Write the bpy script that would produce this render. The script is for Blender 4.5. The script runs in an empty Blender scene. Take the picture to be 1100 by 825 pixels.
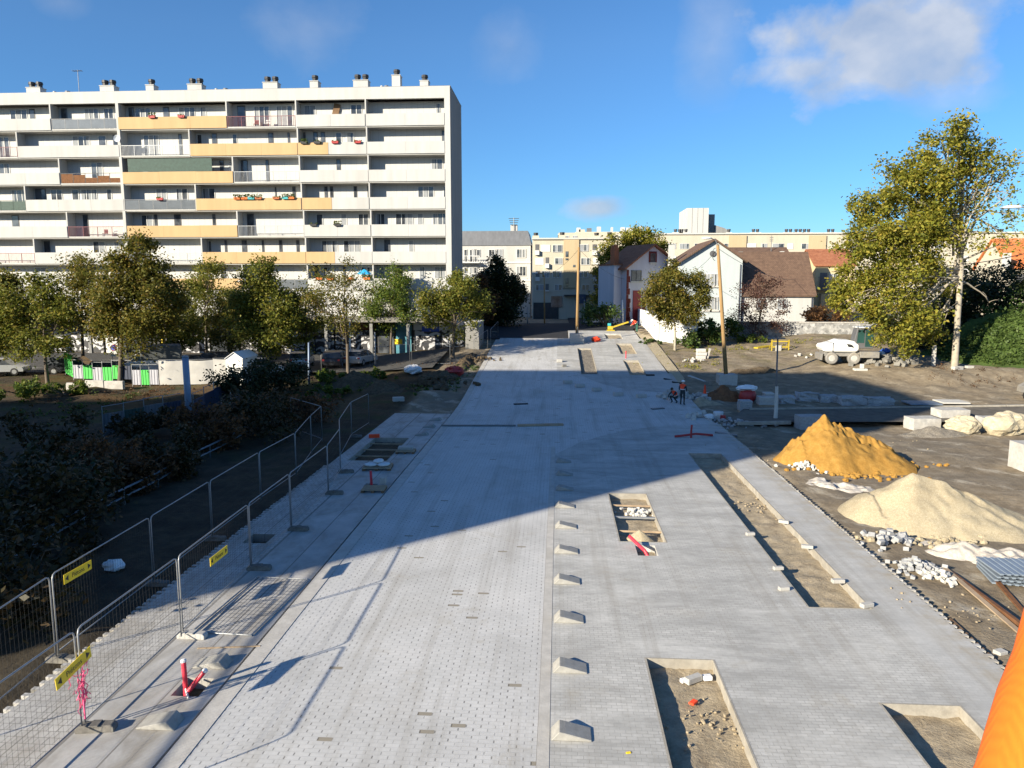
import bpy, bmesh, math, random
import numpy as np
from mathutils import Vector, Matrix
R = math.radians
random.seed(7)
SC = bpy.context.scene
COL = SC.collection
# ---------------------------------------------------------------- camera maths
FPX, HC = 790.0, 8.5
PITCH = math.atan(104.5/790.0)
YAW = math.atan(50/790.0*math.cos(PITCH))
_cp, _sp, _cy, _sy = math.cos(PITCH), math.sin(PITCH), math.cos(YAW), math.sin(YAW)
def ray(px, py):
    u, w = (px-550.0)/FPX, (412.5-py)/FPX
    fwd, up = _cp + w*_sp, -_sp + w*_cp          # forward (horizontal), up
    return Vector((u*_cy - fwd*_sy, u*_sy + fwd*_cy, up))
def sstep(a, b, t):
    t = min(1.0, max(0.0, (t-a)/(b-a))); return t*t*(3-2*t)
def ramp(Y):
    if Y < 48: return 0.0
    if Y < 56: return 0.08*(Y-48)**2/16.0
    if Y < 92: return 0.32 + 0.08*(Y-56)
    if Y < 100: return 3.2 + 0.08*(Y-92) - 0.08*(Y-92)**2/16.0
    return 3.52
def gz(x, Y):
    return ramp(Y)*(1 - 0.42*sstep(-9.0, -20.0, x))
def G(px, py, dz=0.0):
    """point of the ground seen at a photo pixel"""
    d = ray(px, py); lo, hi = 1.0, 400.0
    t = 1.0
    prev = 1.0
    for i in range(1, 4000):
        t = i*0.1
        p = d*t
        if HC + p.z - gz(p.x, p.y) - dz <= 0:
            a, b = t-0.1, t
            for _ in range(20):
                m = (a+b)/2; p = d*m
                if HC + p.z - gz(p.x, p.y) - dz <= 0: b = m
                else: a = m
            break
    p = d*t if t > 390 else d*b
    return Vector((p.x, p.y, HC+p.z))
def W(px, py, Y):
    """point at world depth Y on the line of sight of a photo pixel"""
    d = ray(px, py); t = Y/d.y
    return Vector((d.x*t, Y, HC+d.z*t))
# ---------------------------------------------------------------- node helper
class NT:
    def __init__(s, nt): s.nt = nt; s.n = nt.nodes; s.l = nt.links
    def new(s, t, **kw):
        n = s.n.new(t)
        for k, v in kw.items(): setattr(n, k, v)
        return n
    def put(s, sock, v):
        if isinstance(v, bpy.types.NodeSocket): s.l.new(v, sock)
        elif isinstance(v, bpy.types.Node): s.l.new(v.outputs[0], sock)
        elif v is not None:
            if hasattr(sock.default_value, '__len__') and not hasattr(v, '__len__'): v = (v,)*len(sock.default_value)
            if hasattr(sock.default_value, '__len__') and len(sock.default_value) == 4 and len(v) == 3: v = (*v, 1)
            sock.default_value = v
    def m(s, op, a, b=None, c=None, clamp=False):
        n = s.new('ShaderNodeMath', operation=op, use_clamp=clamp)
        for i, x in enumerate((a, b, c)):
            if x is not None: s.put(n.inputs[i], x)
        return n.outputs[0]
    def mix(s, f, a, b, mode='MIX'):
        n = s.new('ShaderNodeMix', data_type='RGBA', blend_type=mode)
        s.put(n.inputs[0], f); s.put(n.inputs[6], a); s.put(n.inputs[7], b)
        return n.outputs[2]
    def ramp(s, f, stops, interp='LINEAR'):
        n = s.new('ShaderNodeValToRGB'); cr = n.color_ramp; cr.interpolation = interp
        while len(cr.elements) > len(stops): cr.elements.remove(cr.elements[-1])
        while len(cr.elements) < len(stops): cr.elements.new(1)
        for e, (p, c) in zip(cr.elements, stops):
            e.position = p
            e.color = (c, c, c, 1) if not hasattr(c, '__len__') else ((*c, 1) if len(c) == 3 else c)
        s.put(n.inputs[0], f); return n.outputs[0]
    def noise(s, vec, scale, detail=3, rough=.55, dist=0):
        n = s.new('ShaderNodeTexNoise'); n.inputs['Scale'].default_value = scale
        n.inputs['Detail'].default_value = detail; n.inputs['Roughness'].default_value = rough
        n.inputs['Distortion'].default_value = dist
        if vec is not None: s.put(n.inputs['Vector'], vec)
        return n.outputs['Fac']
    def co(s, kind='Object'): return s.new('ShaderNodeTexCoord').outputs[kind]
    def sep(s, v):
        n = s.new('ShaderNodeSeparateXYZ'); s.put(n.inputs[0], v); return n.outputs
    def comb(s, x, y, z=0.0):
        n = s.new('ShaderNodeCombineXYZ'); s.put(n.inputs[0], x); s.put(n.inputs[1], y); s.put(n.inputs[2], z); return n.outputs[0]
    def scale(s, v, sc):
        n = s.new('ShaderNodeMapping'); s.put(n.inputs[0], v); n.inputs['Scale'].default_value = sc; return n.outputs[0]
    def bump(s, h, st=.3, d=.02):
        n = s.new('ShaderNodeBump'); n.inputs['Strength'].default_value = st; n.inputs['Distance'].default_value = d
        s.put(n.inputs['Height'], h); return n.outputs[0]
    def mr(s, v, a, b, c=0., d=1.):
        n = s.new('ShaderNodeMapRange'); s.put(n.inputs[0], v)
        for i, q in enumerate((a, b, c, d)): n.inputs[i+1].default_value = q
        return n.outputs[0]
MATS = {}
def mat(name, fn):
    m = bpy.data.materials.new(name); m.use_nodes = True
    t = NT(m.node_tree); b = m.node_tree.nodes['Principled BSDF']
    b.inputs['Roughness'].default_value = .8
    fn(t, b); MATS[name] = m; return m
def simple(name, col, rough=.7, metal=0, var=.12, scale=3., bump=0., spec=None, var2=None, streak=False):
    """plain surface with uneven tone, so nothing is dead flat"""
    def fn(t, b):
        v = t.co()
        if streak: v = t.scale(v, (1, 1, .12))
        f = t.noise(v, scale, 5, .65)
        lo = tuple(c*(1-var) for c in col); hi = tuple(min(1, c*(1+var)) for c in col)
        c = t.ramp(f, [(.3, lo), (.7, hi)])
        if var2: c = t.mix(t.ramp(t.noise(v, scale*.23, 4, .6), [(.5, 0.), (.75, .8)]), c, var2)
        t.put(b.inputs['Base Color'], c)
        b.inputs['Roughness'].default_value = rough; b.inputs['Metallic'].default_value = metal
        b.inputs['Specular IOR Level'].default_value = spec if spec is not None else (.22 if rough >= .8 else .5)
        if bump: t.put(b.inputs['Normal'], t.bump(t.noise(t.co(), scale*6, 4), bump, .02))
    return mat(name, fn)
# ---------------------------------------------------------------- mesh helper
class MB:
    def __init__(s): s.v = []; s.f = []; s.mi = []
    def face(s, pts, mi=0):
        k = len(s.v); s.v += [tuple(p) for p in pts]; s.f.append(tuple(range(k, k+len(pts)))); s.mi.append(mi); return s
    def box(s, x0, y0, z0, x1, y1, z1, mi=0):
        if x0 > x1: x0, x1 = x1, x0
        if y0 > y1: y0, y1 = y1, y0
        if z0 > z1: z0, z1 = z1, z0
        k = len(s.v)
        s.v += [(x0,y0,z0),(x1,y0,z0),(x1,y1,z0),(x0,y1,z0),(x0,y0,z1),(x1,y0,z1),(x1,y1,z1),(x0,y1,z1)]
        for q in ((0,3,2,1),(4,5,6,7),(0,1,5,4),(1,2,6,5),(2,3,7,6),(3,0,4,7)):
            s.f.append(tuple(k+i for i in q)); s.mi.append(mi)
        return s
    def obox(s, c, size, M=None, mi=0):
        """box turned by a 3x3 matrix or by an angle about z"""
        if M is None: M = Matrix.Identity(3)
        if isinstance(M, (int, float)): M = Matrix.Rotation(M, 3, 'Z')
        k = len(s.v); hx, hy, hz = size[0]/2, size[1]/2, size[2]/2
        for p in ((-hx,-hy,-hz),(hx,-hy,-hz),(hx,hy,-hz),(-hx,hy,-hz),(-hx,-hy,hz),(hx,-hy,hz),(hx,hy,hz),(-hx,hy,hz)):
            s.v.append(tuple(M @ Vector(p) + Vector(c)))
        for q in ((0,3,2,1),(4,5,6,7),(0,1,5,4),(1,2,6,5),(2,3,7,6),(3,0,4,7)):
            s.f.append(tuple(k+i for i in q)); s.mi.append(mi)
        return s
    def beam(s, a, b, w, h, mi=0):
        """rectangular bar from a to b"""
        a = Vector(a); b = Vector(b); d = b-a; L = d.length
        z = Vector((0,0,1)) if abs(d.normalized().z) < .95 else Vector((0,1,0))
        x = d.normalized(); y = z.cross(x).normalized(); z = x.cross(y)
        M = Matrix((x, y, z)).transposed()
        return s.obox((a+b)/2, (L, w, h), M, mi)
    def extr(s, pts, vec, mi=0, caps=True):
        n = len(pts); k = len(s.v); vec = Vector(vec)
        s.v += [tuple(p) for p in pts] + [tuple(Vector(p)+vec) for p in pts]
        for i in range(n):
            j = (i+1) % n; s.f.append((k+i, k+j, k+n+j, k+n+i)); s.mi.append(mi)
        if caps:
            s.f.append(tuple(k+i for i in reversed(range(n)))); s.mi.append(mi)
            s.f.append(tuple(k+n+i for i in range(n))); s.mi.append(mi)
        return s
    def tube(s, pts, rad, n=6, mi=0, cap=True):
        pts = [Vector(p) for p in pts]
        if not hasattr(rad, '__len__'): rad = [rad]*len(pts)
        k = len(s.v); prev = None
        for i, p in enumerate(pts):
            d = (pts[min(i+1, len(pts)-1)] - pts[max(i-1, 0)])
            d = d.normalized() if d.length > 1e-9 else Vector((0,0,1))
            if prev is None:
                u = Vector((1,0,0)) if abs(d.x) < .8 else Vector((0,1,0))
                u = (u - d*u.dot(d)).normalized()
            else:
                u = prev - d*prev.dot(d); u = u.normalized() if u.length > 1e-6 else d.orthogonal().normalized()
            prev = u; w = d.cross(u)
            for j in range(n):
                a = 2*math.pi*j/n
                s.v.append(tuple(p + (u*math.cos(a) + w*math.sin(a))*rad[i]))
        for i in range(len(pts)-1):
            for j in range(n):
                jj = (j+1) % n
                s.f.append((k+i*n+j, k+i*n+jj, k+(i+1)*n+jj, k+(i+1)*n+j)); s.mi.append(mi)
        if cap:
            s.f.append(tuple(k+j for j in reversed(range(n)))); s.mi.append(mi)
            q = k+(len(pts)-1)*n; s.f.append(tuple(q+j for j in range(n))); s.mi.append(mi)
        return s
    def ball(s, c, rx, ry=None, rz=None, nu=10, nv=7, mi=0, jit=0, rnd=random):
        ry = rx if ry is None else ry; rz = rx if rz is None else rz
        k = len(s.v); c = Vector(c)
        for i in range(nv+1):
            t = math.pi*i/nv
            for j in range(nu):
                a = 2*math.pi*j/nu; q = 1+rnd.uniform(-jit, jit)
                s.v.append((c.x+rx*math.sin(t)*math.cos(a)*q, c.y+ry*math.sin(t)*math.sin(a)*q, c.z-rz*math.cos(t)*q))
        for i in range(nv):
            for j in range(nu):
                jj = (j+1) % nu
                s.f.append((k+i*nu+j, k+i*nu+jj, k+(i+1)*nu+jj, k+(i+1)*nu+j)); s.mi.append(mi)
        return s
    def build(s, name, mats, parent=None, smooth=False, bevel=0., world=True):
        if not isinstance(mats, (list, tuple)): mats = [mats]
        me = bpy.data.meshes.new(name)
        off = Vector((0,0,0))
        if parent is not None and world:
            p = parent
            while p is not None: off += Vector(p.location); p = p.parent
        me.from_pydata([(a-off.x, b-off.y, c-off.z) for a, b, c in s.v] if off.length else s.v, [], s.f)
        for m in mats: me.materials.append(MATS[m] if isinstance(m, str) else m)
        if len(mats) > 1: me.polygons.foreach_set('material_index', s.mi)
        if bevel:
            bm = bmesh.new(); bm.from_mesh(me); bmesh.ops.remove_doubles(bm, verts=bm.verts, dist=1e-5)
            bmesh.ops.recalc_face_normals(bm, faces=bm.faces)
            bmesh.ops.bevel(bm, geom=[e for e in bm.edges if len(e.link_faces) == 2 and e.calc_face_angle(0) > .5], offset=bevel, segments=1, affect='EDGES', profile=.5)
            bm.to_mesh(me); bm.free()
        if smooth: me.polygons.foreach_set('use_smooth', [True]*len(me.polygons))
        me.update()
        o = bpy.data.objects.new(name, me); COL.objects.link(o)
        if parent is not None: o.parent = parent
        return o
def tag(o, label=None, cat=None, group=None, kind=None):
    if label: o['label'] = label
    if cat: o['category'] = cat
    if group: o['group'] = group
    if kind: o['kind'] = kind
    return o
def thing(name, label, cat, loc=(0,0,0), rz=0, group=None):
    o = bpy.data.objects.new(name, None); COL.objects.link(o); o.empty_display_size = .3
    o.location = loc; o.rotation_euler = (0, 0, rz)
    return tag(o, label, cat, group)
def dup(o, loc=None, rz=None, label=None, parent=None):
    c = o.copy(); COL.objects.link(c)
    if parent is not None: c.parent = parent
    for ch in [q for q in bpy.data.objects if q.parent is o]: dup(ch, parent=c)
    if loc is not None: c.location = loc
    if rz is not None: c.rotation_euler = (0, 0, rz)
    if label: c['label'] = label
    return c
def struct(o): o['kind'] = 'structure'; return o
# ---------------------------------------------------------------- materials
def _pavers(t, b):
    v = t.co(); x, y, z = t.sep(v)
    # extent of the grey block areas: right of the centre strip, before and after the crossing
    wob = t.m('MULTIPLY', t.m('SUBTRACT', t.noise(v, .5, 2), .5), 1.2)
    e1 = t.m('POWER', 2.718, t.m('MULTIPLY', t.m('MAXIMUM', x, 0.), -.28))
    c1 = t.m('ADD', t.m('SUBTRACT', 46.5, t.m('MULTIPLY', e1, 9.5)), wob)
    c2 = t.m('ADD', 56.5, t.m('MULTIPLY', t.m('POWER', 2.718, t.m('MULTIPLY', t.m('MAXIMUM', t.m('SUBTRACT', x, 1.6), 0.), -.45)), 8.5))
    grey = t.m('MULTIPLY', t.m('GREATER_THAN', x, -0.1), t.m('MAXIMUM', t.m('LESS_THAN', y, c1), t.m('GREATER_THAN', y, c2)))
    # pale road blocks in running bond with short open joints
    row = t.m('FLOOR', t.m('DIVIDE', y, .118))
    u = t.m('ADD', t.m('DIVIDE', x, .29), t.m('MULTIPLY', t.m('MODULO', row, 2.), .5))
    fu = t.m('FRACT', u); fv = t.m('FRACT', t.m('DIVIDE', y, .118))
    rnd = t.new('ShaderNodeTexWhiteNoise', noise_dimensions='2D'); t.put(rnd.inputs['Vector'], t.comb(t.m('FLOOR', u), row))
    rn = rnd.outputs['Value']
    tick = t.m('MULTIPLY', t.m('LESS_THAN', fu, t.m('ADD', .045, t.m('MULTIPLY', rn, .055))), t.m('MULTIPLY', t.m('GREATER_THAN', fv, .16), t.m('LESS_THAN', fv, .86)))
    tick = t.m('MULTIPLY', tick, t.m('ADD', t.m('MULTIPLY', rn, .5), t.m('MULTIPLY', t.noise(v, 1.3, 3), 1.0)), clamp=True)
    line = t.m('LESS_THAN', fv, .07)
    big = t.noise(v, .35, 5, .65); fine = t.noise(v, 9., 4, .6)
    wc = t.ramp(big, [(.3, (.44, .435, .42)), (.5, (.52, .515, .50)), (.72, (.585, .575, .555))])
    wc = t.mix(t.m('MULTIPLY', t.m('SUBTRACT', rn, .5), .22), wc, (.75, .74, .72))
    wc = t.mix(t.m('GREATER_THAN', rn, .993), wc, (.28, .25, .20))
    wc = t.mix(t.m('MULTIPLY', line, .35), wc, (.22, .22, .22))
    wc = t.mix(t.m('MULTIPLY', tick, .72), wc, (.085, .082, .078))
    wc = t.mix(t.ramp(t.noise(v, .22, 4, .7, .6), [(.56, 0.), (.78, .32)]), wc, (.36, .32, .26))
    # grey blocks, smaller and mottled block by block
    br = t.new('ShaderNodeTexBrick'); br.offset = .5
    for k, q in (('Scale', 1.), ('Mortar Size', .0045), ('Brick Width', .21), ('Row Height', .105), ('Bias', 0.)): br.inputs[k].default_value = q
    t.put(br.inputs['Vector'], v)
    br.inputs['Color1'].default_value = (.44, .433, .41, 1); br.inputs['Color2'].default_value = (.53, .52, .492, 1); br.inputs['Mortar'].default_value = (.24, .232, .21, 1)
    gc = t.mix(t.ramp(t.noise(t.scale(v, (.35, 1., 1.)), .9, 5, .68), [(.36, .85), (.60, 0.)]), br.outputs['Color'], (.32, .316, .30))
    gc = t.mix(t.ramp(t.noise(t.scale(v, (.45, 1., 1.)), .7, 5, .65, .4), [(.48, 0.), (.68, .75)]), gc, (.56, .55, .52))
    gc = t.mix(t.ramp(t.noise(t.scale(v, (.8, 2.2, 1.)), 2.2, 5, .75), [(.5, 0.), (.7, .45)]), gc, (.27, .264, .245))
    gc = t.mix(t.ramp(t.noise(v, .3, 4, .7), [(.58, 0.), (.8, .4)]), gc, (.32, .275, .21))
    # strip along the right edge laid last: clean and light
    edge = t.mr(x, 8.3, 8.9)
    gc = t.mix(t.m('MULTIPLY', edge, .5), gc, (.46, .455, .44))
    # sandy fringe where the two meet
    c = t.mix(grey, wc, gc)
    c = t.mix(t.m('MULTIPLY', t.ramp(fine, [(.35, 0.), (.75, 1.)]), .14), c, (.2, .19, .17))
    # site dirt: faint wheel tracks, washed sand near the edges and openings
    trk = t.ramp(t.noise(t.scale(v, (1.5, .07, 1.)), 1., 5, .7), [(.5, 0.), (.7, .5)])
    c = t.mix(trk, c, (.27, .25, .215))
    ed = t.m('MULTIPLY', t.m('ADD', t.mr(x, 9., 10.), t.mr(x, 1.2, .0, 0., .0)), t.ramp(t.noise(v, 1.6, 5, .7), [(.4, 0.), (.65, .8)]))
    c = t.mix(ed, c, (.34, .285, .2))
    c = t.mix(t.ramp(t.noise(v, .55, 7, .78, .5), [(.57, 0.), (.72, .45)]), c, (.31, .27, .2))
    t.put(b.inputs['Base Color'], c); b.inputs['Roughness'].default_value = .9; b.inputs['Specular IOR Level'].default_value = .2
    h = t.m('SUBTRACT', t.m('MULTIPLY', fine, .3), t.mix(grey, t.m('ADD', tick, t.m('MULTIPLY', line, .6)), br.outputs['Fac']))
    t.put(b.inputs['Normal'], t.bump(h, .35, .012))
mat('pavers', _pavers)
def _walk(t, b):
    v = t.co(); x, y, z = t.sep(v)
    br = t.new('ShaderNodeTexBrick'); br.offset = .5
    for k, q in (('Scale', 1.), ('Mortar Size', .008), ('Brick Width', .2), ('Row Height', .2)): br.inputs[k].default_value = q
    t.put(br.inputs['Vector'], v)
    br.inputs['Color1'].default_value = (.40, .39, .37, 1); br.inputs['Color2'].default_value = (.5, .485, .46, 1); br.inputs['Mortar'].default_value = (.2, .195, .18, 1)
    slab = t.ramp(t.noise(v, .6, 5, .7), [(.35, (.36, .35, .335)), (.65, (.5, .485, .46))])
    c = t.mix(t.m('GREATER_THAN', x, -9.25), br.outputs['Color'], slab)
    # dark tape-thin joints between the bands
    for xx, w in ((-9.25, .035), (-8.15, .02), (-10.1, .015)):
        c = t.mix(t.m('MULTIPLY', t.m('LESS_THAN', t.m('ABSOLUTE', t.m('SUBTRACT', x, xx)), w), .7), c, (.09, .085, .08))
    c = t.mix(t.ramp(t.noise(t.scale(v, (1., .45, 1.)), 1.1, 5, .7, .5), [(.44, 0.), (.68, .8)]), c, (.25, .225, .185))
    c = t.mix(t.ramp(t.noise(v, .35, 4, .7), [(.6, 0.), (.8, .55)]), c, (.2, .19, .17))
    c = t.mix(t.m('MULTIPLY', t.noise(v, 30., 2), .2), c, (.15, .14, .13))
    t.put(b.inputs['Base Color'], c); t.put(b.inputs['Normal'], t.bump(t.noise(v, 14., 4), .25, .01))
mat('walkway', _walk)
def _ground(t, b):
    v = t.co(); x, y, z = t.sep(v)
    n1 = t.noise(v, .18, 6, .65, .4); n2 = t.noise(v, 1.1, 6, .7); n3 = t.noise(v, 8., 4, .7)
    lot = t.ramp(n2, [(.28, (.145, .112, .076)), (.5, (.25, .198, .132)), (.74, (.38, .32, .235))])
    lot = t.mix(t.ramp(n1, [(.42, 0.), (.62, .6)]), lot, (.17, .148, .118))
    # pale wheel tracks crossing the lot obliquely
    w = t.m('ADD', t.m('MULTIPLY', x, .62), t.m('MULTIPLY', y, .78)); w = t.m('ADD', w, t.m('MULTIPLY', n1, 2.5))
    tr = t.m('LESS_THAN', t.m('ABSOLUTE', t.m('SUBTRACT', t.m('FRACT', t.m('DIVIDE', w, 3.1)), .5)), .09)
    tr = t.m('MULTIPLY', tr, t.ramp(n2, [(.45, 0.), (.65, .75)]))
    lot = t.mix(tr, lot, (.47, .42, .335))
    lot = t.mix(t.ramp(t.noise(v, .5, 5, .75, .3), [(.6, 0.), (.75, .55)]), lot, (.45, .375, .255))
    # far part of the lot: scraped grey brown soil, leaf litter at the verge
    far = t.m('MULTIPLY', t.mr(y, 56., 60.), t.m('GREATER_THAN', x, 10.))
    lot = t.mix(t.m('MULTIPLY', far, .6), lot, t.ramp(n2, [(.3, (.165, .128, .088)), (.7, (.35, .285, .195))]))
    verge = t.m('MULTIPLY', t.ramp(t.noise(v, .45, 5, .7), [(.5, 0.), (.62, 1.)]), t.m('MULTIPLY', t.mr(y, 68., 74.), t.m('GREATER_THAN', x, 10.)))
    lot = t.mix(t.m('MULTIPLY', verge, .6), lot, (.16, .14, .05))
    # left side: brown soil with the shade there painted in darker, leaf litter under the trees
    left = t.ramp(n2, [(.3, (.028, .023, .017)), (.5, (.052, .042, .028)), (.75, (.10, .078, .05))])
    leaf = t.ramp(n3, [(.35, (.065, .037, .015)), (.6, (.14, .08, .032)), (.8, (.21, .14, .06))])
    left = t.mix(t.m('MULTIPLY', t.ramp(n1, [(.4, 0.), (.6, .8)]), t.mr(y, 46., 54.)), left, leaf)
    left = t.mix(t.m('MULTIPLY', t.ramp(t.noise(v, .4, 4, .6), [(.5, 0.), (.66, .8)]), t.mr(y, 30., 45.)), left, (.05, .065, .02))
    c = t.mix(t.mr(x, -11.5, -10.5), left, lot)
    c = t.mix(t.m('MULTIPLY', n3, .35), c, t.mix(.5, c, (.05, .04, .03)))
    t.put(b.inputs['Base Color'], c); b.inputs['Roughness'].default_value = .95
    b.inputs['Specular IOR Level'].default_value = .2
    t.put(b.inputs['Normal'], t.bump(t.m('ADD', t.noise(v, 3., 6, .7), t.m('MULTIPLY', n3, .4)), .8, .08))
mat('ground', _ground)
def _soil(t, b):
    v = t.co()
    c = t.ramp(t.noise(v, 3., 6, .75), [(.28, (.17, .13, .085)), (.5, (.34, .275, .185)), (.75, (.48, .40, .28))])
    c = t.mix(t.ramp(t.noise(v, .6, 4), [(.4, 0.), (.7, .6)]), c, (.37, .30, .195))
    t.put(b.inputs['Base Color'], c); b.inputs['Roughness'].default_value = .95
    t.put(b.inputs['Normal'], t.bump(t.noise(v, 12., 6, .7), .9, .05))
mat('soil', _soil)
def pile_mat(name, cols, sc=9., bump=.6, spots=None):
    def fn(t, b):
        v = t.co()
        c = t.ramp(t.noise(v, sc, 6, .75), [(.25, cols[0]), (.5, cols[1]), (.78, cols[2])])
        c = t.mix(t.ramp(t.noise(v, .9, 5, .65, .3), [(.45, 0.), (.7, .55)]), c, cols[0])
        if spots: c = t.mix(t.ramp(t.noise(v, sc*4, 2, .5), [(.6, 0.), (.7, .8)]), c, spots)
        t.put(b.inputs['Base Color'], c); b.inputs['Roughness'].default_value = .95; b.inputs['Specular IOR Level'].default_value = .2
        t.put(b.inputs['Normal'], t.bump(t.m('ADD', t.noise(v, sc*3, 5, .7), t.noise(v, 3., 4)), bump, .04))
    mat(name, fn)
pile_mat('orange_sand', ((.25, .13, .027), (.345, .19, .043), (.44, .26, .075)), 5.)
pile_mat('beige_gravel', ((.31, .25, .16), (.41, .345, .23), (.53, .465, .34)), 14., .8, (.72, .66, .52))
pile_mat('pale_rubble', ((.36, .31, .255), (.52, .475, .415), (.66, .625, .575)), 6., .9)
pile_mat('grey_gravel', ((.12, .105, .085), (.2, .175, .14), (.36, .33, .28)), 12., .9, (.5, .47, .42))
pile_mat('limestone', ((.34, .285, .19), (.47, .41, .29), (.57, .51, .38)), 4., .7)
pile_mat('dark_earth', ((.05, .037, .024), (.10, .075, .048), (.17, .13, .085)), 5., .9)
pile_mat('moss_bank', ((.03, .05, .012), (.06, .095, .022), (.10, .14, .04)), 9., .9)
simple('concrete', (.42, .405, .375), .85, var=.16, scale=5, bump=.25, var2=(.3, .28, .25))
simple('concrete_pale', (.50, .485, .445), .85, var=.1, scale=6, bump=.2, var2=(.41, .39, .355))
simple('concrete_dark', (.20, .19, .17), .9, var=.2, scale=7, bump=.35)
simple('kerb', (.45, .43, .395), .85, var=.14, scale=3, bump=.2, var2=(.36, .34, .3))
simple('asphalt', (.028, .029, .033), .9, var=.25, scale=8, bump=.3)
simple('asphalt_grey', (.075, .073, .07), .9, var=.2, scale=3, bump=.3)
simple('granite', (.34, .34, .34), .8, var=.2, scale=9, bump=.5)
simple('render_white', (.46, .458, .442), .85, var=.08, scale=1.2, streak=True, var2=(.39, .383, .362), bump=.06)
simple('render_ochre', (.49, .34, .18), .85, var=.07, scale=1.2, streak=True, var2=(.43, .295, .15))
simple('render_grey', (.24, .236, .226), .9, var=.12, scale=1., streak=True, var2=(.195, .19, .18), bump=.1)
simple('render_blue', (.42, .465, .475), .85, var=.06, scale=1.2, streak=True, var2=(.37, .405, .41))
simple('render_lilac', (.52, .50, .535), .85, var=.09, scale=1.4, streak=True, var2=(.42, .41, .43))
simple('render_cream', (.47, .43, .345), .85, var=.06, scale=1., streak=True, var2=(.42, .385, .305))
simple('render_tan', (.44, .35, .22), .85, var=.06, scale=1., streak=True)
simple('render_yellow', (.53, .43, .26), .85, var=.07, scale=1.2, streak=True, var2=(.47, .38, .22))
simple('soffit', (.5, .49, .46), .9, var=.08)
simple('frame_white', (.58, .58, .565), .5, var=.04)
simple('frame_dark', (.10, .10, .105), .5, var=.1)
simple('shutter_grey', (.5, .5, .48), .6, var=.08, scale=2)
simple('zinc', (.16, .165, .175), .55, .3, var=.15, scale=2, streak=True)
simple('galvanised', (.30, .31, .32), .5, .5, var=.12, scale=9)
simple('steel_dark', (.16, .17, .18), .5, .5, var=.2, scale=6)
simple('rail_blue', (.25, .30, .36), .5, .3, var=.1)
simple('bollard_blue', (.22, .28, .38), .5, .2, var=.12)
simple('black_plastic', (.022, .022, .024), .55, var=.3, scale=6)
simple('rubber', (.028, .027, .026), .85, var=.25, scale=8, bump=.3)
simple('foot_rubber', (.15, .14, .125), .9, var=.25, scale=8, bump=.4, var2=(.28, .26, .22))
simple('sign_yellow', (.78, .56, .02), .5, var=.06, scale=4)
simple('sign_black', (.02, .02, .02), .6, var=.1)
simple('pink_plastic', (.62, .035, .06), .45, var=.12, scale=8)
simple('pink_net', (.75, .10, .22), .7, var=.2, scale=8)
simple('red_paint', (.36, .03, .03), .5, var=.15)
simple('orange_cloth', (.92, .17, .008), .85, var=.10, scale=40, bump=.15)
simple('vest_orange', (.85, .08, .03), .8, var=.12, scale=9)
simple('reflective', (.62, .62, .6), .4, var=.05)
simple('trousers', (.035, .045, .05), .85, var=.2, scale=9)
simple('trousers_green', (.04, .12, .09), .85, var=.2, scale=9)
simple('skin', (.46, .27, .19), .6, var=.08, scale=9)
simple('hair', (.03, .022, .016), .7, var=.2)
simple('helmet_white', (.78, .78, .76), .35, var=.03)
simple('boots', (.03, .024, .018), .8, var=.2)
simple('car_white', (.74, .74, .73), .25, var=.03)
simple('car_grey', (.24, .25, .265), .3, .3, var=.05)
simple('car_dark', (.03, .033, .04), .3, .2, var=.1)
simple('car_silver', (.46, .48, .5), .3, .4, var=.04)
simple('machine_white', (.78, .78, .75), .35, var=.05, scale=2, var2=(.6, .56, .5))
simple('machine_grey', (.2, .19, .175), .7, var=.2, scale=4, var2=(.3, .26, .2))
simple('machine_yellow', (.46, .34, .03), .5, var=.12, scale=4)
simple('wood_pole', (.30, .19, .085), .85, var=.22, scale=5, streak=True, bump=.2)
simple('wood_pole_dark', (.17, .115, .07), .85, var=.25, scale=5, streak=True, bump=.2)
simple('wood_plank', (.36, .27, .18), .8, var=.2, scale=3, var2=(.25, .18, .12))
simple('wood_brown', (.17, .105, .06), .85, var=.25, scale=4)
simple('rust', (.16, .075, .035), .85, var=.3, scale=5)
simple('sheet_white', (.50, .485, .45), .75, var=.08, scale=1.5, var2=(.56, .53, .47))
simple('tarp_white', (.74, .74, .74), .7, var=.1, scale=3, bump=.4)
simple('tarp_grey', (.13, .14, .14), .8, var=.2, scale=2)
simple('hoard_green', (.055, .46, .07), .55, var=.1, scale=2)
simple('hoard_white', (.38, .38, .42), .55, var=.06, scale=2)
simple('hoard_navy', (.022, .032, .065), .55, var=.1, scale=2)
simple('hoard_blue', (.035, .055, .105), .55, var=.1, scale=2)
simple('bag_white', (.66, .66, .66), .8, var=.1, scale=8, bump=.4)
simple('parasol_blue', (.02, .33, .62), .7, var=.08)
simple('teal_plastic', (.04, .33, .36), .5, var=.1)
simple('bag_blue', (.03, .11, .45), .6, var=.2, scale=8)
simple('shop_dark', (.035, .034, .036), .6, var=.3, scale=2)
simple('shop_teal', (.06, .2, .26), .5, var=.35, scale=1.2)
simple('shop_blue', (.02, .07, .42), .5, var=.1)
simple('shop_white', (.56, .56, .55), .6, var=.12, scale=2)
simple('letter_white', (.8, .8, .8), .5, var=.03)
simple('terracotta', (.38, .13, .06), .8, var=.2, scale=6)
simple('pot_orange', (.55, .16, .05), .8, var=.2, scale=6)
simple('screen_green', (.035, .07, .055), .7, var=.25, scale=4)
simple('railing_red', (.17, .035, .04), .6, var=.25, scale=5)
simple('glass_grey', (.135, .15, .165), .18, var=.15, scale=1.3)
simple('curtain', (.27, .285, .30), .8, var=.12, scale=3)
simple('lamp_glass', (.62, .65, .68), .25, var=.03)
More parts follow.
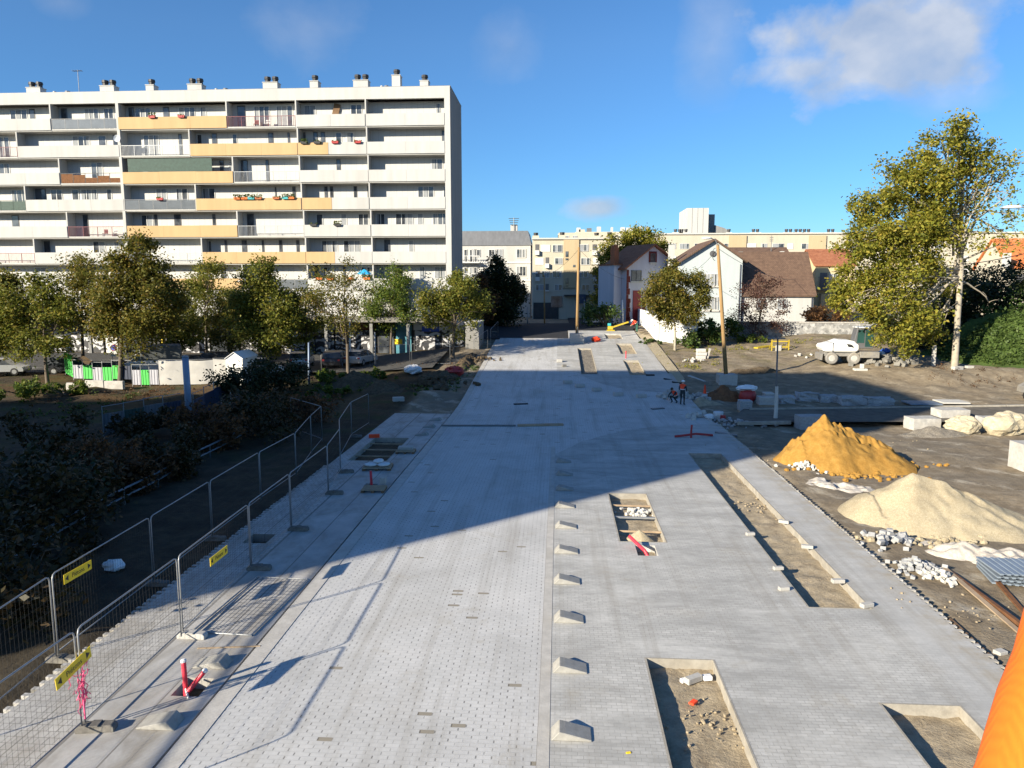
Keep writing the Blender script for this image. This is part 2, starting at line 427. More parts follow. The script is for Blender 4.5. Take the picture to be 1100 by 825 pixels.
def _glass(t, b):
    v = t.co()
    t.put(b.inputs['Base Color'], t.ramp(t.noise(v, .8, 3), [(.4, (.035, .04, .048)), (.6, (.11, .12, .135))]))
    b.inputs['Roughness'].default_value = .08; b.inputs['Specular IOR Level'].default_value = .6
mat('glass', _glass)
def _panel(t, b):   # cladding of vertical boards at the back of the loggias
    v = t.co(); x, y, z = t.sep(v)
    ln = t.m('LESS_THAN', t.m('FRACT', t.m('DIVIDE', x, .62)), .035)
    rn = t.new('ShaderNodeTexWhiteNoise', noise_dimensions='1D'); t.put(rn.inputs['W'], t.m('FLOOR', t.m('DIVIDE', x, .62)))
    c = t.mix(t.m('MULTIPLY', rn.outputs['Value'], .25), (.50, .495, .475), (.43, .425, .405))
    c = t.mix(t.m('MULTIPLY', ln, .65), c, (.25, .25, .24))
    t.put(b.inputs['Base Color'], c); b.inputs['Roughness'].default_value = .7
mat('loggia_panel', _panel)
def _ribbed(t, b):
    v = t.co(); x, y, z = t.sep(v)
    ln = t.m('LESS_THAN', t.m('FRACT', t.m('DIVIDE', x, .42)), .14)
    c = t.mix(t.m('MULTIPLY', ln, .7), (.50, .495, .48), (.24, .24, .24))
    t.put(b.inputs['Base Color'], c); b.inputs['Roughness'].default_value = .7
mat('ribbed_panel', _ribbed)
def _graffiti(t, b):  # roller shutters covered in tangled pale paint
    v = t.co(); x, y, z = t.sep(v)
    w = t.new('ShaderNodeTexWave', wave_type='RINGS'); w.inputs['Scale'].default_value = .5; w.inputs['Distortion'].default_value = 14; w.inputs['Detail'].default_value = 2; w.inputs['Detail Scale'].default_value = 1.3
    t.put(w.inputs['Vector'], v)
    c = t.mix(t.ramp(w.outputs['Fac'], [(.5, 0.), (.62, 1.)]), (.035, .035, .04), (.5, .5, .52))
    c = t.mix(t.ramp(t.noise(v, .9, 3, .6, 1.), [(.55, 0.), (.6, 1.)]), c, (.025, .025, .028))
    t.put(b.inputs['Base Color'], c); b.inputs['Roughness'].default_value = .6
mat('graffiti', _graffiti)
def tile_mat(name, c1, c2, c3):
    def fn(t, b):
        v = t.co(); x, y, z = t.sep(v)
        row = t.m('FRACT', t.m('MULTIPLY', z, 5.)); colm = t.m('FRACT', t.m('MULTIPLY', t.m('ADD', x, y), 4.))
        c = t.ramp(t.noise(v, 2.2, 6, .7), [(.3, c1), (.5, c2), (.72, c3)])
        c = t.mix(t.m('MULTIPLY', t.m('LESS_THAN', row, .16), .5), c, tuple(q*.4 for q in c1))
        c = t.mix(t.m('MULTIPLY', t.m('LESS_THAN', colm, .12), .3), c, tuple(q*.4 for q in c1))
        t.put(b.inputs['Base Color'], c); b.inputs['Roughness'].default_value = .85
        t.put(b.inputs['Normal'], t.bump(t.m('ADD', row, colm), .5, .03))
    mat(name, fn)
tile_mat('tiles_brown', (.085, .05, .035), (.125, .075, .05), (.17, .105, .07))
tile_mat('tiles_red', (.22, .075, .035), (.31, .115, .055), (.38, .17, .09))
tile_mat('tiles_orange', (.46, .12, .035), (.58, .17, .05), (.64, .23, .08))
def _stone(t, b):
    v = t.co(); vo = t.new('ShaderNodeTexVoronoi'); vo.inputs['Scale'].default_value = 2.6; t.put(vo.inputs['Vector'], v)
    c = t.ramp(t.sep(vo.outputs['Color'])[0], [(0, (.2, .2, .2)), (.5, (.33, .33, .325)), (1, (.5, .495, .48))])
    c = t.mix(t.ramp(t.noise(v, .8, 5, .7), [(.4, 0.), (.7, .6)]), c, (.16, .155, .14))
    t.put(b.inputs['Base Color'], c); t.put(b.inputs['Normal'], t.bump(vo.outputs['Distance'], .5, .05))
mat('stone_wall', _stone)
def leaf_mat(name, stops, trans=.45):
    def fn(t, b):
        g = t.new('ShaderNodeNewGeometry')
        c = t.ramp(t.m('ADD', t.m('MULTIPLY', g.outputs['Random Per Island'], .62), t.m('MULTIPLY', t.noise(t.co(), .55, 3), .38)), stops)
        t.put(b.inputs['Base Color'], c); b.inputs['Roughness'].default_value = .55; b.inputs['Specular IOR Level'].default_value = .3
        tr = t.new('ShaderNodeBsdfTranslucent'); t.put(tr.inputs[0], c)
        mx = t.new('ShaderNodeMixShader'); mx.inputs[0].default_value = trans
        t.l.new(b.outputs[0], mx.inputs[1]); t.l.new(tr.outputs[0], mx.inputs[2])
        t.l.new(mx.outputs[0], t.n['Material Output'].inputs[0])
    mat(name, fn)
leaf_mat('leaf_olive', [(.15, (.06, .08, .016)), (.4, (.14, .165, .028)), (.62, (.23, .23, .036)), (.88, (.28, .21, .045))])
leaf_mat('leaf_brown', [(.15, (.06, .07, .016)), (.42, (.14, .145, .026)), (.68, (.22, .185, .035)), (.92, (.29, .17, .042))])
leaf_mat('leaf_green', [(.15, (0.045, 0.078, 0.018)), (.5, (0.105, 0.165, 0.027)), (.8, (0.210, 0.225, 0.033)), (.95, (0.330, 0.240, 0.045))])
leaf_mat('leaf_plane', [(.12, (.085, .10, .016)), (.38, (.19, .205, .028)), (.62, (.31, .285, .04)), (.85, (.38, .29, .05)), (.98, (.30, .17, .045))], .42)
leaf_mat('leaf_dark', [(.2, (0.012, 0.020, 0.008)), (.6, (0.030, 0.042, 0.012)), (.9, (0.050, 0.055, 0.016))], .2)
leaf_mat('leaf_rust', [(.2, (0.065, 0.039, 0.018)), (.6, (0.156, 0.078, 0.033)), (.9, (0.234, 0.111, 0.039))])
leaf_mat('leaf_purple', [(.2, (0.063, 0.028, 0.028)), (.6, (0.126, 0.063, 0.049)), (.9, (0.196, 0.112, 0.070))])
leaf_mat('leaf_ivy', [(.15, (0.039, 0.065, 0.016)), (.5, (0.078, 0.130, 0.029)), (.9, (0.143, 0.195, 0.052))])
leaf_mat('leaf_shrub', [(.2, (.020, .018, .006)), (.5, (.048, .040, .012)), (.85, (.085, .048, .016))], .25)  # leaf tones darkened to deepen the shade on the bank
simple('bark', (.13, .105, .08), .9, var=.3, scale=4, streak=True, bump=.5)
simple('bark_pale', (.34, .30, .235), .85, var=.25, scale=3, bump=.3, var2=(.2, .18, .14))

simple('brick_red', (.15, .035, .028), .85, var=.2, scale=5)
simple('gate_red', (.24, .02, .022), .6, var=.15, scale=3)
simple('wire_dark', (.02, .021, .022), .6, 0, var=.2, scale=9)
simple('cab_glass', (.02, .06, .055), .15, var=.2, scale=2)
simple('column_grey', (.22, .22, .215), .85, var=.2, scale=3, streak=True)  # columns toned dark for the shade under the canopy

simple('kerb_dirty', (.33, .305, .26), .9, var=.2, scale=4, bump=.3, var2=(.25, .22, .175))
simple('lane_dirt', (.125, .11, .09), .95, var=.3, scale=1.6, bump=.6, var2=(.2, .175, .135))
def _sleeve(t, b):
    v = t.co(); w = t.new('ShaderNodeTexWave'); w.inputs['Scale'].default_value = 110; w.inputs['Distortion'].default_value = 1.2; w.inputs['Detail'].default_value = 3
    t.put(w.inputs['Vector'], t.scale(v, (1., 1., .25)))
    c = t.mix(w.outputs['Fac'], (.88, .155, .006), (.92, .175, .008)); c = t.mix(t.m('MULTIPLY', t.noise(v, 160., 3), .3), c, (.6, .09, .004))
    t.put(b.inputs['Base Color'], c); b.inputs['Roughness'].default_value = .9; t.put(b.inputs['Normal'], t.bump(w.outputs['Fac'], .10, .003))
mat('sleeve_cloth', _sleeve)

simple('wedge_concrete', (.31, .30, .275), .9, var=.15, scale=6, bump=.25, var2=(.25, .24, .215))
# ---------------------------------------------------------------- world, sun, camera
SUN_AZ, SUN_EL = R(47.5), R(20.5)            # direction the light travels to, measured from +Y towards +X
w = bpy.data.worlds.new("World"); SC.world = w; w.use_nodes = True
T = NT(w.node_tree); bgn = w.node_tree.nodes['Background']
sky = T.new('ShaderNodeTexSky', sky_type='NISHITA'); sky.sun_disc = False
sky.sun_elevation = SUN_EL; sky.sun_rotation = SUN_AZ + math.pi
sky.air_density = 1.0; sky.dust_density = .35; sky.ozone_density = 3.2; sky.altitude = 60
d = T.co('Generated'); dx, dy, dz_ = T.sep(d)
az = T.m('ARCTAN2', dx, dy); el = T.m('ARCSINE', dz_)
cloud = None
av = T.comb(az, el, 0.)
cn = T.noise(T.scale(av, (1., 1.25, 1.)), 7.5, 7, .56, .15)
cn2 = T.noise(T.scale(av, (1., 1.2, 1.)), 13., 5, .5, .1)
for px, py, rx, ry, amt, soft in ((955, 44, 128, 60, 1., .42), (868, 74, 72, 24, .9, .5), (640, 224, 42, 15, .95, .7), (765, 50, 38, 62, .34, 1.), (548, 50, 42, 44, .26, 1.), (330, 32, 60, 42, .34, 1.), (65, 2, 25, 14, .22, 1.), (1010, 95, 60, 30, .5, .9)):
    q = ray(px, py).normalized(); a0 = math.atan2(q.x, q.y); e0 = math.asin(q.z)
    ux = T.m('DIVIDE', T.m('SUBTRACT', az, a0), rx/860.0); uy = T.m('DIVIDE', T.m('SUBTRACT', el, e0), ry/860.0)
    rr = T.m('SQRT', T.m('ADD', T.m('MULTIPLY', ux, ux), T.m('MULTIPLY', uy, uy)))
    f = T.m('ADD', T.m('SUBTRACT', 1.0, rr), T.m('MULTIPLY', T.m('SUBTRACT', cn, .5), 2.6))
    f = T.m('MULTIPLY', T.mr(f, -.05, soft*1.1), T.m('MULTIPLY', amt, T.m('ADD', .55, T.m('MULTIPLY', cn2, .8))), clamp=True)
    cloud = f if cloud is None else T.m('MAXIMUM', cloud, f)
ccol = T.mix(T.ramp(cn2, [(.35, 0.), (.65, 1.)]), (3.1, 3.4, 3.9), (4.5, 4.7, 5.1))
hs = T.new('ShaderNodeHueSaturation'); hs.inputs['Saturation'].default_value = 1.12; T.put(hs.inputs['Color'], T.mix(1., sky.outputs[0], T.mix(T.mr(el, .02, .30), (.52, .76, 1.04), (.84, .93, 1.07)), 'MULTIPLY'))
skyc = T.mix(T.m('MULTIPLY', cloud, .8, clamp=True), hs.outputs[0], ccol)
T.put(bgn.inputs['Color'], skyc); bgn.inputs['Strength'].default_value = .074
sl = bpy.data.lights.new('sun', 'SUN'); sl.energy = 5.0; sl.angle = R(.53); sl.color = (1., .90, .72)
so = bpy.data.objects.new('sun', sl); COL.objects.link(so)
ld = Vector((math.sin(SUN_AZ)*math.cos(SUN_EL), math.cos(SUN_AZ)*math.cos(SUN_EL), -math.sin(SUN_EL)))
so.rotation_euler = ld.to_track_quat('-Z', 'Y').to_euler(); so.location = (-60, -60, 60)
cd = bpy.data.cameras.new('camera'); cam = bpy.data.objects.new('camera', cd); COL.objects.link(cam)
cam.location = (0, 0, HC); cam.rotation_euler = (math.pi/2-PITCH, 0, YAW)
cd.sensor_width = 36; cd.lens = 36*FPX/1100.0; cd.clip_start = .05; cd.clip_end = 6000
SC.camera = cam
SC.view_settings.view_transform = 'Standard'; SC.view_settings.look = 'None'
SC.view_settings.exposure = 1.1; SC.view_settings.gamma = 1
SC.render.engine = 'CYCLES'
SC.cycles.max_bounces = 6; SC.cycles.diffuse_bounces = 3; SC.cycles.glossy_bounces = 2; SC.cycles.transmission_bounces = 4
SC.cycles.use_denoising = True
# ---------------------------------------------------------------- ground sheet
def axis(lo, hi, step, far):
    a = list(np.arange(lo, hi+1e-6, step)); s = step
    while a[-1] < far: s *= 1.35; a.append(a[-1]+s)
    s = step
    while a[0] > -far: s *= 1.35; a.insert(0, a[0]-s)
    return np.array(a)
from mathutils import noise as MN
def hn(x, y, s, seed=0): return MN.noise(Vector((x*s+seed*7.3, y*s-seed*3.1, seed)))
def bump_right(x, y):
    z = -.14 + .07*hn(x, y, .9) + .06*hn(x, y, 2.3, 2) + .10*hn(x, y, .23, 3)
    # the little bank that runs across the far lot
    if x > 12: z += .55*sstep(60.5, 64.0, y - .05*(x-20) + .8*hn(x, y, .25, 5))*sstep(22, 30, x) - .1
    if x > 12: z += .12*hn(x, y, .6, 8)*sstep(45, 60, y)
    return z
def bump_left(x, y):
    z = -.22 + .16*hn(x, y, .5, 1) + .07*hn(x, y, 1.6, 4)
    z += .35*sstep(-7.6, -9.5, x)*sstep(49, 53, y)*sstep(72, 62, y)*max(0, .4+hn(x, y, .45, 9))
    return z
def ground_z(x, y):
    base = gz(x, y)
    if -11.0 < x < 9.75 and 3 < y < 92 and not (x < -7.2 and y > 48.5): return base - .42
    if x > 9.75:
        k = sstep(9.75, 10.3, x); return base + bump_right(x, y)*k - .32*(1-k)
    if y > 93: return base - .30 + .05*hn(x, y, .7)
    if x > -11.0 and y >= 48.5: return base + bump_left(x, y)
    k = sstep(-11.0, -11.6, x); return base + bump_left(x, y)*k - .34*(1-k)
def ground():
    xs = axis(-30, 44, .4, 2600); ys = axis(8, 96, .4, 2600)
    nx, ny = len(xs), len(ys)
    vs = [(x, y, ground_z(x, y)) for y in ys for x in xs]
    i = np.arange(nx-1); j = np.arange(ny-1); I, J = np.meshgrid(i, j)
    a = (J*nx+I).ravel(); fs = np.stack([a, a+1, a+nx+1, a+nx], 1).tolist()
    me = bpy.data.meshes.new('ground'); me.from_pydata(vs, [], fs); me.materials.append(MATS['ground'])
    me.polygons.foreach_set('use_smooth', [True]*len(me.polygons))
    o = bpy.data.objects.new('ground', me); COL.objects.link(o); return struct(o)
ground()
# ---------------------------------------------------------------- paved sheets with real openings
def sheet(name, rects, holes, m, top=0.0, depth=.3, ystep=2.0, teeth=None):
    b = MB()
    X = sorted({q for r in rects+holes for q in (r[0], r[2])}); Y = sorted({q for r in rects+holes for q in (r[1], r[3])})
    for a in np.arange(min(Y), max(Y), ystep):
        if all(abs(a-q) > .4 for q in Y): Y.append(float(a))
    Y.sort()
    def inside(x, y):
        return any(r[0] < x < r[2] and r[1] < y < r[3] for r in rects) and not any(h[0] < x < h[2] and h[1] < y < h[3] for h in holes)
    z = lambda x, y: ramp(y)+top
    for i in range(len(X)-1):
        for j in range(len(Y)-1):
            x0, x1, y0, y1 = X[i], X[i+1], Y[j], Y[j+1]; mx, my = (x0+x1)/2, (y0+y1)/2
            if not inside(mx, my): continue
            b.face([(x0,y0,z(x0,y0)),(x1,y0,z(x1,y0)),(x1,y1,z(x1,y1)),(x0,y1,z(x0,y1))])
            for (ax, ay, bx, by, tx, ty) in ((x0,y0,x1,y0,mx,y0-.001),(x1,y0,x1,y1,x1+.001,my),(x1,y1,x0,y1,mx,y1+.001),(x0,y1,x0,y0,x0-.001,my)):
                if not inside(tx, ty): b.face([(ax,ay,z(ax,ay)-depth),(bx,by,z(bx,by)-depth),(bx,by,z(bx,by)),(ax,ay,z(ax,ay))])
    for t in teeth or (): b.box(*t)
    o = b.build(name, m); return struct(o)
PITS = [(2.05,9.5,3.65,16.2),(6.65,7.5,8.3,14.62),(6.72,19.15,8.42,37.6),(2.1,24.0,3.72,29.9),(2.6,22.75,3.25,23.7),
        (2.02,63.85,3.5,77.8),(6.3,74.4,8.0,81.1),(6.2,63.6,7.7,70.8),(5.5,84.6,7.4,88.6)]
teeth = []
yy = 10.0
while yy < 46:
    zz = ramp(yy); teeth.append((9.998, yy, zz-.3, 10.10+random.random()*.06, yy+.12, zz-.001)); yy += .25
sheet('paved_road', [(-6.68,6,-.335,84.8),(-.335,38.6,-.095,84.8),(-.095,6,10.0,46.2),(-.095,46.2,9.9,64.5),(-.095,64.5,9.6,84.8),(1.2,84.8,9.3,91.2)], PITS, 'pavers', teeth=teeth)
sheet('centre_strip', [(-.33,6,-.10,38.6)], [], 'kerb', top=.006)
sheet('kerb_strip', [(-7.10,6,-6.685,83.6)], [], 'kerb', top=.012)
LP = [(-10.35,34.9,-8.35,40.5),(-8.05,13.95,-7.45,14.68),(-8.3,30.2,-7.75,30.75),(-10.5,23.1,-9.7,24.0)]
teeth = []
yy = 8.0
while yy < 34:
    teeth.append((-11.13-random.random()*.06, yy, -.3, -10.998, yy+.12, -.001)); yy += .25
sheet('walkway', [(-11.0,5,-7.165,48.6)], LP, 'walkway', teeth=teeth)
# hard edging round the openings, 5 cm proud of nothing: laid inside the hole
def pit_soil(r, dz=-.24, m='soil', amp=.05):
    x0, y0, x1, y1 = r
    nx = max(3, int((x1-x0)/.12)); ny = max(3, int((y1-y0)/.14)); ny = min(ny, 130)
    vs = []
    for j in range(ny+1):
        for i in range(nx+1):
            x = x0-.03+(x1-x0+.06)*i/nx; y = y0-.03+(y1-y0+.06)*j/ny
            vs.append((x, y, ramp(y)+dz+amp*hn(x, y, 2.2, 3)+amp*.7*hn(x, y, 6.5, 5)))
    fs = [(j*(nx+1)+i, j*(nx+1)+i+1, (j+1)*(nx+1)+i+1, (j+1)*(nx+1)+i) for j in range(ny) for i in range(nx)]
    me = bpy.data.meshes.new('soil'); me.from_pydata(vs, [], fs); me.materials.append(MATS[m])
    me.polygons.foreach_set('use_smooth', [True]*len(me.polygons))
    o = bpy.data.objects.new('planting_bed_soil', me); COL.objects.link(o); struct(o)
for r in PITS: pit_soil(r, m='grey_gravel' if r[1] > 62 and r[0] < 3 else 'soil', dz=-.2 if r[1] > 60 else -.24)
for r in LP: pit_soil(r, dz=-.26, m='dark_earth')
def edging(r, m='kerb'):
    x0, y0, x1, y1 = r; b = MB(); t = .045; z0, z1 = ramp((y0+y1)/2)-.28, .004
    n = max(1, int((y1-y0)/4))
    for (a, c) in ((x0+.003, x0+t), (x1-t, x1-.003)):
        for k in range(n):
            ya, yb = y0+.004+(y1-y0-.008)*k/n, y0+.004+(y1-y0-.008)*(k+1)/n
            b.extr([(a,ya,ramp(ya)-.28),(c,ya,ramp(ya)-.28),(c,ya,ramp(ya)+.004),(a,ya,ramp(ya)+.004)], (0,yb-ya,ramp(yb)-ramp(ya)))
    b.box(x0+t+.002,y0+.004,ramp(y0)-.28,x1-t-.002,y0+t,ramp(y0)+.004); b.box(x0+t+.002,y1-t,ramp(y1)-.28,x1-t-.002,y1-.004,ramp(y1)+.004)
    o = b.build('bed_edging', m); struct(o); o.name = 'kerb_edging'
for r in PITS[:4]+PITS[5:8]+LP[:1]: edging(r, 'kerb_dirty')
# black asphalt street behind the paving, and the cross street to the right
def flat(name, pts, m, dz, sub=1.5):
    """a ground-following sheet over a convex outline"""
    xs = [p[0] for p in pts]; ys = [p[1] for p in pts]
    bm = bmesh.new(); vs = [bm.verts.new((p[0], p[1], 0)) for p in pts]; bm.faces.new(vs)
    for ax, lo, hi in ((0, min(xs), max(xs)), (1, min(ys), max(ys))):
        q = lo+sub
        while q < hi:
            co = [0,0,0]; no = [0,0,0]; co[ax] = q; no[ax] = 1
            bmesh.ops.bisect_plane(bm, geom=bm.verts[:]+bm.edges[:]+bm.faces[:], plane_co=co, plane_no=no); q += sub if hi-lo < 60 else 4
    for v in bm.verts: v.co.z = gz(v.co.x, v.co.y)+dz
    me = bpy.data.meshes.new(name); bm.to_mesh(me); bm.free(); me.materials.append(MATS[m])
    o = bpy.data.objects.new(name, me); COL.objects.link(o); return struct(o)
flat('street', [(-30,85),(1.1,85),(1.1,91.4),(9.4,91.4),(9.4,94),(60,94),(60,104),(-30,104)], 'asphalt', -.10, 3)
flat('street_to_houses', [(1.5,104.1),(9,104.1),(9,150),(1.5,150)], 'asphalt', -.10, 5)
flat('path_gravel', [(9.95,60.5),(10.7,62.5),(10.9,86),(9.4,90.9),(9.75,64.5)], 'beige_gravel', -.03, 1.2)
flat('cross_lane', [(10.6,46.4),(60,49.5),(60,57),(13,51.5)], 'lane_dirt', .06, 1.5)
flat('car_park', [(-62,64),(-11.5,66.5),(-11.5,77.8),(-62,77.8)], 'asphalt_grey', .06, 2.5)
def lane_kerb():
    b = MB()
    for (a, c) in (((13.2,50.9),(60,56.3)), ((11.2,45.9),(14.6,46.4))):
        n = 18
        for k in range(n):
            p = [a[i]+(c[i]-a[i])*k/n for i in (0,1)]; q = [a[i]+(c[i]-a[i])*(k+.985)/n for i in (0,1)]
            b.beam((p[0],p[1],ramp(p[1])+.06),(q[0],q[1],ramp(q[1])+.06), .16, .22)
    struct(b.build('kerb', 'kerb_dirty', bevel=.012))
lane_kerb()
# unseen block, footprint traced back from the long shadow it casts on the paving
def shade_block():
    h = 30.0; L = (h-.4)/math.tan(SUN_EL); sx, sy = L*math.sin(SUN_AZ), L*math.cos(SUN_AZ)
    tip = [(26.5,52.2),(27.0,58.9),(26.0,63.5),(25.0,67.6),(-12,66.4),(-32.7,52.8),(-64,47)]
    fp = [(x-sx, y-sy) for x, y in tip]; a = fp[0]
    fp += [(-122,-58), (a[0]-66*math.sin(SUN_AZ), a[1]-66*math.cos(SUN_AZ))]
    t = thing('unseen_shade_block', 'unseen plain block beside the site, shaped to cast the shadow across the paving', 'building', (fp[3][0], fp[3][1], 0))
    MB().extr([(x, y, -1) for x, y in fp], (0,0,h+1)).build('wall', 'render_cream', t)
    b = MB(); n = len(fp)
    for i in range(n):
        p, q = Vector((*fp[i],0)), Vector((*fp[(i+1)%n],0)); d = q-p; Ln = d.length
        if Ln < 4: continue
        d.normalize(); nn = Vector((-d.y, d.x, 0))*-1
        k = int(Ln/4)
        for fl in range(10):
            for c in range(k):
                m = p+d*(Ln*(c+.5)/k)
                b.obox((m.x+nn.x*.02, m.y+nn.y*.02, 2+fl*2.8), (1.5,.1,1.3), math.atan2(d.y, d.x))
    b.build('window_band', 'glass', t)
shade_block()
# ---------------------------------------------------------------- the long white apartment slab
SY = 80.0
def sx(px): return W(px, 200, SY).x
def window(parent, x0, x1, z0, z1, y, leaves=2, frame='frame_white', curtain=.0, name='window', rnd=random, glass='glass', proud=.05):
    """window facing the viewer: frame, glass and curtain in one mesh"""
    b = MB(); t = min(.07, (x1-x0)*.12)
    b.box(x0, y-proud, z0, x1, y-.002, z0+t); b.box(x0, y-proud, z1-t, x1, y-.002, z1)
    for k in range(leaves+1):
        xx = x0+(x1-x0-t)*k/leaves; b.box(xx, y-proud, z0+t+.001, xx+t, y-.002, z1-t-.001)
    b.box(x0+t*.5, y-proud*.45, z0+t*.5, x1-t*.5, y-.004, z1-t*.5, 1)
    if curtain:
        for k in range(leaves):
            if rnd.random() < curtain:
                a = x0+(x1-x0)*k/leaves+t; c = x0+(x1-x0)*(k+1)/leaves
                w_ = (c-a)*rnd.uniform(.45, 1.); a2 = a if rnd.random() < .5 else c-w_
                b.box(a2, y-proud*.7, z0+t*1.2, a2+w_-.01, y-proud*.46, z1-t*1.2, 2)
    return b.build(name, [frame, glass, 'curtain'], parent)
def slab_block():
    rnd = random.Random(11)
    xr = sx(484.5); xl = xr-66.0; yb = 89.0; dep = 1.35; ybk = SY+dep
    ztop = 29.4
    t = thing('apartment_building', 'long white eight storey apartment block with ochre balcony bands', 'building', (xr, SY, 1.0))
    ZO = [28.2-2.88*k for k in range(7)]
    # shell: gable walls, back, roof, loggia back wall
    MB().box(xr-.32, SY-.02, .2, xr, yb, ztop).build('gable_wall', 'render_grey', t)  # gable coloured darker than the front to deepen its unlit side
    MB().box(xr-.62, SY-.05, 8.05, xr-.015, SY-.022, ztop-.01).build('corner_strip', 'render_white', t)
    MB().box(xl, SY+.02, 28.2, xr-.33, SY+.42, ztop).box(xl, SY+.42, 29.0, xr-.33, yb, 29.2).build('roof_parapet', 'render_white', t)
    MB().box(xl, SY+.1, ztop+.002, xr+.03, SY+.5, ztop+.06).box(xr-.28, SY+.51, ztop+.002, xr+.03, yb, ztop+.06).build('coping', 'zinc', t)
    MB().box(xl, ybk, 7.9, xr-.33, ybk+.2, 28.19).build('loggia_wall', 'loggia_panel', t)
    MB().box(xl, yb-.3, .2, xr-.33, yb, 28.9).build('rear_wall', 'render_grey', t)
    b = MB()
    for k in range(7): b.box(xl, SY+.03, ZO[k]-2.88, xr-.33, ybk-.004, ZO[k]-2.74)
    b.build('floor_slabs', 'soffit', t)
    for x in (sx(131.5),):
        MB().box(x-.16, SY-.06, 8.0, x+.16, ybk-.01, 28.19).build('pier', 'render_white', t)
    div = {0: [60, 247, 320.7, 394.7], 1: [22, 206, 321.5, 395.2], 2: [65, 251, 322.5, 396], 3: [26, 209.5, 323.5, 396.6], 4: [69, 253, 325, 397.5], 5: [31, 213, 326, 398], 6: [72, 256, 327, 398.5]}
    par = {0: [(-80,60,'W'),(61,131,'G'),(132,247,'O'),(248,320,'R'),(321,394,'W'),(395,484,'W')],
           1: [(-80,22,'R'),(23,131,'W'),(132,206,'L'),(207,321,'O'),(321.6,354,'O'),(354.2,395,'W'),(395.4,484,'W')],
           2: [(-80,65,'W'),(66,132,'D'),(133,251,'O'),(252,322,'L'),(323,396,'W'),(396.4,484,'W')],
           3: [(-80,26,'N'),(27,132,'W'),(133,209,'G'),(210,323,'O'),(324,356,'O'),(356.2,396,'W'),(397,484,'W')],
           4: [(-80,69,'W'),(70,133,'R'),(134,253,'O'),(254,325,'L'),(325.5,397,'W'),(398,484,'W')],
           5: [(-80,31,'R'),(32,133,'W'),(134,213,'L'),(214,325.8,'O'),(326.2,357.5,'O'),(357.7,398,'W'),(398.4,484,'W')],
           6: [(-80,72,'W'),(73,133,'W'),(134,256,'O'),(257,326.8,'G'),(327.3,398,'W'),(399,484,'W')]}
    for k in range(7):
        z1 = ZO[k]-1.52; z0 = ZO[k]-2.76
        for p in div[k]:
            MB().box(sx(p)-.07, SY-.012, ZO[k]-2.88+.001, sx(p)+.07, ybk-.01, ZO[k]-.001).build('divider', 'render_white', t)
        for a, c, ty in par[k]:
            xa, xc = sx(a), min(sx(c), xr-.63)
            b = MB()
            if ty in 'WO':
                n = max(1, round((xc-xa)/4.2))
                for i in range(n):
                    b.box(xa+(xc-xa)*i/n+.006, SY-.10+rnd.uniform(0, .012), z0, xa+(xc-xa)*(i+1)/n-.006, SY+.025, z1+rnd.uniform(-.012, .012))
                b.build('balcony_parapet', 'render_white' if ty == 'W' else 'render_ochre', t)
                continue
            m = {'G': 'zinc', 'N': 'screen_green', 'R': 'railing_red', 'L': 'galvanised', 'D': 'black_plastic'}[ty]
            b.box(xa, SY-.05, z0-.03, xc, SY+.02, z0+.1, 1)
            b.box(xa, SY-.03, z1-.1, xc, SY+.01, z1-.05)
            n = max(2, int((xc-xa)/1.4))
            for i in range(n+1):
                x = xa+.03+(xc-xa-.06)*i/n; b.box(x-.02, SY-.03, z0+.101, x+.02, SY+.01, z1-.101)
            if ty in 'GND':
                for i in range(n):
                    x = xa+.05+(xc-xa-.06)*i/n
                    b.box(x+.02, SY-.02, z0+.14, x+(xc-xa)/n-.06, SY, z1-.14 if ty != 'D' else z1-rnd.uniform(.14, .6), 2)
            else:
                nb = int((xc-xa)/.14)
                for i in range(nb): b.box(xa+.14*i+.06, SY-.015, z0+.102, xa+.14*i+.08, SY-.001, z1-.102)
            b.build('balcony_railing', [m, 'soffit', {'G': 'glass_grey', 'N': 'screen_green'}.get(ty, 'rust')], t)
    wins = {0: '8-27w 29-35d 63-70d 88-104w 109-120w 136-142d 143-160w 173-180d 190-208w 213-220w 253-262d 271-288w 295-313w 325-338w 375-388w 467-472w',
            1: '-12-5w 73-92w 101-110w 117-123d 150-167w 188-192d 208-214w 224-230d 246-252w 285-291d 306-309d 323-326d 334-339d 342-347d 358-365w 370-378w 390-394w 473-477d',
            2: '-20-3w 91-104w 231-236d 241-247w 254-262d 281-285d 358-363d 461-474w',
            3: '2-20w 28-40d 45-58w 68-76w 78-96w 106-112w 122-130w 160-172w 182-195w 211-225w 290-292d 309-313d 344-348d 350-354d 376-380d 391-395d 446-464w 474-479w',
            4: '0-8d 78-84d 122-128w 142-155w 156-160d 178-186d 220-224d 258-266d 334-342w 361-368w 380-392w 400-410w 421-441w 445-452w 462-479w',
            5: '33-40d 87-101w 110-116w 214-218w 232-235d 251-257d 273-276d 292-296d 311-315d 339-357w 363-382w 394-398w 408-415d 435-441w',
            6: '20-34w 60-70w 150-165w 200-206w 226-234w 330-335d 340-350w 362-365d 382-395w 401-408w 416-421w 422-428d 446-453w 463-476w'}
    import re as _re
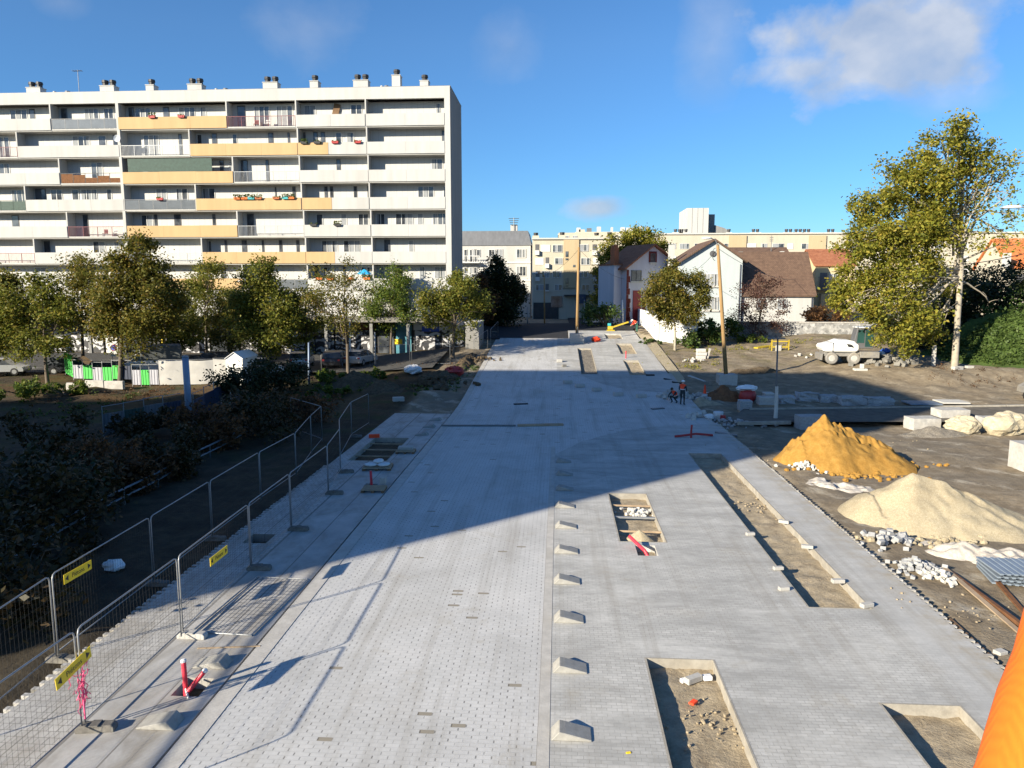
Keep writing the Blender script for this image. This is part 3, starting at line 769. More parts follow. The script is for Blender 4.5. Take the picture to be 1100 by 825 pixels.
    for k, s in wins.items():
        rail = [(a, c) for a, c, ty in par[k] if ty not in 'WO']
        for a, c, ty in [(float(m[0]), float(m[1]), m[2]) for m in _re.findall(r'(-?\d+)-(\d+)([wd])', s)]:
            full = any(p <= (a+c)/2 <= q for p, q in rail)
            z0 = ZO[k]-2.6 if full else ZO[k]-2.0
            x0, x1 = sx(a)+.02, sx(c)-.02
            if ty == 'w': window(t, x0, x1, z0, ZO[k]-.22, ybk, max(1, round((x1-x0)/.62)), curtain=.55, rnd=rnd)
            else:
                MB().box(x0, ybk-.04, z0, x1, ybk-.003, ZO[k]-.16).box(x0+.06, ybk-.055, z0+.05, x1-.06, ybk-.041, ZO[k]-.24, 1).build('balcony_door', ['frame_dark', 'glass'], t)  # dark window openings, plain and without curtains
    # green sun screen stretched over one balcony
    MB().box(sx(139), SY-.06, ZO[2]-1.5, sx(229), SY-.02, ZO[2]-.12).build('sun_screen', 'screen_green', t)
    # leaning brown shutter
    MB().obox((sx(360), ybk-.18, ZO[0]-.9), (.7, .05, 1.5), Matrix.Rotation(R(14), 3, 'Y')).build('open_shutter', 'wood_brown', t)
    # ribbed storey, canopy and shops
    MB().box(xl, SY+.06, 5.3, xr-.33, SY+.3, 8.0).build('ribbed_storey', 'ribbed_panel', t)
    MB().box(xl, SY-2.6, 4.75, xr+.2, SY+.05, 5.28).build('canopy', 'concrete_dark', t)
    MB().box(xl, SY+.6, .2, xr-.33, SY+.9, 5.29).build('shop_wall', 'shop_dark', t)
    rows = [(452-452,0,'')]
    def fascia(a, c, z0, z1, m, name='shop_fascia', y=SY+.25):
        return MB().box(sx(a), y, z0, sx(c), y+.33, z1).build(name, m, t)
    for a, c, m in ((-60,30,'shop_white'),(31,98,'shop_dark'),(99,150,'shop_white'),(152,178,'shop_dark'),(180,246,'shop_white'),(247,325,'shop_dark'),(327,357,'shop_white'),(358,399,'rust'),(400,439,'shop_teal'),(441,496,'shop_white')):
        fascia(a, c, 3.75, 4.72, m)
    for a, c, m in ((-60,-5,'graffiti'),(-4,40,'glass'),(42,96,'graffiti'),(99,112,'frame_white'),(114,150,'glass'),(152,178,'shop_dark'),(180,214,'graffiti'),(216,246,'glass'),(249,292,'graffiti'),(294,330,'graffiti'),(332,352,'graffiti'),(354,398,'graffiti'),(402,419,'glass'),(421,438,'shop_teal'),(442,470,'graffiti'),(472,496,'graffiti')):
        fascia(a, c, .6, 3.72, m, 'roller_shutter' if m == 'graffiti' else 'shop_window', SY+.4)
    for bx in ((420,.3,2.2,428,.385,2.75),(162,.2,2.0,164,.36,4.2),(170,.15,3.3,175,.2,4.3)): MB().box(sx(bx[0]), SY+bx[1], bx[2], sx(bx[3]), SY+bx[4], bx[5]).build('shop_poster', 'sign_yellow', t)
    q = MB().box(sx(450.5), SY+.14, 3.62, sx(469.5), SY+.24, 4.66).build('shop_sign', 'shop_blue', t)
    # pale handwriting strokes on the blue sign, unreadable at this distance in the photo too
    x0, x1 = sx(452.5), sx(467); pts = [(x0+(x1-x0)*i/40, SY+.12, 4.2+.15*math.sin(i*.9)+.08*math.sin(i*2.3)) for i in range(41)]
    MB().tube(pts, .04, 4).build('sign_script', 'letter_white', q)
    for px in (400.5, 440, 352, 292, 247.5, 179, 98, 32):
        x = sx(px); MB().box(x-.16, SY-2.3, .3, x+.16, SY-1.98, 4.745).build('column', 'column_grey', t)
    # chimneys
    for px, n, hgt in ((36,2,.85),(115,2,.9),(161,1,.9),(209,2,.9),(290,2,.95),(337,1,1.),(387,2,1.),(425,1,1.45),(455,1,.85)):
        x = sx(px); wd = .8 if n == 2 else .45
        c = MB().box(x-wd, SY+1.2, 29.15, x+wd, SY+2.2, ztop+hgt).box(x-wd-.05, SY+1.15, ztop+hgt+.002, x+wd+.05, SY+2.25, ztop+hgt+.08).build('chimney', 'render_white', t)
        for i in range(n):
            xx = x+(i-.5*(n-1))*.85
            MB().tube([(xx, SY+1.7, ztop+hgt+.08), (xx, SY+1.7, ztop+hgt+.42), (xx, SY+1.7, ztop+hgt+.45), (xx, SY+1.7, ztop+hgt+.7)], [.3, .3, .37, .34], 10).build('chimney_pot', 'black_plastic', c)
    for px, r in ((57,.2),(71,.32),(231,.18),(241,.3),(409,.18),(414,.28)):
        x = sx(px)
        MB().tube([(x, SY+1.5, 29.1), (x, SY+1.5, ztop+.3), (x, SY+1.5, ztop+.31), (x, SY+1.5, ztop+.5)], [r*.7, r*.7, r, r*.8], 10).build('roof_vent', 'zinc' if r > .2 else 'render_white', t)
    x = sx(83.5); b = MB().tube([(x, SY+1.5, 29), (x, SY+1.5, 32.1)], .035, 5).tube([(x-.6, SY+1.5, 32.0), (x+.5, SY+1.5, 32.05)], .025, 4)
    for i in range(6): b.tube([(x-.5+.18*i, SY+1.2, 32.02), (x-.5+.18*i, SY+1.8, 32.02)], .018, 4)
    b.build('roof_antenna', 'steel_dark', t)
    # ---- things set on the balconies
    def planter(px, k, m, green, label):
        x = sx(px); z = ZO[k]-1.62; g = thing('planter', label, 'planter', (x, SY-.2, z), 0, 'planters hung on the balcony parapets')
        MB().extr([(x-.38,SY-.32,z+.2),(x-.33,SY-.3,z-.05),(x+.33,SY-.3,z-.05),(x+.38,SY-.32,z+.2)], (0,.2,0)).build('box', m, g)
        b = MB(); r = random.Random(px*7+k)
        for i in range(60 if green else 22):
            c = Vector((x+r.uniform(-.42,.42), SY-.22+r.uniform(-.13,.13), z+r.uniform(.1,.5 if green else .3))); s = r.uniform(.05,.1)
            a = Vector((r.uniform(-1,1),r.uniform(-1,1),r.uniform(-1,1))).normalized()*s; e = a.orthogonal().normalized()*s
            b.face([c-a-e*.4, c+e, c+a, c-e])
        b.build('foliage', 'leaf_green', g)
    F = ('top', 'second', 'third', 'fourth', 'fifth', 'sixth', 'seventh')
    for px, k, m, gr, lb in ((329,1,'black_plastic',1,'black planter at the pier end of the ochre band, second row down'), (343,1,'black_plastic',0,'sparse black planter on the ochre to white join, second row down'),
            (362,1,'red_paint',0,'red planter on the white parapet just past the ochre end'), (386,1,'red_paint',0,'red planter on the second row, furthest along its white parapet'),
            (255,3,'pot_orange',1,'orange pot with bushy greens, first of the row on the fourth row ochre band'), (263,3,'pot_orange',1,'orange pot with low greens, second on the fourth row ochre band'), (270,3,'teal_plastic',1,'teal pot with greens on the fourth row ochre band'),
            (278,3,'terracotta',1,'terracotta pot, middle of the fourth row ochre band'), (297,3,'terracotta',0,'terracotta pot nearly bare on the fourth row ochre band'), (307,3,'teal_plastic',1,'teal pot near the divider on the fourth row ochre band'), (313,3,'pot_orange',1,'orange pot close to the divider on the fourth row ochre band'),
            (169,0,'red_paint',1,'red planter on the top row ochre band by the pier'), (200,0,'red_paint',0,'red planter with bare stems midway on the top ochre band'),
            (336,4,'black_plastic',0,'black planter on the fifth row white parapet beside a divider'), (362,4,'black_plastic',1,'black planter with greens on the fifth row white parapet'),
            (172,3,'red_paint',0,'round red planter on the grey railing of the fourth row'), (340,6,'pot_orange',1,'orange flower box, first along the lowest row'), (352,6,'pot_orange',1,'orange flower box, second along the lowest row, bushier'), (374,6,'pot_orange',0,'thin orange flower box beside the blue parasol'), (392,6,'pot_orange',1,'orange flower box past the blue parasol on the lowest row')):
        planter(px, k, m, gr, lb)
    x = sx(388); z = ZO[6]-2.7; g = thing('parasol', 'bright blue parasol open on the lowest balcony row', 'parasol', (x, SY+.35, z))
    MB().tube([(x, SY+.35, z), (x, SY+.35, z+2.2)], .03, 6).build('pole', 'frame_white', g)
    b = MB(); top = Vector((x, SY+.3, z+2.2))
    for i in range(8):
        a0, a1 = 2*math.pi*i/8, 2*math.pi*(i+1)/8
        e0 = Vector((x+.85*math.cos(a0), SY+.3+.6*math.sin(a0), z+1.62)); e1 = Vector((x+.85*math.cos(a1), SY+.3+.6*math.sin(a1), z+1.62)); q0 = (top+e0)/2+Vector((0,0,.13)); q1 = (top+e1)/2+Vector((0,0,.13))
        b.face([top, q0, q1]); b.face([q0, e0, e1, q1])
    b.build('canopy', 'parasol_blue', g)
    dsh = thing('satellite_dish', 'small pale satellite dish fixed to the wide white pier', 'satellite dish', (sx(131.5), SY-.1, ZO[1]-.9))
    b = MB(); c = Vector((sx(131.5), SY-.42, ZO[1]-.9))
    for i in range(12):
        a0, a1 = 2*math.pi*i/12, 2*math.pi*(i+1)/12
        f0 = lambda a, r, d: c+Vector((r*math.cos(a), d, r*math.sin(a)))
        b.face([f0(a0,0,.1), f0(a0,.2,.06), f0(a1,.2,.06)]); b.face([f0(a0,.2,.06), f0(a0,.38,-.05), f0(a1,.38,-.05), f0(a1,.2,.06)])
    b.build('dish', 'lamp_glass', dsh, smooth=True)
    MB().tube([c+Vector((0,.12,0)), c+Vector((0,.38,-.1))], .03, 6).build('bracket', 'steel_dark', dsh)
    def chair_on(px, k, label, m='railing_red'):
        x = sx(px); z = ZO[k]-2.73; y = SY+.55
        g = thing('balcony_chair', label, 'chair', (x, y, z), 0, 'chairs on the railed balconies')
        MB().box(x-.22, y-.22, z+.42, x+.22, y+.22, z+.46).build('seat', m, g)
        MB().box(x-.22, y+.2, z+.47, x+.22, y+.23, z+.9).build('backrest', m, g)
        for i in (-1, 1):
            for j in (-1, 1): MB().tube([(x+.2*i, y+.2*j, z), (x+.2*i, y+.2*j, z+.419)], .02, 4).build('leg', 'steel_dark', g)
    chair_on(106, 4, 'red folding chair on the open railing balcony, fifth row, by the balcony door'); chair_on(117, 4, 'pale chair on the open railing balcony, fifth row', 'frame_white')
    chair_on(276, 0, 'red chair on the top row balcony with the red railing'); chair_on(288, 0, 'white chair on the top row balcony with the red railing', 'frame_white')
slab_block()
# pale end wall beside the shops
g = thing('end_wall', 'pale grimy wall standing at the end of the shop row', 'wall', (-10.6, 77, 1.2))
def _ew():
    a = W(500, 378, 78); b_ = W(514.5, 378, 78)
    MB().box(a.x, 78, .6, b_.x, 83, W(505, 347, 78).z).build('wall', 'render_grey', g)
    MB().box(a.x-.06, 77.94, W(505, 347, 78).z+.002, b_.x+.06, 83.05, W(505, 347, 78).z+.12).build('coping', 'concrete_pale', g)
_ew()
# ---------------------------------------------------------------- far buildings and houses
def far_block(name, label, px0, px1, ptop, Y, depth, m, zbase=2.5, roofband=None, wins=(), groups=()):
    a, c = W(px0, ptop, Y), W(px1, ptop, Y)
    t = thing(name, label, 'building', ((a.x+c.x)/2, Y, zbase))
    MB().box(a.x, Y, zbase-1, c.x, Y+depth, a.z).build('wall', m, t)
    return t, a.x, c.x, a.z
def wat(t, px0, px1, py0, py1, Y, leaves=2, curtain=.5, frame='frame_white', name='window', glass='glass', rnd=random.Random(3)):
    a, c = W(px0, py0, Y), W(px1, py1, Y)
    return window(t, a.x, c.x, c.z, a.z, Y, leaves, frame, curtain, name, rnd, glass, proud=.1)
def blk(t, px0, px1, py0, py1, Y, m, name, dep=.15):
    a, c = W(px0, py0, Y), W(px1, py1, Y)
    return MB().box(a.x, Y-dep, c.z, c.x, Y-.003, a.z).build(name, m, t)
# grey roofed block (behind the slab)
Yg = 128.0
t, x0, x1, zt = far_block('apartment_house', 'white four storey block under a dark zinc attic, beside the grey gable', 455, 570, 264, Yg, 12, 'render_white', 2.6)
a = W(568, 247.5, Yg)
MB().extr([(x0-.2,Yg-.15,zt+.003),(x1+.15,Yg-.15,zt+.003),(x1-.5,Yg+.9,a.z),(x0+.3,Yg+.9,a.z)], (0,11,0)).build('roof', 'zinc', t)
for (p0, p1, q0, q1, n) in ((507,516,268,276,2),(525,532,268,276,2),(533,540,267.5,277,2),(555,569-4,267.5,277,3),(521.5,526,286,296,2),(555,565,286,296.5,3),(555,565,305,315,3),(521,527,305,315,2),(540,546,305,315,2),(540,546,286,296,2)):
    wat(t, p0, p1, q0, q1, Yg, n, .6, 'frame_white')
for q in (281.5, 300.5, 319.5): blk(t, 455, 570, q, q+1.2, Yg, 'frame_white', 'string_course', .12)
for q0 in (273, 292, 311):
    aa, cc = W(497, q0, Yg), W(516, q0+9, Yg)
    b = MB().box(aa.x-6, Yg-1.3, cc.z-.12, cc.x, Yg-.004, cc.z+.05)
    n = 22
    for i in range(n+1):
        xx = aa.x-6+(cc.x-aa.x+6)*i/n; b.box(xx-.03, Yg-1.28, cc.z+.051, xx+.03, Yg-1.22, aa.z-.4)
    b.box(aa.x-6, Yg-1.29, aa.z-.399, cc.x, Yg-1.2, aa.z-.3)
    b.build('balcony', 'frame_white', t)
    for p in (500.5, 506.5, 511): wat(t, p-2, p+1.5, q0-5, q0+8.5, Yg, 1, .3, 'frame_white', 'balcony_door')
cz = W(551.5, 241, Yg); MB().box(cz.x-.6, Yg+1.5, a.z-.5, cz.x+.6, Yg+2.6, cz.z).build('chimney', 'render_white', t)
b = MB().tube([(cz.x, Yg+1.3, a.z), (cz.x, Yg+1.3, W(551,233,Yg).z)], .07, 5); zz = W(551,234,Yg).z
for i in range(4): b.tube([(cz.x-.9+.1*i, Yg+1.3, zz-.35*i), (cz.x+.9-.1*i, Yg+1.3, zz-.35*i)], .05, 4)
b.build('antenna', 'steel_dark', t)
# cream block with the tan stair tower
Yc = 122.0
t, x0, x1, zt = far_block('cream_apartment_block', 'cream five storey block with tan stair strip behind the brown pole', 572, 668, 257.3, Yc, 11, 'render_cream', 2.7)
blk(t, 605.5, 621.5, 257.5, 309.5, Yc, 'render_tan', 'stair_strip', .22)
MB().box(x0-.1, Yc-.3, zt+.003, x1+.1, Yc+11.1, zt+.25).build('roof_edge', 'concrete_pale', t)
for (p0, p1, q0, q1, n) in ((593.5,604,263,271,2),(622.5,632,262.5,270,2),(596,604.5,277,284,2),(624,633.5,277,284.5,3),(593.5,603,291,298.5,2),(622,631.5,291,298.5,2),(575.5,584.5,305.5,312,2),(596,604,305.5,312,2),(625,633,305.5,312,2),(637,646,305.5,312,2),(582,590,291,298.5,3)):
    wat(t, p0, p1, q0, q1, Yc, n, .45)
for (p0, p1, q0, q1) in ((581,591,263,270.5),(575,584,277,284.5),(643.5,653,263,270),(637,648,277,284)):
    blk(t, p0, p1, q0, q1, Yc, 'frame_white', 'closed_shutter', .08)
for (p0, p1, q0, q1) in ((575,579,262.5,274),(586,589.5,276.5,288),(575.5,579.5,291,302),(636.5,641,262.5,274),(637,641,291,302),(586,589.5,305,313)):
    d = blk(t, p0, p1, q0, q1, Yc, 'frame_dark', 'balcony_door', .06)
    aa, cc = W(p0-.3, q0+6.6, Yc), W(p1+.3, q1, Yc)
    MB().box(aa.x, Yc-.5, cc.z, cc.x, Yc-.07, aa.z).build('balcony_panel', 'frame_white', t)
for (q0, q1) in ((270,276),(277.5,279.5),(298.5,305),(306.5,308.2)): blk(t, 607.5, 610.5, q0, q1, Yc-.22, 'glass', 'stair_window', .05)
blk(t, 615.5, 618, 284.5, 287, Yc-.22, 'glass', 'stair_window', .05)
blk(t, 573, 600, 325, 346, Yc, 'shop_dark', 'garage_opening', .1); blk(t, 592, 604, 318, 330, Yc, 'glass', 'shop_window', .12); blk(t, 606, 660, 316.5, 318, Yc, 'shop_dark', 'canopy', .9); blk(t, 620, 629, 316, 326, Yc-.9, 'hoard_blue', 'shop_sign', .1)
for p, q in ((575.5, 250.5), (604, 250), (641,250.5), (655,250)):
    aa = W(p, 257, Yc+2)
    c = MB().box(aa.x-.55, Yc+2, zt-.3, aa.x+.55, Yc+3, W(p, q+2.5, Yc+2).z).build('chimney', 'render_cream', t)
    MB().tube([(aa.x, Yc+2.5, W(p,q+2.5,Yc+2).z), (aa.x, Yc+2.5, W(p,q,Yc+2).z+.1)], [.35, .4], 8).build('chimney_pot', 'black_plastic', c)
# long cream block behind the houses
Yl = 205.0
t, x0, x1, zt = far_block('long_apartment_block', 'very long low cream block running behind the tiled houses', 600, 1160, 252.5, Yl, 14, 'render_cream', 3)
MB().box(x0-.2, Yl-.4, zt+.003, x1+.2, Yl+14, zt+.35).build('roof_edge', 'concrete_pale', t)
r3 = random.Random(5)
p = 663.
while p < 1150:
    wd = r3.choice((6, 8, 10, 12))
    for q0 in (261.5, 275, 288.5):
        k = r3.random()
        if k < .45: wat(t, p, p+wd, q0, q0+6, Yl, 2, .5, rnd=r3)
        else: blk(t, p, p+wd, q0, q0+6, Yl, 'frame_white', 'closed_shutter', .1)
    p += wd+r3.choice((4, 6, 9))
    if p > 880: p += 16
for p0, p1 in ((783,800),(869,885),(960,975)): blk(t, p0, p1, 253, 300, Yl-.12, 'render_tan', 'stair_strip', .25)
for p in (728, 735, 783.5, 812, 847.5, 858, 867, 893, 967, 1030, 1042, 1075):
    aa = W(p, 253, Yl+3); n = r3.choice((1, 2, 2)); wd = .7*n
    c = MB().box(aa.x-wd, Yl+3, zt-.3, aa.x+wd, Yl+4.4, W(p, 250.5, Yl+3).z+.25).build('chimney', 'render_white', t)
    for i in range(n):
        xx = aa.x+(i-.5*(n-1))*1.1; z0 = W(p, 250.5, Yl+3).z+.25
        MB().tube([(xx, Yl+3.7, z0), (xx, Yl+3.7, z0+.5), (xx, Yl+3.7, z0+.52), (xx, Yl+3.7, z0+.9)], [.36,.36,.5,.42], 8).build('chimney_pot', 'black_plastic', c)
# second long block, higher, beyond the cream one
Ym = 175.0
t, x0, x1, zt = far_block('terraced_apartment_block', 'pale cream block with many chimney stacks rising behind the stair strip', 600, 702, 250, Ym, 14, 'render_cream', 3)
MB().box(W(618,247,Ym).x, Ym+3, zt-.2, W(690,247,Ym).x, Ym+11, W(640,248,Ym).z).build('attic', 'render_cream', t)
for p, q, wd, m in ((621.5,244.5,4,'render_white'),(625,246.5,6,'render_cream'),(633,245,5,'zinc'),(643.5,243.5,4,'render_white'),(657.5,244,2,'render_white'),(669,244,4,'render_white'),(677,244.5,9,'render_white'),(688,243,3,'render_white'),(695.5,243.5,2,'render_white')):
    aa, cc = W(p-wd/2, q, Ym+4), W(p+wd/2, 252, Ym+4)
    MB().box(aa.x, Ym+4, cc.z-.3, cc.x, Ym+6, aa.z).build('chimney', m, t)
for p in (606, 615, 640, 652, 664):
    wat(t, p, p+5, 253.2, 257, Ym, 2, .4)
# the white tower
Yt = 260.0
t, x0, x1, zt = far_block('tower_block', 'white tower block standing far behind above the roofs', 738, 761.5, 223.5, Yt, 16, 'render_white', 3)
aa, cc = W(762, 229, Yt), W(769.5, 260, Yt)
MB().box(aa.x, Yt+4, 4, cc.x, Yt+15, aa.z).build('stair_wing', 'render_grey', t)
aa, cc = W(770, 241, Yt), W(783, 260, Yt)
MB().extr([(aa.x,Yt+3,4),(cc.x+1,Yt+3,4),(cc.x+1,Yt+3,W(780,247.5,Yt).z),(cc.x-1.2,Yt+3,W(780,244,Yt).z),(aa.x,Yt+3,aa.z)], (0,10,0)).build('rear_wing', 'render_grey', t)
for i in range(1, 4):
    xx = x0+(x1-x0)*i/4; MB().box(xx-.06, Yt-.05, 6, xx+.06, Yt-.003, zt).build('panel_joint', 'render_grey', t)
# ---------------------------------------------------------------- houses
def gable_house(t, xl, xr, Y, zb, ze, zr, xridge, depth, wall, roof, over=.35, th=.22, front=True):
    """gable facing the viewer"""
    MB().extr([(xl,Y,zb),(xr,Y,zb),(xr,Y,ze[1]),(xridge,Y,zr),(xl,Y,ze[0])], (0,depth,0)).build('wall', wall, t)
    b = MB()
    for (xe, zz, s) in ((xl, ze[0], -1), (xr, ze[1], 1)):
        sl = (zr-zz)/abs(xe-xridge); xo = xe+s*over; zo = zz-sl*over
        b.extr([(xridge,Y-over,zr+.02),(xo,Y-over,zo+.02),(xo,Y-over,zo+.02+th),(xridge,Y-over,zr+.02+th)], (0,depth+2*over,0))
    return b.build('roof', roof, t)
Yh = 104.0
def hx(px, py=310, Y=Yh): return W(px, py, Y).x
def hz(py, Y=Yh): return W(690, py, Y).z
# lilac house with dark red trim
t = thing('gabled_house', 'pale lilac gabled house with dark red brick trim and gate', 'house', (hx(690), Yh, 3.4))
rf = gable_house(t, hx(671.5), hx(724), Yh, 3, (hz(287), hz(279)), hz(263.5), hx(701.5), 5.5, 'render_lilac', 'tiles_red', .55)
MB().box(hx(663), Yh+1.2, 3, hx(671.4), Yh+5, hz(285)).build('side_wing', 'render_lilac', t)
MB().box(hx(662), Yh+1.0, hz(285)+.003, hx(671.6), Yh+5.2, hz(283.5)).build('wing_roof', 'tiles_red', t)
c = MB().box(hx(667), Yh+2, hz(287), hx(672), Yh+3, hz(266)).build('chimney', 'terracotta', rf)
MB().box(hx(667.4), Yh+2.1, hz(266), hx(671.6), Yh+2.9, hz(263)).build('chimney_pot', 'terracotta', t)
b = MB()
for i in range(9):
    z0 = 3.2+i*(hz(290)-3.2)/9; b.box(hx(671.4), Yh-.07, z0, hx(671.4)+(.5 if i % 2 else .3), Yh-.003, z0+(hz(290)-3.2)/9-.02)
for i in range(6):
    z0 = 3.2+i*.62
    for s in (-1, 1):
        xx = hx(683) + s*1.15; b.box(xx-(.28 if i % 2 else .18), Yh-.07, z0, xx+(.28 if i % 2 else .18), Yh-.003, z0+.58)
b.build('brick_quoins', 'brick_red', t)
def hwin(t, p0, p1, q0, q1, Y, n=2, trim=None, frame='frame_dark', curtain=.3):
    wn = wat(t, p0, p1, q0, q1, Y, n, curtain, frame)
    a, c = W(p0, q0, Y), W(p1, q1, Y)
    MB().box(a.x-.15, Y-.2, c.z-.2, c.x+.15, Y-.003, c.z-.01).build('sill', 'concrete_pale', t)
    if trim: MB().box(a.x-.22, Y-.06, a.z+.005, c.x+.22, Y-.003, a.z+.28).box(a.x-.24, Y-.06, c.z, a.x-.01, Y-.003, a.z).box(c.x+.01, Y-.06, c.z, c.x+.24, Y-.003, a.z).build('window_trim', trim, t)
hwin(t, 677, 688.5, 290.5, 302, Yh, 2); hwin(t, 699.5, 705, 272, 281.5, Yh, 1, 'brick_red')
a, c = W(679, 312, Yh), W(687.5, 345, Yh)
MB().box(a.x, Yh-.1, 3.2, c.x, Yh-.004, a.z).build('door', 'gate_red', t)
t.rotation_euler = (0, 0, R(31)); t.scale = (1.14, 1, 1)
# white blue-tinted gable house
Y2 = 96.0
t = thing('white_house', 'tall white gabled house with brown roof behind the small round tree', 'house', (hx(770,300,Y2), Y2, 3.4))
gx = lambda p: W(p, 300, Y2).x
gz_ = lambda q: W(770, q, Y2).z
rf = gable_house(t, gx(731), gx(797), Y2, 3, (gz_(281), gz_(279.5)), gz_(258.5), gx(766), 11, 'render_blue', 'tiles_brown', .5)
MB().box(gx(721), Y2+2, gz_(290), gx(726.5), Y2+3.2, gz_(262)).build('chimney', 'render_white', rf)
MB().tube([(gx(764.5), Y2-.14, gz_(272.5)), (gx(764.5), Y2-.004, gz_(272.5))], .38, 12).build('round_vent', 'frame_dark', t)
hwin(t, 756, 763, 294, 307, Y2, 2, None, 'frame_white', .8); hwin(t, 764, 771, 294, 307, Y2, 2, None, 'shutter_grey', .9)
hwin(t, 756, 763, 319, 333, Y2, 2, None, 'frame_white', .8); hwin(t, 764, 771, 319, 333, Y2, 2, None, 'shutter_grey', .9)
MB().tube([(gx(794.5), Y2-.12, 3.2), (gx(794.5), Y2-.12, gz_(284))], .06, 6).build('downpipe', 'zinc', t)
MB().box(gx(742), Y2+3.5, gz_(271), gx(748), Y2+5, gz_(271)+.12).build('skylight', 'glass_grey', rf) if False else None
# long brown roof behind the wall: eaves towards the viewer
def eave_house(t, xl, xr, Y, zb, ze, zr, run, wall, roof, over=.3):
    MB().extr([(xl,Y,zb),(xl,Y+2*run,zb),(xl,Y+2*run,ze),(xl,Y+run,zr),(xl,Y,ze)], (xr-xl,0,0)).build('wall', wall, t)
    sl = (zr-ze)/run; b = MB(); th = .2
    for s in (0, 1):
        ye = Y-over if not s else Y+2*run+over
        b.extr([(xl-over,ye,ze-sl*over+.02),(xl-over,Y+run,zr+.02),(xl-over,Y+run,zr+.02+th),(xl-over,ye,ze-sl*over+.02+th)], (xr-xl+2*over,0,0))
    return b.build('roof', roof, t)
Y3 = 96.5
kx = lambda p, Y=Y3: W(p, 300, Y).x
kz = lambda q, Y=Y3: W(830, q, Y).z
t = thing('long_house', 'long low white house under a wide dark brown tiled roof', 'house', (kx(835), Y3, 3.4))
eave_house(t, kx(798.5), kx(875), Y3, 3, kz(315.5), kz(271), 3.9, 'render_white', 'tiles_brown')
for p0, p1 in ((812,822),(835,845)): hwin(t, p0, p1, 321, 333, Y3, 2, None, 'frame_white', .5)
MB().tube([(kx(873), Y3-.1, 3.2), (kx(873), Y3-.1, kz(318))], .07, 6).build('downpipe', 'frame_dark', t)
Y4 = 112.0
t = thing('rear_house', 'house whose flat-pitched dark roof shows above the long brown roof', 'house', (kx(820,Y4), Y4, 3.4))
rf = eave_house(t, kx(785,Y4), kx(848,Y4), Y4, 3, kz(279,Y4), kz(266,Y4), 3.2, 'render_cream', 'tiles_brown')
MB().box(kx(794,Y4), Y4+.5, kz(285,Y4), kx(798,Y4), Y4+1.4, kz(270,Y4)).build('chimney', 'render_grey', rf)
b = MB().tube([(kx(831,Y4),Y4+2,kz(279,Y4)),(kx(831,Y4),Y4+2,kz(252,Y4))], .05, 5)
for i in range(3): b.tube([(kx(829,Y4),Y4+2,kz(254+i*2,Y4)),(kx(833,Y4),Y4+2,kz(254+i*2,Y4))], .035, 4)
b.build('antenna', 'steel_dark', rf)
Y5 = 104.0
t = thing('yellow_house', 'pale yellow house with rust red tiled roof and small balcony', 'house', (kx(890,Y5), Y5, 3.4))
rf = eave_house(t, kx(875.5,Y5), kx(918,Y5), Y5, 3, kz(285,Y5), kz(268,Y5), 3.6, 'render_yellow', 'tiles_red')
MB().box(kx(861,Y5), Y5+3.6, 3, kx(875.4,Y5), Y5+9, kz(272,Y5)).build('side_wing', 'render_yellow', t)
MB().box(kx(850,Y5), Y5+5, kz(285,Y5), kx(853,Y5), Y5+6, kz(268,Y5)).build('chimney', 'render_white', t)
hwin(t, 891, 899, 294, 304, Y5, 2, None, 'frame_white', .7)
aa, cc = W(876, 298, Y5), W(893, 311, Y5)
b = MB().box(aa.x, Y5-1.2, cc.z-.1, cc.x, Y5-.004, cc.z)
for i in range(15): xx = aa.x+(cc.x-aa.x)*i/14; b.box(xx-.02, Y5-1.18, cc.z+.001, xx+.02, Y5-1.14, aa.z)
b.box(aa.x, Y5-1.19, aa.z+.001, cc.x, Y5-1.13, aa.z+.06).build('balcony', 'frame_dark', t)
blk(t, 881, 888, 293, 310, Y5, 'frame_dark', 'balcony_door', .05); blk(t, 880, 893, 316, 334, Y5, 'render_tan', 'porch', .8)
Y6 = 92.0
t = thing('orange_roof_house', 'white house with bright orange tiled roof past the tall plane tree', 'house', (kx(1090,Y6), Y6, 3.4))
eave_house(t, kx(1083,Y6), kx(1150,Y6), Y6, 3, kz(287,Y6), kz(257,Y6), 3.6, 'render_cream', 'tiles_orange')
blk(t, 1077, 1081, 272, 287, Y6-.4, 'render_white', 'chimney', .8); blk(t, 1092, 1098, 295, 310, Y6, 'frame_dark', 'window', .06)
# ---------------------------------------------------------------- walls by the houses
def white_wall():
    c = G(706.5, 366); e = G(745, 363.5); f = (c.x-.3, 116.0)
    zt = W(706.5, 338.5, c.y).z
    t = thing('white_boundary_wall', 'tall white boundary wall of smooth panels along the paving edge', 'wall', (c.x, c.y, gz(c.x,c.y)))
    n = 7
    for k in range(n):
        y0 = c.y+(f[1]-c.y)*k/n; y1 = c.y+(f[1]-c.y)*(k+1)/n
        MB().box(c.x-.12, y0+.015, gz(c.x,y0)-.5, c.x+.08, y1-.015, zt+.12).build('panel', 'tarp_white', t)
    n = 3
    for k in range(n):
        a = (c.x+.1+(e.x-c.x)*k/n, c.y-.09); q = (c.x+.1+(e.x-c.x)*(k+.985)/n, c.y-.09)
        MB().box(a[0], c.y-.12, gz(c.x,c.y)-.5, q[0], c.y+.06, zt-.5*(k)/n).build('panel', 'tarp_white', t)
    MB().box(c.x-.16, c.y-.16, gz(c.x,c.y)-.5, c.x+.12, c.y-.121, zt+.2).build('corner_post', 'frame_white', t)
white_wall()
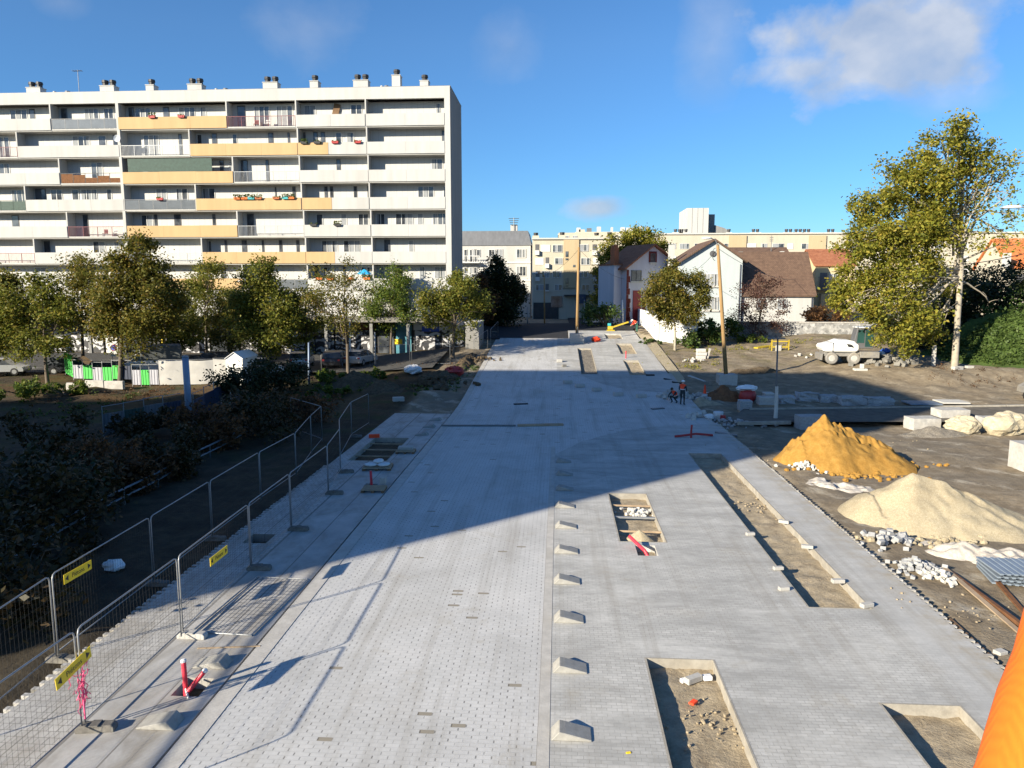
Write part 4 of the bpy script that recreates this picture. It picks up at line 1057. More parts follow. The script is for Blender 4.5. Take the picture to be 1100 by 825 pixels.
def stone_wall():
    a = G(783, 369); c = G(925, 364.5); Yw = 87.0; zt = W(850, 347, Yw).z
    xa, xc = W(783, 360, Yw).x, W(1060, 360, Yw).x
    t = thing('stone_wall', 'long grey stone wall closing the back of the dirt lot', 'wall', ((xa+xc)/2, Yw, 3))
    MB().box(xa, Yw, 1.6, xc, Yw+.4, zt).build('masonry', 'stone_wall', t)
    MB().box(xa-.05, Yw-.06, zt+.003, xc+.05, Yw+.46, zt+.14).build('coping', 'concrete', t)
stone_wall()
# ---------------------------------------------------------------- vegetation
def leaves_obj(name, cl, n, size, m, parent, seed, flat=.35, droop=0.):
    """n leaf-sized quads gathered in the clumps cl = [(centre, radius, share)]"""
    rg = np.random.default_rng(seed)
    c = np.array([tuple(q[0]) for q in cl], float); r = np.array([q[1] for q in cl], float); wt = np.array([q[2] for q in cl], float)
    k = rg.choice(len(cl), n, p=wt/wt.sum())
    P = c[k] + rg.normal(0, .46, (n, 3))*r[k][:, None]*np.array([1, 1, .82])
    nrm = rg.normal(0, 1, (n, 3)); nrm[:, 2] = np.abs(nrm[:, 2])+flat; nrm /= np.linalg.norm(nrm, axis=1)[:, None]
    a = np.cross(nrm, rg.normal(0, 1, (n, 3))); a /= np.linalg.norm(a, axis=1)[:, None]; b = np.cross(nrm, a)
    s = size*rg.uniform(.6, 1.35, n)[:, None]
    a *= s; b *= s*.62
    off = np.zeros(3)
    if parent is not None: off = np.array(parent.location)
    V = np.stack([P-a-b*.25, P-a*.1-b, P+a, P-a*.1+b], 1).reshape(-1, 3)-off
    me = bpy.data.meshes.new(name); me.vertices.add(4*n); me.vertices.foreach_set('co', V.ravel().astype(np.float32))
    me.loops.add(4*n); me.loops.foreach_set('vertex_index', np.arange(4*n, dtype=np.int32))
    me.polygons.add(n); me.polygons.foreach_set('loop_start', np.arange(0, 4*n, 4, dtype=np.int32)); me.polygons.foreach_set('loop_total', np.full(n, 4, dtype=np.int32))
    me.materials.append(MATS[m]); me.update(calc_edges=True); me.validate()
    o = bpy.data.objects.new(name, me); COL.objects.link(o)
    if parent is not None: o.parent = parent
    return o
def clumps(blobs, per, rnd, shrink=.42):
    """split every (centre, radius) into clumps that sit mostly near its surface, so gaps stay between them"""
    out = []
    for bb in blobs:
        c, r = bb[0], bb[1]; wt = bb[2] if len(bb) > 2 else 1.
        for _ in range(per):
            d = Vector((rnd.gauss(0,1), rnd.gauss(0,1), rnd.gauss(0,1))).normalized()
            q = r*rnd.uniform(.35, 1.)
            out.append((c + Vector((d.x*q, d.y*q, d.z*q)), r*shrink*rnd.uniform(.55, 1.25), rnd.uniform(.5, 1.6)*wt*r*r))
    return out
def limb(b, p, q, r0, r1, rnd, n=5, wob=.12, sides=6):
    p, q = Vector(p), Vector(q); L = (q-p).length; pts = []
    for i in range(n+1):
        t = i/n; w_ = 0 if i in (0, n) else wob*L*.35
        pts.append(p.lerp(q, t)+Vector((rnd.uniform(-w_,w_), rnd.uniform(-w_,w_), rnd.uniform(-w_*.3,w_)+.06*L*math.sin(math.pi*t))))
    b.tube(pts, [r0+(r1-r0)*i/n for i in range(n+1)], sides); return pts
def tree(name, label, bpx, bpy_, blobs, m, n, size, bark='bark', r0=.16, fork=None, per=9, seed=1, group='trees in the row before the white block', twigs=3, shrink=.42, base=None, Y=None, depth=1., cat='tree', grow=None):
    if grow is None: grow = 1.16 if group.startswith('trees in the row') else 1.
    rnd = random.Random(seed)
    p = base if base is not None else G(bpx, bpy_)
    p = Vector((p.x, p.y, p.z)); p.z = ground_z(p.x, p.y)-.06
    t = thing(name, label, cat, p, 0, group)
    bl = []
    for q in blobs:
        Yq = p.y+(q[3] if len(q) > 3 else rnd.uniform(-.5, .5)*q[2]*p.y/790*depth)
        bl.append((W(q[0], q[1], Yq), q[2]*p.y/790.0*grow, q[4] if len(q) > 4 else 1.))
    zs = [q[0].z for q in bl]; top = max(bl, key=lambda q: q[0].z)[0]
    fz = p.z+.35*(max(zs)-p.z) if fork is None else W(bpx, fork, p.y).z
    f = Vector((p.x+(top.x-p.x)*.15, p.y, fz)); b = MB()
    b.tube([p-Vector((0,0,.15)), p+Vector((0,0,.25)), p.lerp(f, .5)+Vector((rnd.uniform(-.06,.06),0,0)), f], [r0*1.5, r0*1.08, r0*.9, r0*.78], 9)
    b.tube([f, f.lerp(top, .5)+Vector((rnd.uniform(-.2,.2), rnd.uniform(-.2,.2), 0)), top], [r0*.78, r0*.42, r0*.08], 7)
    for c, r, _w in bl:
        s = f.lerp(top, rnd.uniform(0, .45)) if c.z > f.z else f.lerp(p, rnd.uniform(0, .2))
        pts = limb(b, s, c, r0*.42, r0*.12, rnd)
        for _ in range(twigs):
            d = Vector((rnd.gauss(0,1), rnd.gauss(0,1), rnd.gauss(.25,1))).normalized()
            limb(b, pts[rnd.randint(2, 5)], c+d*r*rnd.uniform(.6, 1.05), r0*.13, r0*.03, rnd, 3, .1, 4)
    b.build('trunk', bark, t, smooth=True)
    leaves_obj('crown', clumps(bl, int(per*1.6), rnd, shrink*1.35), int(n*4.0), size*.74, m, t, seed)
    return t
# the row in front of the white slab
tree('street_tree', 'yellow green broad tree low over the dark verge at the frame edge', 51, 411, [(40,345,30),(18,335,26),(60,362,20),(28,370,20),(70,330,22),(5,352,24),(44,312,20)], 'leaf_olive', 4600, .17, per=8, seed=2)
tree('street_tree', 'thin brown tree with a see-through crown, beside the tall conical one', 91, 400, [(80,310,22),(100,300,20),(72,335,18),(98,335,22),(86,285,14),(108,322,14)], 'leaf_brown', 2300, .15, per=8, seed=3)
tree('street_tree', 'tallest conical tree of the row, its tip up to the ochre balconies', 129, 412, [(150,262,15),(140,285,20),(163,290,20),(128,310,24),(158,318,26),(178,335,20),(120,345,24),(150,352,28),(182,312,14),(112,325,16)], 'leaf_brown', 6600, .17, r0=.2, per=10, seed=4)
tree('street_tree', 'grey green airy tree above the white sheeted fence', 222, 384, [(205,310,20),(228,302,20),(245,322,16),(215,335,20),(238,340,16),(195,330,14),(222,287,12)], 'leaf_olive', 2600, .16, per=8, seed=5)
tree('street_tree', 'dense brown olive tree beside the slim lamp post and white van', 289, 402, [(280,305,20),(262,325,18),(302,320,18),(276,345,24),(300,350,20),(257,350,14),(284,288,12),(290,368,14),(312,340,12)], 'leaf_olive', 5200, .17, per=9, seed=6)
tree('street_tree', 'nearly bare tree showing its branches in front of the graffiti shutters', 374, 405, [(350,310,22),(370,300,20),(388,320,14),(340,330,18),(365,335,20),(378,352,12),(330,318,10)], 'leaf_brown', 1300, .13, per=8, seed=7, twigs=8)
tree('street_tree', 'fresh green slim tree in front of the teal shop fascia', 420, 380, [(418,305,18),(405,320,16),(432,318,18),(415,338,20),(438,338,12),(425,296,10),(398,338,10)], 'leaf_green', 3000, .15, per=8, seed=8, r0=.13)
tree('street_tree', 'olive brown tree at the end of the shop row, by the pale end wall', 487, 383, [(488,310,18),(470,325,18),(503,322,18),(484,338,20),(462,338,10),(510,335,14),(492,298,10)], 'leaf_olive', 3800, .16, per=8, seed=9)
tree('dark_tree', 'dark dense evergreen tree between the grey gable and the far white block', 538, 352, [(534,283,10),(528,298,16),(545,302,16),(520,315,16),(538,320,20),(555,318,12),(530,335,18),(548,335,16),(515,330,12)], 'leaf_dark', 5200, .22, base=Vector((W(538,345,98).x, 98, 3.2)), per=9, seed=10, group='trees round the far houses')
tree('rust_tree', 'rust coloured tree leaning against the dark evergreen', 518, 360, [(512,312,12),(520,325,12),(508,330,12),(517,300,8),(524,338,8)], 'leaf_rust', 1700, .17, base=Vector((W(516,345,93).x, 93, 3.0)), per=8, seed=12, group='trees round the far houses')
tree('bright_tree', 'bright yellow green tree rising behind the lilac gabled house', 668, 345, [(668,262,16),(690,258,16),(655,275,14),(705,268,12),(650,298,14),(668,300,20),(648,325,14),(662,330,16),(690,275,16)], 'leaf_plane', 5200, .27, base=Vector((W(668,345,116).x, 116, 3.4)), per=9, seed=13, group='trees round the far houses')
tree('street_tree', 'low yellowish tree filling the gap over the covered van', 183, 392, [(180,325,22),(195,345,20),(170,350,18),(186,365,16),(205,360,14)], 'leaf_olive', 2600, .16, per=8, seed=16)
tree('street_tree', 'olive tree between the airy tree and the slim lamp post', 246, 388, [(246,330,20),(236,352,18),(258,345,18),(248,368,14)], 'leaf_brown', 2200, .16, per=8, seed=17)
tree('street_tree', 'thin yellow green tree between the lamp post and the nearly bare tree', 330, 396, [(328,325,18),(318,345,16),(340,342,14),(330,362,12)], 'leaf_olive', 1500, .15, per=8, seed=18)
tree('street_tree', 'broad olive tree cut off by the frame edge', -4, 404, [(-5,320,26),(8,340,22),(-20,345,24),(2,365,18),(14,308,16)], 'leaf_brown', 3600, .17, per=8, seed=19)
# right hand lot
tree('round_tree', 'small round olive and rust tree at the white wall corner', 725, 374, [(725,300,17),(708,312,16),(744,308,16),(728,325,20),(705,328,14),(750,325,13),(716,338,13),(740,338,13),(722,288,9),(757,316,9),(697,318,9)], 'leaf_brown', 6200, .15, bark='bark_pale', r0=.13, per=10, seed=14, group='trees on the dirt lot', fork=350)
tree('purple_tree', 'bare purplish tree against the long brown roof', 814, 370, [(805,320,18),(828,312,16),(815,335,20),(840,330,12),(795,340,14),(822,300,12),(835,350,12),(808,352,12)], 'leaf_purple', 1500, .13, r0=.12, per=8, seed=15, twigs=9, group='trees on the dirt lot', base=Vector((W(814,366,85.5).x, 85.5, 2.6)))
PB = [(1018,160,24),(990,175,24),(1045,165,22),(965,200,24),(1000,205,28),(1035,195,24),(940,230,24),(975,240,28),(1012,235,24),(925,258,20),(955,270,28),(990,275,26),(938,300,26),(970,305,28),(1003,305,18),(922,322,22),(955,335,26),(985,338,22),(1066,172,20,0,.30),(1078,205,18,0,.22),(1062,250,18,0,.16),(1085,262,14,0,.2),(1052,225,18,0,.16),(1090,232,16,0,.25),(1050,190,20,0,.3),(1078,185,14,0,.3),(1040,215,20,0,.25),(1035,255,20,0,.18),(1030,145,12),(912,300,18),(906,322,14),(948,355,15),(970,365,18),(945,255,20),(980,250,22),(915,270,16),(950,215,16),(985,225,22),(1005,240,20),(1000,358,14),(934,335,12),(918,225,12)]
def plane_tree():
    rnd = random.Random(21)
    t = tree('plane_tree', 'tall plane tree, leafy one side and bare the other, over the white machine', 1025, 399, PB, 'leaf_plane', 12500, .19, bark='bark_pale', r0=.27, per=10, seed=21, fork=285, group='trees on the dirt lot', twigs=5, shrink=.37, depth=1.6, grow=1.08)
    p = Vector(t.location); b = MB()
    for a, c in (((1022,300),(965,345)),((1026,285),(1095,262)),((1024,290),(1050,170)),((1024,275),(1012,150)),((1025,262),(1085,210)),((1022,310),(985,260)),((1027,300),(1062,325)),((1025,240),(1075,175)),((1024,330),(1000,345)),((1024,250),(1040,150)),((1026,270),(1062,200))):
        pts = limb(b, W(*a, p.y), W(c[0], c[1], p.y+rnd.uniform(-2,2)), .11, .03, rnd, 6, .1, 6)
        for _ in range(5):
            i = rnd.randint(2, 6); q = pts[i]+Vector((rnd.uniform(-1,1), rnd.uniform(-1,1), rnd.uniform(.1,1.3)))
            limb(b, pts[i], q, .03, .008, rnd, 3, .15, 4)
    b.build('limb', 'bark_pale', t, smooth=True)
plane_tree()
def shrub(name, label, blobs, m, n, size, base, seed, group, per=10, cat='shrub', shrink=.45):
    rnd = random.Random(seed); p = Vector(base); p.z = ground_z(p.x, p.y)
    t = thing(name, label, cat, p, 0, group)
    bl = [(p+Vector(q[:3]), q[3]) for q in blobs]; b = MB()
    for c, r in bl:
        for _ in range(3): limb(b, p+Vector((rnd.uniform(-.2,.2), rnd.uniform(-.2,.2), -.05)), c+Vector((rnd.uniform(-r,r)*.6, rnd.uniform(-r,r)*.6, rnd.uniform(-.2,.8)*r)), .035, .008, rnd, 4, .12, 4)
    b.build('stem', 'bark', t); leaves_obj('foliage', clumps(bl, int(per*1.5), rnd, shrink*1.15), int(n*1.6), size, m, t, seed)
    return t
def blob_shrub(w_, h, seed, k=6):
    r = random.Random(seed); o = []
    for i in range(k):
        q = r.uniform(.28, .42)*min(w_, h); o.append((r.uniform(-.5,.5)*w_, r.uniform(-.5,.5)*w_, r.uniform(q*.6, max(q*.7, h-q)), q))
    return o
# dark shrubs of the shaded bank on the left
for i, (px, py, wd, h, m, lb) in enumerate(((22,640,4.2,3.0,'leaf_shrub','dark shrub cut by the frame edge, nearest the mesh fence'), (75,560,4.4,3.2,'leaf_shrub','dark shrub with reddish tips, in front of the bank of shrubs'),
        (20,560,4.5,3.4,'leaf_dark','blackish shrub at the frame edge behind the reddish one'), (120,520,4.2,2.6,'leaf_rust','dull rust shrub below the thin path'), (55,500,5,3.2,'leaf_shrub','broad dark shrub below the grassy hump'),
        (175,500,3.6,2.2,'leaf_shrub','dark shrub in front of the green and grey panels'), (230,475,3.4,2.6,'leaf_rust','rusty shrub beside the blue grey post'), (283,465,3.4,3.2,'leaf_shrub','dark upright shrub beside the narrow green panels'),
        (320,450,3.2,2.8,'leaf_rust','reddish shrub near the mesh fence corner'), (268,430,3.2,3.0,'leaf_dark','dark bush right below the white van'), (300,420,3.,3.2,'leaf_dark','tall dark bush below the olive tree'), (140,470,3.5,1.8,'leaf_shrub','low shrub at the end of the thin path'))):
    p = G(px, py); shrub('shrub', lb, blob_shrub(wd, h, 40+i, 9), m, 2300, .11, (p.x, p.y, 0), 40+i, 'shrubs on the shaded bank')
for i, (px, py, wd, h, lb) in enumerate(((30,428,4,1.6,'green bush on the sunlit hump before the hoarding'), (72,424,3.6,1.4,'low yellow green bush at the concrete kerb of the hoarding'), (355,412,3,1.3,'green bush behind the parked silver car'), (395,408,3,1.1,'low green weeds beside the white bag'), (350,425,3,1.,'small green bush in front of the parked cars'))):
    p = G(px, py); shrub('bush', lb, blob_shrub(wd, h, 60+i, 7), 'leaf_green', 1500, .10, (p.x, p.y, 0), 60+i, 'green bushes by the car park')
for i, (px, py, Yb, wd, h, m, nn, lb) in enumerate(((762,366,82,6.0,3.0,'leaf_ivy',3600,'dark green bush at the foot of the white gabled house'), (885,345,91,4.5,3.2,'leaf_rust',1600,'brown hedge plant over the stone wall beside the yellow house'), (700,372,82,2.6,.7,'leaf_ivy',600,'low green plants at the white wall corner'), (738,371,82,3,.9,'leaf_green',800,'low green plants under the round tree'), (800,366,85,4,1.1,'leaf_green',900,'weeds at the foot of the stone wall'),
        (1062,330,80,10,9,'leaf_dark',11000,'big dark bush behind the plane tree trunk'), (1095,330,76,6,6.5,'leaf_ivy',4000,'green bush under the orange roof'), (1015,350,78,8,6.,'leaf_dark',4600,'dark bush in the gap behind the machine'), (985,360,79,5,4,'leaf_dark',2600,'dark bush hidden under the plane leaves'), (650,345,98,4,4,'leaf_ivy',1700,'dark green bush beside the lilac house wing'))):
    q = W(px, 345, Yb); shrub('bush', lb, blob_shrub(wd, h, 80+i, 10), m, nn, .16 if h > 2 else .1, (q.x, Yb, 0), 80+i, 'bushes round the lot')
# ivy covered bank at the edge of the lot
def ivy_bank():
    c = W(1095, 380, 68.5); vs = []; fs = []; nx, ny = 46, 30
    for j in range(ny+1):
        for i in range(nx+1):
            u, v = i/nx, j/ny; x = c.x-6.3+17*u; y = 66.2+9*v
            h = 3.9*sstep(0, .42, u*.9+.1*hn(x, y, .4))*sstep(-.02, .5, v+.05*hn(x, y, .6, 2))
            vs.append((x, y, ground_z(x, y)-.1+h+(.35*hn(x, y, .8, 5)+.22*hn(x, y, 2.2, 6))*min(1, h)))
    fs = [(j*(nx+1)+i, j*(nx+1)+i+1, (j+1)*(nx+1)+i+1, (j+1)*(nx+1)+i) for j in range(ny) for i in range(nx)]
    me = bpy.data.meshes.new('bank'); me.from_pydata(vs, [], fs); me.materials.append(MATS['moss_bank']); me.polygons.foreach_set('use_smooth', [True]*len(fs))
    o = bpy.data.objects.new('terrain_bank', me); COL.objects.link(o); struct(o)
    rnd = random.Random(4); cl = []
    for v in vs:
        if v[2] > ground_z(v[0], v[1])+.15 and v[0] < c.x+7 and v[1] < 73: cl.append((Vector(v)+Vector((0,0,.06)), .24, rnd.uniform(.3, 1.5)))
    o = leaves_obj('ivy', cl, 15000, .13, 'leaf_ivy', None, 9, .3); tag(o, 'ivy and grass covering the bank under the orange roof', 'ivy', kind='stuff')
ivy_bank()
# rough grass and weeds: nobody could count the blades
def grass(name, label, spots, n, size, m, seed):
    rnd = random.Random(seed); cl = []
    for (px, py, r) in spots:
        p = G(px, py)
        for _ in range(14):
            x = p.x+rnd.gauss(0, .5)*r; y = p.y+rnd.gauss(0, .5)*r
            cl.append((Vector((x, y, ground_z(x, y)+.06)), rnd.uniform(.12, .5), rnd.uniform(.4, 1.5)))
    o = leaves_obj(name, cl, n, size, m, None, seed, .1); tag(o, label, 'grass', kind='stuff')
grass('grass', 'rough grass and weeds on the shaded verges beside the fences', [(60,440,4),(100,432,3),(20,445,4),(370,420,3),(420,415,2.5),(330,430,3),(500,405,2),(470,415,2.5),(515,395,1.5)], 5200, .075, 'leaf_ivy', 31)
grass('grass', 'yellowed grass along the gravel path and round tree', [(700,380,2),(715,390,2),(740,393,2),(760,388,2.2),(790,372,2),(690,372,1),(835,372,2),(862,368,2),(760,376,2.)], 3000, .06, 'leaf_plane', 32)
grass('leaves', 'fallen brown leaves lying along the hoarding and under the trees', [(100,425,3.5),(140,420,3.5),(180,418,3),(120,430,3),(160,425,3),(440,392,2.5),(480,390,2.5),(460,385,2),(1010,400,3),(1040,410,4),(1070,405,3)], 4200, .05, 'leaf_rust', 33)
# ---------------------------------------------------------------- things of the building site
def PX(px, py, xp):
    d = ray(px, py); t = xp/d.x; return Vector((xp, d.y*t, HC+d.z*t))
def road(x, y): return Vector((x, y, ramp(y)))
# mesh fence panels ------------------------------------------------
def fence_panel(p, q, label, group, h=2.0, lift=.12, up=Vector((0,0,1)), name='mesh_fence_panel'):
    p, q = Vector(p), Vector(q); d = (q-p); L = d.length; d.normalize(); nrm = d.cross(up).normalized()
    t = thing(name, label, 'fence panel', p, 0, group)
    a = p+d*.05; c = q-d*.05; L2 = (c-a).length
    def at(u, v): return a+d*u+up*v
    b = MB(); r = .018
    b.tube([at(0,.0), at(0,h-.12), at(.035,h-.03), at(.12,h), at(L2-.12,h), at(L2-.035,h-.03), at(L2,h-.12), at(L2,0)], r, 7)
    b.tube([at(.02,lift+.02), at(L2-.02,lift+.02)], .016, 6); b.build('frame', 'galvanised', t, smooth=True)
    b = MB(); n = int(L2/.12); w_ = .0013
    for i in range(1, n):
        u = L2*i/n; b.beam(at(u, lift+.03), at(u, h-.02), w_*2, w_*2)
    m = int((h-lift)/.26)
    for j in range(1, m):
        v = lift+(h-lift)*j/m; b.beam(at(.02, v)+nrm*.005, at(L2-.02, v)+nrm*.005, w_*2, w_*2)
    b.build('mesh', 'wire_dark', t)
    return t
def foot(x, y, z, rz, label, m='foot_rubber'):
    t = MB().extr([(-.34,-.11,0),(-.36,-.09,.0),(-.36,-.09,.09),(-.31,-.08,.14),(.31,-.08,.14),(.36,-.09,.09),(.36,-.09,0)], (0,.2,0)).box(-.09,-.125,.141,.09,.11,.165).build('fence_foot', m, bevel=.012)
    t.location = (x, y, z); t.rotation_euler = (0, 0, rz)
    tag(t, label, 'fence foot', 'feet under the mesh fence panels'); return t
NB = 'mesh fence panels standing on the walkway'
near = [(-9.12,9.0),(-9.08,12.66),(-9.10,16.46),(-9.22,20.81),(-9.30,24.42),(-9.41,28.98),(-9.94,32.48),(-11.2,36.6),(-11.9,41.2),(-12.0,45.6)]
lb = ['mesh fence panel carrying the lowest yellow sign, cut by the frame corner', 'mesh fence panel running from the pink net to the next concrete foot', 'mesh fence panel carrying the upper yellow sign on the walkway',
      'mesh fence panel in shade, first one past the upper walkway sign', 'mesh fence panel in shade, second one past the upper walkway sign', 'mesh fence panel in shade, turned slightly towards the dirt, beside the plank pile',
      'mesh fence panel leaving the walkway obliquely towards the dirt', 'mesh fence panel beside the square tree pit, first on the dirt', 'mesh fence panel beside the end of the walkway, last of its line']
for i in range(len(near)-1):
    (x0, y0), (x1, y1) = near[i], near[i+1]
    z0 = 0 if x0 > -11 else ground_z(x0, y0); z1 = 0 if x1 > -11 else ground_z(x1, y1)
    fence_panel((x0,y0,z0+.06), (x1,y1,z1+.06), lb[i], NB)
fl = ['dark foot with a mossy block at the pink net post', 'pale concrete foot lying beside the lying fence frame', 'dark foot at the head of the lying fence frame', 'dark foot in shade, next past the lying fence frame', 'foot in shade under the last straight walkway post', 'foot in shade below the oblique fence panel', 'foot on the dirt beside the square tree pit', 'foot on the dirt at the end of the walkway']
for i, (x, y) in enumerate(near[1:-1]):
    foot(x+.24, y+.02, 0 if x > -11 else ground_z(x, y), R((8, -4, 3, 0, 5, 10, 0, 4)[i]), fl[i], 'concrete' if i == 1 else 'foot_rubber')
far = [(-11.45,11.6),(-11.53,15.39),(-11.86,20.07),(-11.85,23.77),(-11.95,28.2),(-12.0,32.4),(-12.7,36.6),(-13.3,40.2)]
lb = ['mesh fence panel on the dirt verge, cut by the frame edge', 'mesh fence panel on the dirt verge carrying a yellow arrow sign', 'leaning mesh fence panel on the verge, next past the arrow sign', 'mesh fence panel on the verge, second past the arrow sign', 'mesh fence panel on the verge, third past the arrow sign', 'mesh fence panel on the verge just before the line bends away', 'mesh fence panel on the verge after the bend']
for i in range(len(far)-1):
    (x0, y0), (x1, y1) = far[i], far[i+1]
    fence_panel((x0,y0,ground_z(x0,y0)+.1), (x1,y1,ground_z(x1,y1)+.1), lb[i], 'mesh fence panels along the dirt verge')
fence_panel((-13.3,40.2,ground_z(-13.3,40.2)+.08), (-16.2,43.2,ground_z(-16.2,43.2)+.08), 'mesh fence panel turned across, closing the corridor by the rusty shrubs', 'mesh fence panels along the dirt verge')
for i, (x, y) in enumerate(far[1:4]): foot(x+.1, y, ground_z(x, y), R(4*i-3), ('foot on the verge at the yellow arrow sign panel, nearest post', 'foot on the verge under the leaning post', 'foot on the verge, third along the dirt')[i])
# the frame that lies on the walkway
c = [G(*q) for q in ((206,680),(288,685),(349,619),(268,616))]
up = (c[3]-c[0]); dn = (c[1]-c[0])
def lying_panel():
    o = c[0]+Vector((0,0,.035)); e1 = dn.normalized(); e2 = (up-e1*up.dot(e1)).normalized(); w_, h_ = 1.55, 3.5
    t = thing('mesh_fence_panel', 'mesh fence frame lying flat on the walkway between two feet', 'fence panel', o, 0, NB)
    b = MB(); P = lambda u, v: o+e1*u+e2*v
    b.tube([P(0,0), P(w_,0), P(w_,h_), P(0,h_), P(0,0)], .022, 6); b.tube([P(.14,0), P(.14,h_)], .018, 5); b.build('frame', 'galvanised', t)
    b = MB()
    for i in range(1, 13): b.beam(P(w_*i/13, .02), P(w_*i/13, h_-.02), .004, .004)
    for j in range(1, 16): b.beam(P(.02, h_*j/16), P(w_-.02, h_*j/16), .004, .004)
    b.build('mesh', 'wire_dark', t)
lying_panel()
# fence panels far left of the road end and in front of the shops
def fp_px(a, b_, label, grp='mesh fence panels near the shops', h=2.0):
    p, q = G(*a), G(*b_); p.z = ground_z(p.x, p.y)+.05; q.z = ground_z(q.x, q.y)+.05; fence_panel(p, q, label, grp, h)
fp_px((442,389), (484,391), 'mesh fence panel with its dark zigzag brace before the shop fronts'); fp_px((400,393), (441,389), 'mesh fence panel before the teal shop fascia')
fp_px((345,403), (398,394), 'mesh fence panel before the silver car'); fp_px((509,384), (524,372), 'mesh fence panel beside the pale end wall'); fp_px((527,371), (535,360), 'mesh fence panel at the mouth of the black asphalt')
fp_px((30,397), (62,395), 'mesh fence panel before the dark cars by the frame edge')
# yellow footpath signs -------------------------------------------
def text_mesh(txt, size):
    cu = bpy.data.curves.new('t', 'FONT'); cu.body = txt; cu.size = size; cu.align_x = 'CENTER'; cu.align_y = 'CENTER'; cu.extrude = .002; cu.resolution_u = 3
    o = bpy.data.objects.new('t', cu); COL.objects.link(o); dg = bpy.context.evaluated_depsgraph_get()
    me = bpy.data.meshes.new_from_object(o.evaluated_get(dg)); bpy.data.objects.remove(o); bpy.data.curves.remove(cu); return me
TXT = text_mesh('Piétons', .155); TXT.materials.append(MATS['sign_black'])
def yellow_sign(a, c, xp, label, tilt=0):
    p, q = PX(*a, xp), PX(*c, xp); m = (p+q)/2; d = q-p; ang = math.atan2(d.y, d.x)
    t = thing('footpath_sign', label, 'sign', m, 0, 'yellow footpath signs on the mesh fences')
    L, H = 1.02, .23
    pl = MB().box(-L/2, -.006, -H/2, L/2, .006, H/2).build('plate', 'sign_yellow', t, world=False)
    tx = bpy.data.objects.new('lettering', TXT); COL.objects.link(tx); tx.parent = pl; tx.rotation_euler = (math.pi/2, 0, 0); tx.location = (0, -.0075, 0)
    for s in (-1, 1): MB().extr([(s*.47,-.0065,0),(s*.36,-.0065,.07),(s*.36,-.0065,-.07)], (0,-.002,0)).build('arrow', 'sign_black', pl, world=False)
    t.rotation_euler = (0, -math.asin(max(-1, min(1, d.z/d.length)))*.6+tilt, ang); return t
yellow_sign((66,732), (92,703), -8.99, 'yellow footpath sign lowest down, over the pink net'); yellow_sign((226,604), (244,590), -9.12, 'yellow footpath sign on the walkway fence in the shade')
yellow_sign((70,622), (97,607), -11.48, 'yellow footpath sign with black arrows on the verge fence')
def pink_net():
    p = PX(87, 735, -9.0); rnd = random.Random(2); b = MB()
    for k in range(26):
        q = p+Vector((rnd.uniform(-.02,.05), rnd.uniform(-.08,.08), rnd.uniform(-.25,.3))); pts = [q]
        for i in range(5): q = q+Vector((rnd.uniform(-.05,.05), rnd.uniform(-.06,.06), rnd.uniform(-.14,.06))); pts.append(q)
        b.tube(pts, .009, 4)
    b.tube([p+Vector((.03,0,-.1)), p+Vector((.03,0,-.7))], .018, 5)
    tag(b.build('warning_net', 'pink_net'), 'tangle of pink plastic net tied to the fence post', 'net')
pink_net()
def paper_bag(px, py, label, m, s, seed, name='plastic_bag', cat='bag', dz=.0):
    p = G(px, py); z = ground_z(p.x, p.y) if (p.x > 10 or p.x < -11 or p.y > 48) else 0
    if -7.1 < p.x < 9.9: z = ramp(p.y)
    rnd = random.Random(seed); b = MB(); b.ball((p.x, p.y, z+s*.5+dz), s, s*.8, s*.55, 12, 8, 0, .22, rnd)
    return tag(b.build(name, m), label, cat)
paper_bag(122, 607, 'crumpled pale plastic sheet on the dark dirt behind the fence', 'tarp_white', .32, 1)
paper_bag(444, 401, 'white rubble bag standing on the dirt by the walkway end', 'bag_white', .75, 2, 'rubble_bag')
paper_bag(488, 402, 'dark red tarpaulin heap beside the road kerb', 'red_paint', .8, 3, 'tarpaulin', 'tarpaulin')
# wedge kerb stones ------------------------------------------------
def wedge(x0, y0, label, mirror=False, s=.92):
    prof = [(0,0),(.17,.19),(.3,.165),(.84,.03),(.84,0)]
    if mirror: prof = [(.84-a, z) for a, z in reversed(prof)]
    b = MB().extr([(a*s, 0, z*s) for a, z in prof], (0,.47*s,0)); o = b.build('wedge_stone', 'wedge_concrete', bevel=.012)
    o.location = road(x0, y0)+Vector((0,0,.002)); tag(o, label, 'wedge stone', 'concrete wedge stones along the paving'); return o
wl = ['nearest','second','third','fourth','fifth','last in the sun','first in the shade','second in the shade','third in the shade','fourth in the shade']
wlab = ['concrete wedge closest to the open planting bed, lowest of the sunlit file', 'concrete wedge second up the sunlit file by the centre strip', 'concrete wedge third up the sunlit file by the centre strip', 'concrete wedge fourth up the sunlit file by the centre strip', 'concrete wedge fifth up the sunlit file by the centre strip', 'concrete wedge last in the sun, just before the shadow edge',
        'concrete wedge first inside the shadow by the centre strip', 'concrete wedge second inside the shadow by the centre strip', 'concrete wedge third inside the shadow by the centre strip', 'concrete wedge at the far end of the shaded file']
for i in range(10): wedge(-.075+.01*(i % 3), 12.9+2.46*i, wlab[i])
wedge(-8.1, 12.75, 'cream concrete wedge below the hole with pink pipes', True); wedge(-8.14, 15.05, 'cream concrete wedge just above the hole with pink pipes', True)
for i, y in enumerate((41.2, 43.6, 46.0)): wedge(-8.2, y, ('wedge stone in shade past the square tree pit', 'wedge stone in shade midway to the walkway end', 'wedge stone in shade nearest the walkway end')[i], True)
